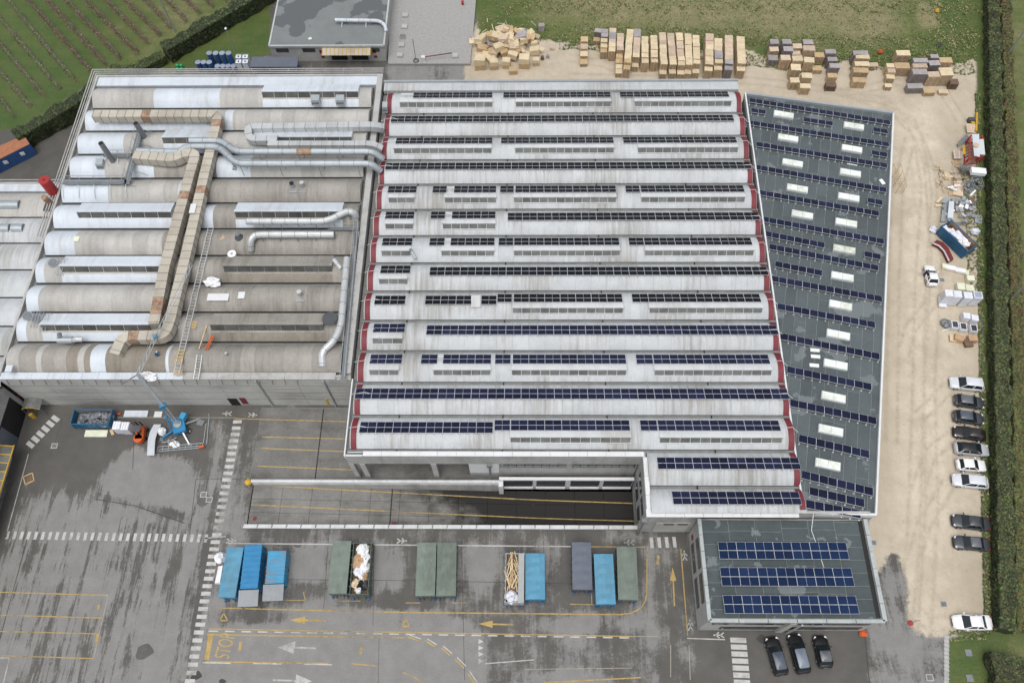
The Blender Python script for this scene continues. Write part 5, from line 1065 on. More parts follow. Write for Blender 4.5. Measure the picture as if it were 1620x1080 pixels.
# ------------------------------------------------------------------ roll-off containers
def container(label, q, top, kind, tarp='blue_tarp', steel='blue_steel', lid=None):
    """q: far-left, far-right, near-right, near-left corners of the top in the photo"""
    P = [Vector(at(*c, top)) for c in q]; c = sum(P, Vector((0, 0)))/4; wd = ((P[1]-P[0]).length+(P[2]-P[3]).length)/2; ln = ((P[0]-P[3]).length+(P[1]-P[2]).length)/2
    d = (P[0]-P[3])+(P[1]-P[2]); rz = math.atan2(d.y, d.x)-math.pi/2
    T = thing('roll_off_container', label, 'container', (c.x, c.y, 0), rz, 'containers parked beside the loading lane'); S_ = MAT[steel]; h = top
    B = lambda mb, n, m, p=None: mb.build(n, m, p or T, local=True)
    hw, hl = wd/2, ln/2; zb = .35
    mb = MB()
    for x in (-hw+.06, hw-.12): mb.box(x, x+.06, -hl+.06, hl-.06, zb, h-.1)
    for y in (-hl+.06, hl-.12): mb.box(-hw+.12, hw-.12, y, y+.06, zb, h-.1)
    mb.box(-hw+.06, hw-.06, -hl+.06, hl-.06, zb-.08, zb); B(mb, 'body', S_)
    n = 8
    for i in range(n):
        y = -hl+.15+(ln-.3)*i/(n-1)
        for s in (-1, 1): mb = MB(); mb.box(s*hw-.05-(.0 if s < 0 else 0), s*hw+.05, y-.05, y+.05, zb, h-.12); B(mb, 'rib', S_)
    mb = MB()
    for x in (-.5, .4): mb.box(x, x+.1, -hl-.25, hl, .12, .34)
    B(mb, 'skid', MAT['steel_dark'])
    for x in (-hw+.25, hw-.25):
        mb = MB(); mb.tube([(x-.1, -hl-.12, .22), (x+.1, -hl-.12, .22)], .2, 10); w_ = B(mb, 'roller', MAT['blue_drum'] if kind != 'plain' else MAT['black'])
    for s in (-.55, .55): mb = MB(); mb.box(s-.05, s+.05, -hl-.14, -hl-.09, zb, h-.5); B(mb, 'door_bar', MAT['galv_dark'])
    mb = MB(); mb.bar((-.35, hl+.1, 1.0), (.35, hl+.1, 1.0), .1); mb.bar((-.35, hl, .4), (-.35, hl+.1, 1.0), .1); mb.bar((.35, hl, .4), (.35, hl+.1, 1.0), .1); B(mb, 'lift_hook', MAT['steel_dark'])
    if kind == 'tarp':
        for s in (-1, 1):
            mb = MB()
            for i in range(9): y = -hl+.3+(ln-.6)*i/8; mb.bar((s*(hw+.05), y, h-.25), (s*(hw+.07), y+.15, h-.75), .035)
            B(mb, 'tie_rope', MAT['steel_dark'])
        mb = MB(); nn = 10; P_ = []
        for i in range(nn+1):
            y = -hl-.06+(ln+.12)*i/nn
            for u, z in ((-hw-.03, h-.28), (-hw-.02, h-.02), (-hw*.5, h+.05), (0, h+.09), (hw*.5, h+.05), (hw+.02, h-.02), (hw+.03, h-.28)): P_.append((u, y, z+(.045 if i % 2 else 0)*(1 if abs(u) < hw else 0)+.015*math.sin(i*2.1+u*3)))
        mb.add(P_, [(i*7+j, i*7+j+1, (i+1)*7+j+1, (i+1)*7+j) for i in range(nn) for j in range(6)]); B(mb, 'tarpaulin', MAT[tarp])
        mb = MB(); mb.box(-hw-.02, hw+.02, -hl-.08, -hl-.02, h-.45, h-.0); B(mb, 'tarpaulin_end', MAT[tarp])
    elif kind == 'ribbed':
        mb = MB(); mb.box(-hw, hw, -hl+.05, hl, h-.1, h); B(mb, 'lid', MAT[lid or steel])
        for i in range(9): y = -hl+.1+(ln-.2)*i/8; mb = MB(); mb.box(-hw-.03, hw+.03, y-.06, y+.06, h+.003, h+.1); B(mb, 'lid_rib', MAT[lid or steel])
        mb = MB(); nn = 24; z0 = 2.2
        for i in range(nn): x = -hw-.15+(wd+.3)*i/nn; mb.hexa([(x, -hl-2.1, z0), (x+.085, -hl-2.1, z0), (x+.085, -hl-.1, z0+.25), (x, -hl-.1, z0+.25), (x, -hl-2.1, z0+.05), (x+.085, -hl-2.1, z0+.05), (x+.085, -hl-.1, z0+.3), (x, -hl-.1, z0+.3)])
        mb.box(-hw-.16, hw+.16, -hl-2.08, -hl-2.0, z0-.06, z0-.005); stuff(B(mb, 'corrugated_canopy', MAT['cool_grey']))
        for s in (-1, 1): mb = MB(); mb.bar((s*hw, -hl-2.0, z0), (s*hw, -hl-2.0, 0), .08); mb.bar((s*hw, -hl-2.0, z0-.3), (s*hw, -hl, 1.0), .06); B(mb, 'canopy_leg', MAT['galv_dark'])
    elif kind == 'open':
        mb = MB(); mb.box(-hw+.13, hw-.13, -hl+.13, hl-.13, 1.0, 1.3); B(mb, 'load_floor', MAT['wood_dark'])
    return T, wd, ln, c, rz
C1 = [('smooth light blue tarpaulin container, first from the zebra path', ((359, 866), (385, 866), (371.5, 944), (345, 943)), 2.5, 'tarp', 'blue_tarp', 'blue_steel'),
      ('darker blue ribbed closed container with corrugated canopy at its end', ((387.5, 861), (415, 861), (407, 931), (380, 931)), 2.6, 'ribbed', None, 'blue_steel'),
      ('rust patched light blue ribbed container with corrugated canopy', ((424.5, 871), (453, 871), (448, 923), (419.5, 923)), 2.3, 'ribbed', None, 'blue_light_steel'),
      ('green tarpaulin container left of the open waste container', ((527, 856), (555, 856), (548, 938), (518, 937)), 2.5, 'tarp', 'green_tarp', 'green_steel'),
      ('open dark green container full of white bags', ((559, 856.5), (588, 857), (583, 940), (551, 940)), 2.4, 'open', None, 'green_steel'),
      ('green tarpaulin container, left one of the matching pair', ((661, 858.6), (690, 858.4), (688, 941), (657, 941)), 2.5, 'tarp', 'green_tarp', 'green_steel'),
      ('green tarpaulin container, right one of the matching pair', ((692.5, 858.6), (722, 858.6), (721, 941), (690, 941)), 2.5, 'tarp', 'green_tarp', 'green_steel'),
      ('open grey container holding old timber beams', ((800, 876), (829, 871), (828.5, 953), (798, 953)), 2.3, 'open', None, 'grey_tarp'),
      ('blue tarpaulin container beside the timber container', ((831, 876), (861.5, 875), (862, 946), (831.7, 947)), 2.5, 'tarp', 'blue_tarp', 'blue_steel'),
      ('dark slate tarpaulin container standing further back', ((904.7, 858), (934.7, 858), (937, 931), (906, 931)), 2.6, 'tarp', 'slate_tarp', 'steel_dark'),
      ('blue tarpaulin container between slate and green ones', ((939.7, 876.7), (969.4, 876.4), (974, 953.6), (943, 954.4)), 2.5, 'tarp', 'blue_tarp', 'blue_steel'),
      ('green tarpaulin container nearest the yellow corner line', ((975.8, 864.7), (1006.4, 864.7), (1009.7, 947), (978.6, 947)), 2.5, 'tarp', 'green_tarp', 'green_steel')]
OPEN = []
for lab, q, top, kind, tp, stl in C1:
    r = container(lab, q, top, kind, tp or 'blue_tarp', stl)
    if kind == 'open': OPEN.append(r)
# loads: bags and beams
T0, wd, ln, c, rz = OPEN[0]; rg = random.Random(4)
for i, (u, v, r, mm) in enumerate(((.0, 2.4, .85, 'white_sack'), (.3, 1.5, .75, 'white_sack'), (-.35, .9, .95, 'cardboard'), (.45, .2, .7, 'white_sack'), (-.4, -.3, .7, 'white_wrap'), (.2, -.9, .6, 'white_sack'), (.5, -1.0, .5, 'cardboard'), (-.5, -1.9, .7, 'wood_pale'), (.1, -2.2, .7, 'black'), (.6, -2.0, .55, 'steel_dark'), (-.2, -2.7, .5, 'white_sack'))):
    x = c.x+u*math.cos(rz)-v*math.sin(rz); y = c.y+u*math.sin(rz)+v*math.cos(rz); mb = MB(); mb.blob((x, y, 1.75), (r*.9, r, .55), 0, i, 12, 7, .28)
    tag(mb.build('waste_bag', MAT[mm]), 'crumpled %s, %s from the far end of the open green container' % ({'white_sack': 'white plastic bag', 'cardboard': 'brown cardboard bundle', 'white_wrap': 'bluish white film bundle', 'wood_pale': 'tan bundle', 'black': 'black bag', 'steel_dark': 'dark grey bag'}[mm], ORD[i]), 'waste bag', 'waste bags in the open container')
T0, wd, ln, c, rz = OPEN[1]
for i in range(30):
    u = -.9+1.3*rg.random(); v = -.8+3.4*rg.random(); a = 1.57+rg.uniform(-.5, .5); L_ = rg.uniform(1.2, 2.4); mb = MB(); mb.obox((c.x+u, c.y+v-.2, 1.4+.03*i), (L_, .12, .1), a); tag(mb.build('timber_beam', MAT['wood_mid' if i % 3 else 'wood_pale']), 'old timber beam jumbled in the open grey container', 'beam', 'timber beams in the grey container')
mb = MB(); mb.blob((c.x-.35, c.y-2.4, 1.7), (.8, .8, .5), 0, 8, 12, 7, .3); tag(mb.build('waste_bag', MAT['white_wrap']), 'pale crumpled bag on the timber beams in the grey container', 'waste bag')
mb = MB(); mb.hexa([(c.x+.5, c.y-3.2, 2.2), (c.x+1.25, c.y-3.2, 2.9), (c.x+1.25, c.y+3.0, 2.9), (c.x+.5, c.y+3.0, 2.2), (c.x+.48, c.y-3.2, 2.25), (c.x+1.23, c.y-3.2, 2.95), (c.x+1.23, c.y+3.0, 2.95), (c.x+.48, c.y+3.0, 2.25)]); mb.build('folded_lid', MAT['grey_tarp'], T0)
x, y = at(348, 881, .6); T = thing('big_bag', 'round white plastic bag beside the first blue container', 'bag', (x, y, 0)); mb = MB(); mb.blob((x, y, .35), (.75, .75, .9), 0, 3, 14, 8, .15); mb.build('bag', MAT['white_sack'], T); mb = MB(); mb.tube([(x, y, 1.1), (x, y, 1.4)], .12, 8); mb.build('knot', MAT['white_sack'], T)
x, y = at(347, 908, .2); mb = MB(); mb.hexa([(x-.45, y-1.2, 0), (x+.45, y-1.2, 0), (x+.45, y+1.2, 0), (x-.4, y+1.1, 0), (x-.3, y-1.1, .5), (x+.4, y-1.1, .6), (x+.4, y+1.1, .6), (x-.1, y+1, .4)]); tag(mb.build('white_sheet', MAT['white_sack']), 'white plastic sheet bundle leaning on the first blue container', 'sheet')
# ------------------------------------------------------------------ open skips
def skip(label, a, b_, c, top, inner, m, group=None):
    """far-left, far-right, near-right rim corners"""
    A_, B_, C_ = (Vector(at(*p, top)) for p in (a, b_, c)); ln = (B_-A_).length; wd = (C_-B_).length; rz = math.atan2((B_-A_).y, (B_-A_).x); ce = (A_+C_)/2
    T = thing('open_skip', label, 'skip', (ce.x, ce.y, 0), rz, group); hl, hw = ln/2, wd/2; zb = .25
    def wall(p0, p1, q0, q1, m_, nm):
        mb = MB(); mb.hexa([*[(*p, zb) for p in (p0, p1)], *[(*p, zb) for p in (q1, q0)], *[(*p, top) for p in (p0, p1)], *[(*p, top) for p in (q1, q0)]]); return mb.build(nm, m_, T, local=True)
    t = .09
    for s in (-1, 1):
        o_ = s*hw; i_ = s*(hw-t); lo, hi = sorted((o_, i_)); mb = MB(); mb.box(-hl, hl, lo, hi, zb, top, 0); mb.build('side', m, T, local=True)
        mb = MB(); mb.box(-hl+t+.01, hl-t-.01, *(sorted((s*(hw-t-.004), s*(hw-t-.03)))), zb+.06, top-.03); mb.build('inner_side', inner, T, local=True)
        for i in range(7): x = -hl+.2+(ln-.4)*i/6; mb = MB(); mb.box(x-.06, x+.06, *(sorted((s*(hw+.003), s*(hw+.08)))), zb, top-.1); mb.build('rib', m, T, local=True)
        mb = MB(); lo, hi = sorted((s*hl, s*(hl-t))); mb.box(lo, hi, -hw+t+.003, hw-t-.003, zb, top); mb.build('end', m, T, local=True)
    mb = MB(); mb.box(-hl+t, hl-t, -hw+t, hw-t, zb, zb+.05); mb.build('floor', inner, T, local=True)
    mb = MB(); mb.box(-hl-.03, hl+.03, hw-.1, hw+.05, top+.003, top+.07); mb.box(-hl-.03, hl+.03, -hw-.05, -hw+.1, top+.003, top+.07); mb.build('rim', m, T, local=True)
    return T, ce, rz, hl, hw
SK1 = skip('long blue skip filled with grey film bales by the concrete wall', (117, 647), (178, 647), (172, 671), 1.7, MAT['concrete_dark'], MAT['blue_skip'])
for i, (u, v) in enumerate(((-1.4, .3), (-.4, .4), (.5, .5), (1.5, .5), (2.2, .2), (-1.6, -.5), (-.2, -.7), (.8, -.65), (1.8, -.7))):
    mb = MB(); c = SK1[1]; mb.blob((c.x+u, c.y+v, .9), (.65, .5, .55), 0, 20+i, 12, 7, .35); tag(mb.build('film_bale', MAT['film_grey']), 'crumpled grey film bale, %s in the %s row of the long blue skip' % (ORD[i if i < 5 else i-5], 'far' if i < 5 else 'near'), 'film bale', 'film bales in the long blue skip')

dm('stain', (.10, .097, .09), .8, .2)
# tar seams, trench lines and repaired strips in the asphalt
for a, b_, w_ in (((150, 789), (215, 800), .1), ((215, 800), (292, 827), .12), ((210, 742), (212, 690), .08), ((300, 845), (310, 757), .08), ((310, 757), (392, 757), .08), ((520, 850), (512, 962), .06), ((592, 862), (590, 990), .06), ((730, 855), (735, 1075), .06), ((860, 855), (862, 960), .06), ((330, 915), (660, 918), .06), ((660, 918), (1020, 925), .06), ((600, 1003), (598, 1085), .05), ((1368, 1003), (1376, 1085), .12), ((45, 845), (0, 1010), .1), ((100, 660), (80, 720), .06)):
    line(a, b_, w_, MAT['seam'], 'tar_seam', z=.005)
for px, py, r in ((228, 1030, 1.3), (310, 1068, .8), (352, 1078, .5), (1205, 1010, .7), (322, 790, 1.2), (60, 690, .9), (470, 858, .9), (450, 900, .8)):
    x, y = at(px, py); rr = random.Random(px); mb = MB(); P_ = [(x+r*(.85+.15*math.sin(3*a+px))*math.cos(a), y+r*(.85+.15*math.sin(2*a+py))*.8*math.sin(a), .004) for a in np.linspace(0, 5.98, 18)]; mb.add(P_, [tuple(range(18))]); struct(mb.build('oil_stain', MAT['seam'] if r < .85 else MAT['stain'], ASPHALT))
# ------------------------------------------------------------------ pallet stacks behind the hall
def layers(mb, w_, d, h, top=True):
    n = max(1, round(h/.15)); lh = h/n
    for i in range(n):
        z = i*lh; last = (i == n-1)
        for x in (-w_/2, -.06, w_/2-.12): mb.box(x, x+.12, -d/2+.02, d/2-.02, z, z+lh*.7)
        if last and top:
            k = 5
            for j in range(k): a = -d/2+d*j/k; mb.box(-w_/2-.01, w_/2+.01, a+.012, a+d/k-.03, z+lh*.68, z+lh)
        else: mb.box(-w_/2-.01, w_/2+.01, -d/2, d/2, z+lh*.78, z+lh*.97)
STK = {}
def pallet_stack(label, x, y, h, w_, d, m, rz=0, group='pallet stacks behind the factory', tilt=0):
    w_, d, h = round(w_, 1), round(d, 1), round(h/.15)*.15
    k = (w_, d, round(h, 2))
    T = thing('pallet_stack', label, 'pallet stack', (x, y, 0), rz, group)
    if ('lo',)+k not in STK:
        mb = MB(); layers(mb, w_, d, h-.15, False); STK[('lo',)+k] = mb
        mb = MB(); layers(mb, w_, d, .15, True); STK[('hi',)+k] = mb
    for nm, kk, mm, z in (('lower_pallets', 'lo', MAT['wood_side'] if m not in ('wood_dark', 'wood_grey') else MAT['wood_dark' if m == 'wood_dark' else 'wood_grey_side'], 0), ('top_pallet', 'hi', MAT[m], h-.15)):
        key = (kk, k, mm.name)
        if key not in STK: STK[key] = STK[(kk,)+k].mesh(nm, mm)
        o = put(nm, STK[key], T, (0, 0, z), (0, 0, random.uniform(-.03, .03) if kk == 'hi' else 0))
        if kk == 'lo': stuff(o)
    return T
WORD = {'wood_pale': 'pale yellow', 'wood_mid': 'light brown', 'wood_pinkish': 'pinkish', 'wood_grey': 'weathered grey', 'wood_dark': 'dark brown'}
colz = lambda X, Y: (930+X/6.23, 30+Y/6.23)
CC = [((80, 262), (105, 97), 1.0, 2.2, ['wood_grey', 'wood_dark', 'wood_mid']), ((150, 400), (165, 97), 1.7, 2.4, ['wood_grey', 'wood_grey', 'wood_pale', 'wood_mid']), ((225, 420), (248, 88), 2.4, 2.6, ['wood_pinkish', 'wood_grey', 'wood_pinkish', 'wood_pale']),
      ((298, 580), (322, 140), 1.0, 2.6, ['wood_pinkish', 'wood_pinkish', 'wood_mid', 'wood_pale']), ((372, 585), (418, 102), 2.1, 2.7, ['wood_pale', 'wood_pale', 'wood_pale', 'wood_mid']), ((458, 523), (490, 103), 1.2, 2.6, ['wood_grey', 'wood_pinkish', 'wood_pinkish', 'wood_pale']),
      ((548, 527), (562, 170), 2.2, 2.6, ['wood_pale']), ((640, 523), (650, 157), 2.2, 2.6, ['wood_pale']), ((732, 600), (735, 132), 1.4, 2.6, ['wood_pinkish', 'wood_pale', 'wood_pale']), ((822, 595), (815, 138), 1.4, 2.6, ['wood_pinkish', 'wood_pinkish', 'wood_pale']),
      ((905, 597), (900, 138), 1.2, 2.5, ['wood_pale', 'wood_pinkish', 'wood_pale']), ((975, 597), (988, 143), 1.4, 2.6, ['wood_pale']), ((1050, 590), (1065, 157), 1.4, 2.6, ['wood_pale']), ((1170, 592), (1200, 143), 1.9, 2.6, ['wood_pinkish', 'wood_pale', 'wood_pale']),
      ((1262, 585), (1285, 187), 2.0, 2.6, ['wood_pale', 'wood_pale', 'wood_grey', 'wood_pale']), ((1360, 597), (1390, 160), 2.2, 2.7, ['wood_pinkish', 'wood_pinkish', 'wood_pinkish', 'wood_grey']), ((1485, 592), (1505, 173), 2.0, 2.7, ['wood_pale'])]
rg = random.Random(11)
for ci, (b_, t_, hf, hb, cl) in enumerate(CC):
    Bp = Vector(at(*colz(*b_), 0)); Tp = Vector(at(*colz(*t_), hb)); d = Tp-Bp; n = max(2, round(d.length/1.0)); sd = d.length/n
    wd = 1.2 if ci < 13 else 1.45
    for i in range(n):
        q = (i+.5)/n; p = Bp+d*q; h = hb+rg.uniform(-.07, .05) if i > 0 else hf
        if ci in (0, 1, 3) and i < n*.5: h = hf+(hb-hf)*(i/n)*1.2
        m = cl[min(len(cl)-1, int((1-q)*len(cl)))]
        place = ORD[i]+' from the hall' if i else 'nearest the hall'
        pallet_stack('%s pallet stack, %s, %s column of the long block' % (WORD[m], place, ORD[ci]), p.x+rg.uniform(-.04, .04), p.y, h, wd, sd, m, math.atan2(d.y, d.x)-math.pi/2+rg.uniform(-.03, .03))
Bp = Vector(at(923, 106.5)); Tp = Vector(at(924.6, 58, 2.2)); d = Tp-Bp
for i in range(4): p = Bp+d*((i+.5)/4); pallet_stack('brown slatted pallet stack, %s in the lone column beside the heap' % (ORD[i]+' from the hall' if i else 'nearest the hall'), p.x, p.y, (.7, 1.3, 1.8, 2.2)[i], 1.3, 1.3, ('wood_mid', 'wood_pale', 'wood_pinkish', 'wood_mid')[i], 0)
z7 = lambda X, Y: (1200+X/4.91, 50+Y/4.91)
RC = [(120, 60, 65, 2.5, 'wood_grey', 1.2), (118, 118, 72, 2.1, 'wood_pinkish', 1.1), (110, 182, 76, 1.5, 'wood_grey', 1.3), (217, 57, 72, 2.6, 'wood_grey', 1.2), (228, 115, 76, 2.4, 'wood_grey', 1.2), (207, 180, 74, 2.3, 'wood_pinkish', 1.3), (298, 95, 68, 2.2, 'wood_pinkish', 1.2), (290, 150, 66, 1.8, 'wood_pinkish', 1.0),
      (382, 60, 76, 2.6, 'wood_grey', 1.2), (390, 108, 92, 2.4, 'wood_pinkish', 1.3), (470, 160, 74, 2.0, 'wood_mid', 1.2), (452, 264, 76, .9, 'wood_mid', 1.2), (300, 187, 78, 2.4, 'wood_pale', 1.3), (286, 252, 76, 2.4, 'wood_pale', 1.5), (278, 357, 70, 1.8, 'wood_pale', 1.2), (390, 197, 80, 2.3, 'wood_pale', 1.3), (372, 322, 78, 1.8, 'wood_pale', 1.2), (360, 402, 80, 1.7, 'wood_pale', 1.1),
      (556, 137, 84, 2.1, 'wood_grey', 1.1), (572, 196, 74, 2.0, 'wood_grey', 1.0), (588, 247, 78, 2.1, 'wood_grey', 1.1), (570, 322, 68, 1.5, 'wood_mid', 1.1), (560, 392, 80, 1.2, 'wood_dark', 1.1), (790, 146, 112, 2.3, 'wood_grey', 1.1), (805, 180, 104, 2.2, 'wood_pale', 1.0), (800, 232, 108, 2.1, 'wood_pale', 1.1), (790, 282, 112, 1.9, 'wood_mid', 1.2), (778, 355, 100, 1.5, 'wood_mid', 1.2), (890, 240, 68, .45, 'wood_pinkish', 1.0),
      (1118, 147, 104, 2.2, 'wood_pale', 1.3), (1112, 240, 112, 2.0, 'wood_mid', 1.4), (1022, 245, 58, 2.0, 'wood_pale', 1.0), (1030, 287, 58, 1.8, 'wood_pinkish', 1.0), (1022, 332, 62, 1.4, 'wood_pale', 1.0), (1005, 402, 52, .9, 'wood_pale', .9), (1254, 207, 110, 2.5, 'wood_grey', 1.1), (1250, 250, 108, 2.5, 'wood_pinkish', 1.0), (1248, 290, 108, 2.7, 'wood_grey', 1.3), (1212, 400, 116, 1.4, 'wood_grey', 1.2),
      (1364, 175, 62, 2.0, 'wood_grey', .9), (1362, 222, 84, 2.0, 'wood_grey', 1.2), (1448, 202, 98, 1.6, 'wood_mid', 1.3), (1356, 308, 86, 2.3, 'wood_pinkish', 1.3), (1322, 440, 88, .9, 'wood_mid', 1.1), (1450, 278, 94, 2.6, 'wood_pale', 1.9), (1432, 450, 72, .6, 'wood_pale', .9), (1512, 368, 64, 1.3, 'wood_dark', 1.3)]
BLK = [(0, 520, 'left cluster'), (520, 660, 'dark leaning column'), (660, 950, 'tilted column'), (950, 1180, 'corner cluster'), (1180, 1700, 'right end cluster')]
cnt = {}
for X, Y, wz, h, m, dp in RC:
    nm = [b_[2] for b_ in BLK if b_[0] <= X < b_[1]][0]
    cnt[nm] = cnt.get(nm, 0)+1
    x, y = at(*z7(X, Y), h); w_ = wz/4.91/8.9
    pallet_stack('%s topped pallet stack, %s of the %s near the grass' % (WORD[m], ORD[cnt[nm]-1], nm), x, y-dp/2, h, w_, dp, m, rg.uniform(-.08, .04), 'pallet stacks beyond the annexe')
# the big heap of crates
def crate_mesh(m, w_=1.2, d=.9, h=.75):
    mb = MB()
    for k in range(4):
        z = h*k/4+.02
        mb.box(-w_/2, w_/2, -d/2, -d/2+.03, z, z+h/4-.03); mb.box(-w_/2, w_/2, d/2-.03, d/2, z, z+h/4-.03)
        mb.box(-w_/2, -w_/2+.03, -d/2+.035, d/2-.035, z, z+h/4-.03); mb.box(w_/2-.03, w_/2, -d/2+.035, d/2-.035, z, z+h/4-.03)
    mb.box(-w_/2+.04, w_/2-.04, -d/2+.04, d/2-.04, 0, h-.06)
    for j in range(5): a = -d/2+d*j/5; mb.box(-w_/2, w_/2, a+.01, a+d/5-.025, h-.02, h+.01)
    return mb.mesh('wooden_crate', m)
CRT = {}
def crate(label, x, y, z, rz, m, s=1.0, tilt=(0, 0), group='crates of the big heap'):
    k = (m, s); 
    if k not in CRT: CRT[k] = crate_mesh(MAT[m], 1.2*s, .95*s, .75*s)
    return tag(put('wooden_crate', CRT[k], loc=(x, y, z), rot=(tilt[0], tilt[1], rz)), label, 'crate', group)
z5 = lambda X, Y: (730+X/7.04, 10+Y/7.04)
FR = [(210, 720, 2, 1.6, 'wood_pale', 'front left corner of the heap'), (360, 715, 2, 1.2, 'wood_pale', 'front of the heap, second pile from the left'), (500, 705, 2, 1.2, 'wood_pale', 'middle front of the heap'), (575, 768, 1, 1.2, 'wood_pale', 'foremost low box of the heap'), (700, 705, 2, 1.55, 'wood_pale', 'right front of the heap'), (830, 670, 2, .9, 'wood_pale', 'narrow pile right of the heap front'), (960, 585, 2, .45, 'wood_grey', 'grey narrow pile at the right edge of the heap'), (900, 605, 2, .5, 'wood_dark', 'dark pile at the right edge of the heap'), (1010, 495, 1, .6, 'wood_pinkish', 'small pinkish box apart on the right'), (890, 290, 2, .9, 'wood_grey', 'grey box standing apart behind the heap')]
for X, Y, n, s, m, pl in FR:
    x, y = at(*z5(X, Y))
    for i in range(n): crate('wooden crate, %s at the %s' % (('lowest' if i == 0 else 'topmost' if i == n-1 else 'middle one') if n > 1 else 'single', pl), x, y+.5*s, .75*s*i+.01, rg.uniform(-.12, .1), m if i else 'wood_mid' if m == 'wood_pale' else m, s)
hc = Vector(at(795, 75)); 
for lv, nn, sc in ((0, 40, 1.0), (1, 34, .82), (2, 26, .6), (3, 16, .38)):
    for i in range(nn):
        a = rg.random()*6.28; r = math.sqrt(rg.random()); X = 798+54*sc*r*math.cos(a); Y = 76+25*sc*r*math.sin(a)
        x, y = at(X, Y); hh_ = lv*.72+.25*rg.random(); m = rg.choice(['wood_pale']*5+['wood_mid']*3+['wood_pinkish']*2+['wood_grey'])
        zn = '%s of the %s part' % ('far side' if Y < 72 else 'near side' if Y > 88 else 'middle', 'left' if X < 780 else 'right' if X > 820 else 'central'); WD = WORD[m]
        if rg.random() < .62: crate('%s crate tumbled in the %s of the big heap' % (WD, zn), x, y, hh_, rg.uniform(-.5, .5), m, rg.choice([1.0, 1.2, 1.45]), (rg.uniform(-.3, .3), rg.uniform(-.3, .3)))
        else: pallet('%s pallet askew in the %s of the big heap' % (WD, zn), x, y, hh_+.65, rg.uniform(-1, 1), MAT[m], 'pallets of the big heap', rg.uniform(-.4, .4))
for i in range(14):
    X, Y = rg.uniform(765, 850), rg.uniform(45, 75); x, y = at(X, Y); a = rg.random()*3; mb = MB(); mb.obox((0, 0, 0), (rg.uniform(1, 2), .12, .05)); o = mb.build('loose_board', MAT[rg.choice(['wood_pale', 'wood_pinkish', 'wood_grey'])]); o.location = (x, y, .06 if Y < 42 else 1.9+.6*rg.random()); o.rotation_euler = (rg.uniform(-.3, .3), rg.uniform(-.4, .4), a); tag(o, 'loose splintered board thrown on top of the big crate heap', 'board', 'boards of the big heap')
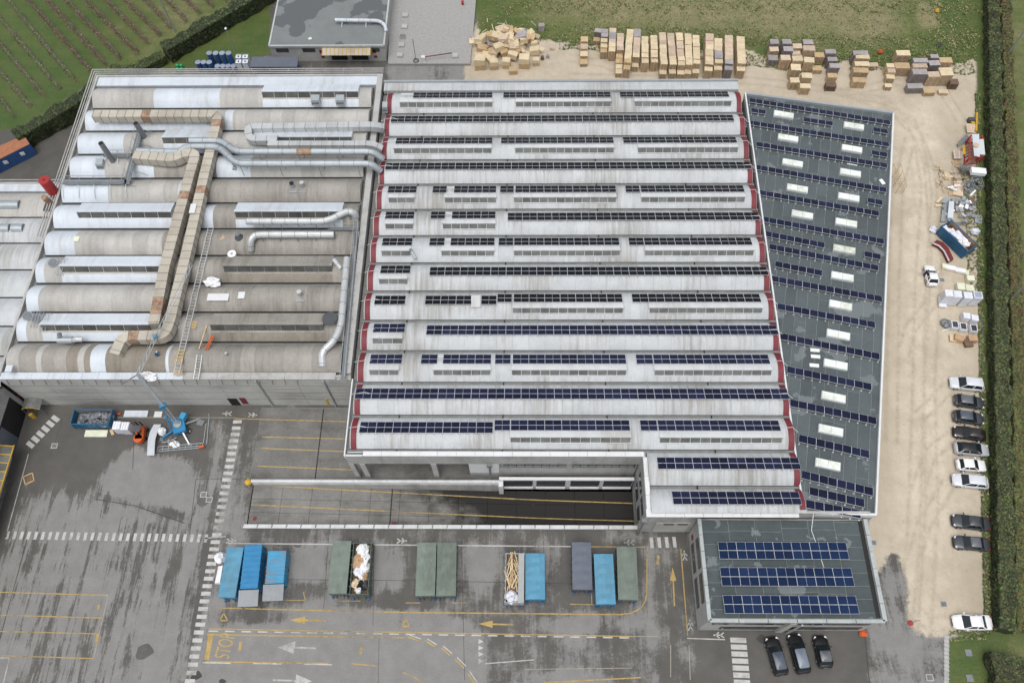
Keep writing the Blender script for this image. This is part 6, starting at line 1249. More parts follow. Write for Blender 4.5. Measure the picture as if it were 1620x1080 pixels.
# ------------------------------------------------------------------ cars
def loft(mb, secs, mi=0):
    n = len(secs[0]); b_ = len(mb.v)
    for s in secs: mb.v += [tuple(p) for p in s]
    for i in range(len(secs)-1):
        for j in range(n-1): mb.f.append((b_+i*n+j, b_+(i+1)*n+j, b_+(i+1)*n+j+1, b_+i*n+j+1)); mb.m.append(mi)
    mb.f.append(tuple(b_+j for j in range(n))); mb.f.append(tuple(b_+(len(secs)-1)*n+j for j in reversed(range(n)))); mb.m += [mi, mi]
def car(label, px, py, heading, L_, W_, H_, paint, style='hatch', roofp=None, group='cars parked along the hedge', door=False):
    x, y = at(px, py); T = thing('parked_car', label, 'car', (x, y, 0), heading, group); P = MAT['paint_'+paint]; hl, hw = L_/2, W_/2
    B = lambda mb, n, m, sm=False, p=None: mb.build(n, m, p or T, smooth=sm, local=True)
    sh = .92 if style != 'suv' else 1.02; hood = sh-.04
    def sec(u, w_, zl, zs, zt):  # half-ring left to right over the top
        return [(u, -w_*.94, zl), (u, -w_, zl+.25), (u, -w_*.985, zs-.08), (u, -w_*.9, zt-.02), (u, -w_*.5, zt+.02), (u, 0, zt+.035), (u, w_*.5, zt+.02), (u, w_*.9, zt-.02), (u, w_*.985, zs-.08), (u, w_, zl+.25), (u, w_*.94, zl)]
    tr = sh+.02 if style == 'sedan' else sh+.06
    S_ = [sec(hl, hw*.62, .32, .55, .58), sec(hl-.10, hw*.82, .24, .62, .68), sec(hl-.35, hw*.94, .2, .7, .76), sec(hl-.8, hw, .2, .8, .85), sec(hl-1.25, hw, .2, sh, hood), sec(0, hw, .2, sh, sh), sec(-hl+1.0, hw, .2, sh+.02, tr), sec(-hl+.35, hw*.97, .22, sh, tr-.02), sec(-hl+.1, hw*.9, .28, sh-.05, tr-.1), sec(-hl, hw*.74, .36, .75, .8)]
    mb = MB(); loft(mb, S_); B(mb, 'body', P, True)
    f0, f1 = hl-1.1, hl-1.85                                      # windscreen base, roof front
    r1, r0 = {'sedan': (-hl+1.35, -hl+.75), 'hatch': (-hl+.62, -hl+.22), 'mpv': (-hl+.5, -hl+.16), 'estate': (-hl+.6, -hl+.2), 'suv': (-hl+.55, -hl+.2)}[style]
    z0, z1 = sh-.02, H_; w0, w1 = hw*.9, hw*.70
    def ring(u0, u1, z, w_, c=.12): return [(u0-c*.4, -w_+c, z), (u0-c*1.3, -w_, z), (u1+c*1.2, -w_, z), (u1+c*.3, -w_+c, z), (u1+c*.3, w_-c, z), (u1+c*1.2, w_, z), (u0-c*1.3, w_, z), (u0-c*.4, w_-c, z)]
    lo = ring(f0, r0, z0, w0); hi = ring(f1, r1, z1-.06, w1)
    mb = MB(); mb.add(lo+hi, [(j, (j+1) % 8, 8+(j+1) % 8, 8+j) for j in range(8)]); B(mb, 'windows', MAT['car_glass'])
    rp = MAT['paint_'+roofp] if roofp else P
    top = [(u*.97+.03*(f1+r1)/2, v*.86, z1) for u, v, z in hi]; hi2 = [(u, v*1.03, z) for u, v, z in hi]
    mb = MB(); mb.add(hi2+top+[((f1+r1)/2, 0, z1+.02)], [(j, (j+1) % 8, 8+(j+1) % 8, 8+j) for j in range(8)]+[(8+j, 8+(j+1) % 8, 16) for j in range(8)]); B(mb, 'roof', rp, True)
    for s in (-1, 1):                                             # pillars
        for (ua, ub, wd_) in ((f0-.14, f1-.12, .07), ((f0+r0)/2-.1, (f1+r1)/2-.1, .09), (r0+.2, r1+.18, .12)):
            mb = MB(); mb.bar((ua, s*(w0+.012), z0), (ub, s*(w1+.02), z1-.05), wd_); B(mb, 'pillar', P)
        mb = MB(); mb.obox((f0-.35, s*(hw+.1), sh+.08), (.14, .22, .14)); B(mb, 'mirror', P)
        mb = MB(); mb.obox((hl-.3, s*hw*.72, .70), (.34, .22, .09), -s*.45); B(mb, 'headlight', MAT['lamp_white'])
        mb = MB(); mb.obox((-hl+.14, s*hw*.74, .78), (.12, .26, .18), s*.35); B(mb, 'tail_light', MAT['lamp_red'])
        for u in (hl-.85, -hl+.85):
            c = Vector((u, s*(hw-.09), .32)); mb = MB(); mb.sweep([c+Vector((0, -.11, 0)), c+Vector((0, .11, 0))], circ(.32, 16)); wv = B(mb, 'wheel', MAT['rubber'])
            mb = MB(); mb.sweep([c+Vector((0, s*.08, 0)), c+Vector((0, s*.125, 0))], circ(.2, 12)); B(mb, 'rim', MAT['galv'], p=wv)
    mb = MB(); mb.obox((-hl+.01, 0, .62), (.03, .52, .11)); B(mb, 'number_plate', MAT['white_paint'])
    mb = MB(); mb.obox((hl-.02, 0, .45), (.06, hw*1.0, .16)); B(mb, 'grille', MAT['black'])
    if door:
        mb = MB(); mb.hexa([(f0-.25, hw+.02, .35), (f0-.45, hw+.75, .35), (f0-.5, hw+.72, .35), (f0-.3, hw+.0, .35), (f0-.25, hw+.02, .95), (f0-.55, hw+.85, .95), (f0-.6, hw+.82, .95), (f0-.3, hw, .95)]); dd = B(mb, 'open_door', P)
        mb = MB(); mb.hexa([(f0-.3, hw+.05, .96), (f0-.55, hw+.8, .96), (f0-.58, hw+.78, .96), (f0-.33, hw+.04, .96), (f0-.5, hw+.05, 1.35), (f0-.75, hw+.65, 1.35), (f0-.78, hw+.63, 1.35), (f0-.53, hw+.04, 1.35)]); B(mb, 'door_window', MAT['car_glass'], p=dd)
    return T
LFT = math.pi
CARS = [('silver people carrier, topmost car of the row along the hedge', 1526, 610, LFT-.13, 4.75, 1.85, 1.66, 'silver', 'mpv', None), ('dark grey hatchback, second car of the row, boot towards the yard', 1530, 638, -.16, 4.2, 1.78, 1.47, 'graphite', 'hatch', 'grey'),
        ('dark hatchback with pale bluish roof, third car of the row', 1529, 663, -.14, 4.25, 1.78, 1.48, 'graphite', 'hatch', 'bluegrey'), ('black brownish estate car, fourth car of the row', 1530, 688, LFT-.17, 4.4, 1.78, 1.47, 'brownblack', 'estate', None),
        ('light grey estate with dark glass roof, fifth car of the row', 1534, 712.5, -.09, 4.7, 1.82, 1.5, 'lightgrey', 'estate', 'black'), ('small white hatchback, sixth car of the row, boot towards the yard', 1533, 738, -.06, 3.95, 1.7, 1.47, 'white', 'hatch', None),
        ('silver estate car, seventh car of the row above the empty bays', 1531, 763, LFT-.12, 4.75, 1.83, 1.5, 'silver', 'estate', None), ('dark grey saloon with blue windscreen, upper of the pair below the gap', 1532, 828, LFT-.13, 4.85, 1.84, 1.46, 'graphite', 'sedan', None),
        ('dark grey saloon with panoramic roof, lower of the pair below the gap', 1533, 861, LFT-.09, 4.6, 1.8, 1.46, 'graphite', 'sedan', 'grey'), ('white coupe saloon parked alone above the lawn patch', 1534, 985, LFT-.02, 4.85, 1.84, 1.44, 'white', 'sedan', None),
        ('white small car with its driver door open in the sandy yard', 1470, 439, 1.50, 3.75, 1.66, 1.5, 'white', 'hatch', None)]
for i, (lab, px, py, hd, L_, W_, H_, pt, stl, rf) in enumerate(CARS): car(lab, px, py, hd, L_, W_, H_, pt, stl, rf, door=(i == 10))
for lab, px, py, hd, L_, pt, stl, rf in (('black estate car with slate roof, left of three beside the office', 1226, 1038, 1.73, 4.6, 'black', 'estate', 'bluegrey'), ('black off-roader with sky reflection painted on roof, middle of three beside the office', 1261, 1034, 1.70, 4.75, 'black', 'suv', 'sheen'), ('small black car with green tint, right of three beside the office', 1299, 1031, 1.62, 3.85, 'black', 'hatch', 'grey')):  # middle car: sky reflection on glossy black is put into its roof colour
    car(lab, px, py, hd, L_, 1.82, 1.62 if stl == 'suv' else 1.5, pt, stl, rf, 'black cars parked by the office')
# ------------------------------------------------------------------ people
def person(label, x, y, z, rz, cloth, pose='stand', cap=None):
    T = thing('person', label, 'person', (x, y, z), rz)
    if pose == 'stand': J = [(0, 0, .95), (0, 0, 1.2), (0, .02, 1.42), (0, .05, 1.54), (.09, 0, .9), (.11, .03, .5), (.12, -.02, .06), (.12, .12, .03), (-.09, 0, .9), (-.12, .08, .5), (-.13, .1, .06), (-.13, .24, .03), (.2, .02, 1.4), (.27, .05, 1.12), (.25, .25, .95), (-.2, .02, 1.4), (-.28, .08, 1.12), (-.24, .3, 1.0)]
    else: J = [(0, 0, .45), (0, .16, .68), (0, .32, .85), (0, .42, .93), (.1, .02, .42), (.16, .36, .38), (.15, .12, .06), (.15, .25, .03), (-.1, .02, .42), (-.18, .34, .36), (-.17, .1, .06), (-.17, .22, .03), (.2, .32, .84), (.26, .5, .6), (.16, .66, .45), (-.2, .32, .84), (-.27, .5, .6), (-.16, .68, .45)]
    E_ = [(0, 1), (1, 2), (2, 3), (0, 4), (4, 5), (5, 6), (6, 7), (0, 8), (8, 9), (9, 10), (10, 11), (2, 12), (12, 13), (13, 14), (2, 15), (15, 16), (16, 17)]
    Rr = [.15, .15, .14, .06, .1, .075, .05, .05, .1, .075, .05, .05, .07, .05, .04, .07, .05, .04]
    me = bpy.data.meshes.new('body'); me.from_pydata(J, E_, []); me.materials.append(MAT[cloth]); o = put('body', me, T)
    sm = o.modifiers.new('skin', 'SKIN'); 
    for v, r in zip(me.skin_vertices[0].data, Rr): v.radius = (r, r)
    me.skin_vertices[0].data[0].use_root = True
    ss = o.modifiers.new('sub', 'SUBSURF'); ss.levels = 1; ss.render_levels = 2
    h = Vector(J[3])+Vector((0, .03, .13)); mb = MB(); mb.blob(tuple(h), (.095, .11, .13), 0, 1, 12, 8, 0, cut=False); mb.blob((h.x, h.y+.11, h.z-.02), (.02, .03, .03), 0, 1, 6, 4, 0, cut=False); mb.build('head', MAT['skin'], T, True, local=True)
    mb = MB(); mb.blob((h.x, h.y-.02, h.z+.04), (.108, .12, .12), 0, 2, 12, 8, 0); mb.build('helmet' if cap else 'hair', MAT[cap or 'cloth_dark'], T, True, local=True)
    for j in (14, 17):
        for k in range(4): mb = MB(); p = Vector(J[j]); mb.bar(p+Vector((-.03+.02*k, .02, 0)), p+Vector((-.03+.02*k, .1, -.03)), .018); mb.build('finger', MAT['skin'], T, local=True)
    return T
x, y = at(1460.5, 437); person('person in dark clothes leaning at the open door of the white car', x, y, 0, -1.2, 'cloth_dark')
x, y = at(247, 563, 10.0); person('worker in blue with white helmet crouching on the roof under the jib', x, y, 9.85, -1.2, 'cloth_blue', 'crouch', 'white_sack')
# ------------------------------------------------------------------ trailer crane, forklift and things by the concrete wall
cx_, cy_ = at(287, 677); T = thing('trailer_crane', 'blue trailer crane with raised grey mast and long jib reaching over the roof', 'crane', (cx_, cy_, 0)); bs = MAT['blue_steel']
mb = MB(); mb.obox((cx_, cy_, .85), (1.7, 2.2, .6), .35); mb.build('base', bs, T); mb = MB(); mb.cyl((cx_-.1, cy_+.1), .55, 1.15, 1.4, 16); mb.build('turntable', MAT['galv'], T)
mb = MB(); mb.tube([(cx_+1.15, cy_-.55, .35), (cx_+1.45, cy_-.6, .35)], .36, 14); wv = mb.build('wheel', MAT['rubber'], T); mb = MB(); mb.tube([(cx_+1.46, cy_-.6, .35), (cx_+1.5, cy_-.6, .35)], .18, 10); mb.build('rim', MAT['white_paint'], wv)
for px, py in ((314, 664), (300, 703), (256, 695), (262, 660)):
    q = at(px, py); mb = MB(); mb.bar((cx_, cy_, .8), (*q, .15), .2); mb.build('outrigger', MAT['galv'] if px > 290 else bs, T); mb = MB(); mb.obox((*q, .06), (.5, .5, .08)); mb.build('foot_pad', MAT['galv_dark'], T)
mb = MB(); q = at(293, 662, .6); mb.obox((*q, 1.35), (.75, .95, .8), -.3); mb.build('engine', MAT['blue_light_steel'], T)
tip = Vector(at3(218, 592, 10.9)); foot = Vector((cx_-.1, cy_+.1, 1.4)); mid = foot.lerp(tip, .38)
for dx in (-.28, .28):
    mb = MB(); mb.bar(foot+Vector((dx, 0, 0)), mid+Vector((dx, 0, 0)), .12); mb.build('mast_rail', MAT['galv'], T)
mb = MB()
for i in range(9): a = foot.lerp(mid, i/9); b_ = foot.lerp(mid, (i+1)/9); mb.bar(a+Vector((-.28, 0, 0)), b_+Vector((.28, 0, 0)), .06)
mb.build('mast_bracing', MAT['galv'], T); mb = MB(); mb.obox(tuple(mid), (.9, .6, .5), .5); mb.build('mast_head', bs, T)
mb = MB(); mb.bar(mid, tip, .42); mb.build('boom', MAT['cool_grey'], T); mb = MB(); mb.bar(Vector((cx_-.9, cy_-.9, 1)), mid, .09); mb.build('stay', bs, T)
jt = Vector(at3(302, 420, 14.0)); mb = MB(); o1, o2, o3 = Vector((.22, 0, 0)), Vector((-.22, 0, 0)), Vector((0, 0, .4))
for o_ in (o1, o2, o3): mb.bar(tip+o_, jt+o_, .06)
for i in range(16): a = tip.lerp(jt, i/16); b_ = tip.lerp(jt, (i+1)/16); mb.bar(a+o1, b_+o2, .035); mb.bar(a+o1, b_+o3, .035)
mb.build('jib', MAT['galv'], T); mb = MB(); mb.bar(tip, at3(192, 608, 9.6), .12); mb.bar(tip+Vector((0, 0, .2)), jt.lerp(tip, .3)+Vector((0, 0, 2.2)), .03); mb.build('jib_stay', MAT['galv_dark'], T)
mb = MB(); p = tip.lerp(jt, .33); mb.obox((p.x, p.y, p.z+.35), (.5, .5, .4), .4); mb.build('winch', MAT['blue_light_steel'], T)
# barrier frame on the ground beside the crane
T = thing('steel_barrier', 'long steel frame lying on the ground with an orange end beside the crane', 'steel frame', at3(285, 713)); mb = MB()
a, b_ = at3(248, 714, .2), at3(320, 708, .2)
for s in (0, .3, .7): mb.bar((a[0], a[1]+s, .2), (b_[0], b_[1]+s, .2), .09)
for i in range(9): t_ = i/8; mb.bar((a[0]+(b_[0]-a[0])*t_, a[1]+(b_[1]-a[1])*t_, .25), (a[0]+(b_[0]-a[0])*t_, a[1]+(b_[1]-a[1])*t_+.7, .25), .06)
mb.build('frame', MAT['galv'], T); mb = MB(); mb.obox((*at(320, 708), .35), (.75, .3, .25), .2); mb.build('orange_end', MAT['orange_paint'], T)
mb = MB(); mb.bar(at3(322, 701, .1), at3(326, 670, .1), .08); mb.bar(at3(327, 702, .1), at3(331, 658, .1), .08); mb.bar(at3(331, 658, .1), at3(330, 654, .1), .08); tag(mb.build('steel_tubes', MAT['galv']), 'two thin steel tubes lying on the asphalt right of the crane', 'tubes')
mb = MB(); q = at(318, 669); mb.obox((*q, .12), (.95, .85, .2), -.3); tag(mb.build('ballast_tray', MAT['galv_dark']), 'dark square steel tray right of the crane outrigger', 'tray')
P = [at3(*p) for p in ((246, 672, .05), (255, 672, .05), (251, 680, .05))]
# curved white sheet
mb = MB(); pl = [(249, 671), (243, 682), (239.5, 695), (238.5, 708), (238, 720)]; v = []
for px, py in pl: a = at(px-5.5, py, 1); b_ = at(px+6, py, 1); v += [(a[0], a[1], 1.0), (b_[0], b_[1], 1.0), (a[0], a[1], .92), (b_[0], b_[1], .92)]
for i in range(4): mb.add(v[4*i:4*i+8], [(0, 1, 5, 4), (1, 3, 7, 5), (2, 6, 7, 3), (0, 4, 6, 2)])
tag(mb.build('curved_roof_sheet', MAT['roof_white']), 'long curved white roof sheet standing ready beside the orange forklift', 'roof sheet')
for px, py in ((240, 716), (248, 674)): pass
x, y = at(259, 684); T = thing('big_bag', 'white round big bag left of the crane base', 'bag', (x, y, 0)); mb = MB(); mb.blob((x, y, .45), (.55, .6, .75), 0, 6, 14, 8, .2); mb.build('bag', MAT['white_sack'], T)
x, y = at(271, 700); T = thing('scrap_pile', 'small pile of grey scrap and a white sack before the crane', 'scrap', (x, y, 0)); mb = MB(); mb.blob((x+.6, y-.3, .2), (.7, .5, .4), 0, 7, 12, 6, .3); mb.build('sack', MAT['white_sack'], T)
for i in range(7): mb = MB(); mb.obox((x-.6+.2*i, y+.3*math.sin(i*2), .2+.05*i), (1.3, .12, .1), i*.9); mb.build('scrap_bar', MAT['galv_dark'] if i % 2 else MAT['wood_grey'], T)
# forklift
fx, fy = at(226, 688); T = thing('forklift', 'orange forklift carrying two white covered loads by the blue skip', 'forklift', (fx, fy, 0))
mb = MB(); mb.obox((fx, fy, .75), (1.15, 1.9, .8), .1); mb.build('chassis', MAT['orange_paint'], T); mb = MB(); mb.cyl((fx-.05, fy-.9), .62, .4, 1.15, 16); mb.build('counterweight', MAT['orange_paint'], T)
for s in (-1, 1):
    for v in (-1, 1): mb = MB(); mb.tube([(fx+s*.55, fy+v*.65, .3), (fx+s*.75, fy+v*.65, .3)], .3, 12); mb.build('wheel', MAT['rubber'], T)
    for v in (-.4, .7): mb = MB(); mb.bar((fx+s*.5, fy+v, 1.1), (fx+s*.42, fy+v*.8, 2.15), .09); mb.build('cage_post', MAT['steel_dark'], T)
mb = MB(); mb.box(fx-.5, fx+.5, fy-.35, fy+.6, 2.15, 2.22); mb.build('cage_roof', MAT['steel_dark'], T); mb = MB(); mb.bar((fx-.3, fy+1, .2), (fx-.3, fy+1, 2.6), .13); mb.bar((fx+.3, fy+1, .2), (fx+.3, fy+1, 2.6), .13); mb.build('mast', MAT['black'], T); mb = MB(); mb.box(fx-.2, fx+.2, fy-.3, fy+.1, 1.15, 1.35); mb.build('seat', MAT['black'], T)
for px, py, lab in ((184, 672, 'white dimpled load, left of two beside the blue skip'), (197, 673, 'white dimpled load, right of two beside the blue skip')):
    x, y = at(px, py, 1.9); T = thing('wrapped_load', lab, 'load', (x, y, 0), 0, 'white dimpled loads'); mb = MB(); mb.box(x-.55, x+.55, y-.6, y+.6, 0.02, 1.8); mb.build('block', MAT['white_wrap'], T)
    for i in range(3):
        for j in range(4): mb = MB(); mb.cyl((x-.36+.36*i, y-.42+.28*j), .14, 1.8, 1.88, 10); mb.build('roll_end', MAT['white_sack'], T)
for px, py, wx, wy, mm, lab in ((153, 686, 3.2, 1.0, 'cream', 'pale green long board lying before the blue skip'), (216, 655, 3.4, 1.0, 'roof_white', 'white long panel stack behind the forklift'), (251, 656, 1.1, .9, 'white_paint', 'white board with a black mark near the crane mast'), (178, 684, .4, .9, 'wood_mid', 'short orange timber leaning by the dimpled load'), (187, 655, .9, .25, 'orange_paint', 'orange bar lying at the end of the blue skip')):
    x, y = at(px, py); mb = MB(); mb.obox((x, y, .12), (wx, wy, .22), 0 if mm != 'wood_mid' else .6); tag(mb.build('panel_stack', MAT[mm]), lab, 'boards')
x, y = at(63, 648); T = thing('bus_shelter', 'small shelter with clear curved roof and yellow frame at the wall corner', 'shelter', (x, y, 0)); ring = [(-1.3+.26*i, .55*math.sin(math.pi*i/10)) for i in range(11)]
for i in range(3): a = -1.5+i*1.5; mb = MB(); mb.tube([(x+u, y+a*.55, 2.1+v) for u, v in ring], .05, 6); mb.build('rib', MAT['yellow_paint'] if i == 0 else MAT['galv_dark'], T)
mb = MB()
for i in range(10): (u, v), (u2, v2) = ring[i], ring[i+1]; mb.quad((x+u, y-.8, 2.1+v), (x+u2, y-.8, 2.1+v2), (x+u2, y+.8, 2.1+v2), (x+u, y+.8, 2.1+v))
mb.build('roof_sheet', MAT['glass_dirty'], T)
for sx in (-1.3, 1.3):
    for sy in (-.8, .8): mb = MB(); mb.bar((x+sx, y+sy, 0), (x+sx, y+sy, 2.1), .07); mb.build('post', MAT['galv_dark'], T)
x, y = at(55, 660); mb = MB(); mb.obox((x, y, .6), (.5, .35, 1.2), .3); tag(mb.build('waste_bin', MAT['yellow_paint']), 'yellow box standing before the small shelter', 'box')
x, y = at(38, 636); mb = MB(); mb.obox((x, y, 1.4), (.3, .9, .3), .8); tag(mb.build('traffic_barrier', MAT['orange_paint']), 'small orange bar at the dark doorway corner', 'bar')
mb = MB(); p = at3(520, 640); mb.bar((p[0], p[1], 0), (p[0]+.1, p[1], 2.3), .3); tag(mb.build('yellow_bollard', MAT['yellow_paint']), 'bright yellow guard post under the downpipe at the wall end', 'guard post')
# ------------------------------------------------------------------ drums, blue bins and bulk containers behind the old hall
for i in range(4):
    x, y = at(280+(i % 2)*6, 103+(i//2)*6, .9); T = thing('green_drum', 'green round drum, %s of four at the left end' % ORD[i], 'drum', (x, y, 0), 0, 'green drums'); mb = MB(); mb.cyl((x, y), .3, 0, .9, 12); mb.build('body', MAT['green_drum'], T); mb = MB(); mb.cyl((x, y), .26, .9, .94, 12); mb.build('lid', MAT['green_drum'], T)
for i in range(11):
    px, py, h = (331+i*10.2, 84.5, 2.7) if i < 4 else (313+(i-4)*9.0, 99, 2.1) if i < 7 else (344+(i-7)*8.5, 105, 1.5)
    x, y = at(px, py, h); T = thing('blue_bin', 'tall dark blue bin with grey top, %s of the %s row behind the old hall' % (ORD[i if i < 4 else i-4 if i < 7 else i-7], 'far' if i < 4 else 'middle' if i < 7 else 'near'), 'bin', (x, y, 0), 0, 'blue bins behind the old hall')
    mb = MB(); mb.cyl((x, y), .48, 0, h, 12); mb.build('body', MAT['blue_drum'], T); mb = MB(); mb.cyl((x, y), .52, h, h+.1, 14); mb.build('lid', MAT['drum_top'], T)
for i in range(4):
    px, py = 377+(i % 2)*10.5, 89+(i//2)*8; x, y = at(px, py, 2.2); T = thing('bulk_tank', 'white caged liquid tank, %s of the two by two block' % ['far left', 'far right', 'near left', 'near right'][i], 'tank', (x, y, 0), 0, 'caged liquid tanks'); mb = MB(); mb.box(x-.5, x+.5, y-.45, y+.45, .15, 2.1); mb.build('tank', MAT['white_wrap'], T); mb = MB(); mb.cyl((x, y), .15, 2.1, 2.2, 10); mb.build('cap', MAT['black'], T); mb = MB()
    for s in (-.52, .52):
        for q in (-.48, .48): mb.bar((x+s, y+q, .1), (x+s, y+q, 2.16), .05)
        mb.bar((x+s, y-.5, 2.16), (x+s, y+.5, 2.16), .05)
    mb.bar((x-.5, y-.5, 2.16), (x+.5, y-.5, 2.16), .05); mb.bar((x-.5, y+.5, 2.16), (x+.5, y+.5, 2.16), .05); mb.build('cage', MAT['galv'], T)
a, b_, c, d = at(399, 90, 2.6), at(472, 90, 2.6), at(470, 106, 2.6), at(395, 106, 2.6); T = thing('storage_shed', 'low shed with plain blue-grey roof beside the warehouse', 'shed', (a[0], c[1], 0)); mb = MB(); mb.prism([a, b_, c, d], 2.45, 2.6); mb.build('roof', MAT['slate_tarp'], T); mb = MB(); mb.prism([(a[0]+.3, a[1]-.3), (b_[0]-.3, b_[1]-.3), (c[0]-.3, c[1]+.3), (d[0]+.3, d[1]+.3)], 0, 2.44); mb.build('walls', MAT['blue_drum'], T)
a, b_, c, d = at(-20, 240, 2.6), at(38, 214, 2.6), at(47, 228, 2.6), at(-20, 262, 2.6); T = thing('blue_container', 'dark blue container with white labels at the left edge by the hedge', 'container', (*c, 0)); mb = MB(); mb.prism([a, b_, c, d], 0, 2.55); mb.build('body', MAT['blue_drum'], T); mb = MB(); mb.prism([a, b_, c, d], 2.56, 2.66); mb.build('roof', MAT['terracotta'], T)
for t_ in (.35, .75): p = Vector(d).lerp(Vector(c), t_); mb = MB(); mb.obox((p.x, p.y-.1, 1.6), (.8, .06, .7), .35); mb.build('label', MAT['white_paint'], T)
# ------------------------------------------------------------------ scrap corner along the hedge
zA = lambda X, Y: (1440+X/7.71, 180+Y/7.71)
zB = lambda X, Y: (1440+X/7.71, 300+Y/7.71)
zC = lambda X, Y: (1440+X/6.75, 400+Y/6.75)
def one(name, label, cat, mb, m, group=None): return tag(mb.build(name, m), label, cat, group)
mb = MB(); mb.bar(at3(*zA(812, -10), .5), at3(*zA(803, 215), .5), .3); one('yellow_beam', 'long yellow steel beam lying beside the hedge above the red frame', 'beam', mb, MAT['yellow_paint'])
x, y = at(*zA(755, 60), .8); mb = MB(); mb.box(x-.55, x+.55, y-.35, y+.35, 0, .8); one('dark_crate', 'dark grey crate topmost beside the yellow beam', 'crate', mb, MAT['steel_dark'])
x, y = at(*zA(768, 105), .5); mb = MB(); mb.box(x-.3, x+.3, y-.35, y+.35, 0, .5); one('yellow_box', 'small yellow box under the dark crate beside the beam', 'box', mb, MAT['yellow_paint'])
x, y = at(*zA(690, 235), .3); pallet('large slatted pinkish pallet leaning between yellow beam and red frame', x-.0, y, .35, .05, MAT['wood_pinkish'], None, .25, 1.7, 1.7)
x, y = at(*zA(800, 420)); T = thing('red_lattice_frame', 'red lattice steel frame loaded with white panels beside the hedge', 'lattice frame', (x, y, 0)); R2 = MAT['red_paint']; pts = [at(*zA(*p)) for p in ((720, 265), (895, 280), (890, 520), (790, 610), (690, 560))]
p0, p1, p2, p3 = at(*zA(735, 270), 1.8), at(*zA(880, 270), 1.8), at(*zA(895, 520), 1.8), at(*zA(715, 545), 1.8)
for z in (.1, 1.8):
    for a, b_ in ((p0, p1), (p1, p2), (p2, p3), (p3, p0)): mb = MB(); mb.bar((*a, z), (*b_, z), .14); mb.build('beam', R2, T)
for a in (p0, p1, p2, p3): mb = MB(); mb.bar((*a, .05), (*a, 1.85), .14); mb.build('post', R2, T)
for i in range(7):
    t_ = i/7; a = Vector(p0).lerp(Vector(p3), t_); b_ = Vector(p0).lerp(Vector(p3), t_+1/7); mb = MB(); mb.bar((*a, .1), (*b_, 1.8), .09); mb.build('brace', R2, T); c = Vector(p1).lerp(Vector(p2), t_); mb = MB(); mb.bar((*a, 1.8), (*c, 1.8), .09); mb.build('rung', R2, T)
for i in range(5): a = Vector(p3).lerp(Vector(p2), i/5); b_ = Vector(p3).lerp(Vector(p2), (i+1)/5); mb = MB(); mb.bar((*a, .1), (*b_, 1.8), .09); mb.build('brace', R2, T)
def plank(name, label, c, q, z, m, cat='panel', group=None, th=.08):
    """four photo corners at height z"""
    P = [at(*c(*p), z) for p in q]; mb = MB(); mb.prism(P, z-th, z); return one(name, label, cat, mb, MAT[m], group)
plank('bent_sheet', 'long bent white panel lying on the red lattice frame', zA, [(755, 245), (840, 250), (850, 525), (780, 510)], 2.0, 'roof_white'); plank('metal_sheet', 'greyish white panel lying right of the bent one on the red frame', zA, [(840, 310), (895, 310), (915, 500), (850, 495)], 2.0, 'roof_white_trim')
x, y = at(*zA(800, 385), 2.1); mb = MB(); mb.cyl((x, y), .5, 2.01, 2.25, 16); one('coil', 'pinkish rusty coil on top of the bent white panel', 'coil', mb, MAT['wood_pinkish'])
plank('grey_sheet', 'dark grey sheet leaning left of the red frame', zA, [(575, 365), (690, 240), (720, 300), (590, 400)], .5, 'galv_dark'); plank('orange_board', 'short orange board standing left of the red frame', zA, [(640, 390), (675, 385), (675, 500), (640, 495)], .8, 'yellow_paint')
for i in range(4): plank('weathered_board', 'pale weathered board, %s of four beside the orange board' % ORD[i], zA, [(525+30*i, 445+4*i), (550+30*i, 440+4*i), (560+27*i, 545), (535+27*i, 550)], .6+.05*i, 'wood_grey' if i % 2 else 'wood_pinkish', 'board', 'weathered boards')
x, y = at(*zA(530, 620), .3); pallet('light wooden pallet below the weathered boards', x, y, .05, .1, MAT['wood_mid'], None, 0, 1.5, .9)
x, y = at(*zA(385, 745), .3); pallet('slatted wooden frame lying askew among the sticks', x, y-.3, .1, -.6, MAT['wood_pale'], None, .1, 1.4, 1.1)
x, y = at(*zA(480, 990), .3); pallet('yellowish slatted pallet beside the grey metal sheets', x, y, .1, .0, MAT['wood_mid'], None, 0, 1.1, .9)
rg = random.Random(21)
for i in range(44):
    X, Y = rg.uniform(320, 680), rg.uniform(670, 950); x, y = at(*zA(X, Y)); L_ = rg.uniform(.8, 2.2); mb = MB(); mb.obox((0, 0, 0), (L_, .09, .07)); o = mb.build('timber_stick', MAT[rg.choice(['wood_mid', 'wood_pale', 'wood_dark', 'wood_pinkish'])]); o.location = (x, y, .12+rg.random()*.5); o.rotation_euler = (0, rg.uniform(-.2, .2), rg.uniform(0, 3.1)); tag(o, 'broken timber stick scattered on the sand by the scrap corner', 'stick', 'scattered timber sticks')
x, y = at(*zA(820, 700), 1.5); T = thing('white_box', 'white rounded box on the grey rack beside the hedge', 'box', (x, y, 1.3)); mb = MB(); mb.obox((x, y-.2, 1.6), (2.3, 1.15, .7), -.14); mb.build('box', MAT['white_sack'], T)
T = thing('grey_rack', 'grey tangled steel rack under the white box', 'rack', at3(*zA(700, 660))); mb = MB(); a = at3(*zA(590, 630), .6); b_ = at3(*zA(850, 690), .6)
for k in range(5):
    for z in (.2, .7, 1.2): mb.bar((a[0], a[1]-.3*k, z), (b_[0], b_[1]-.3*k, z), .06)
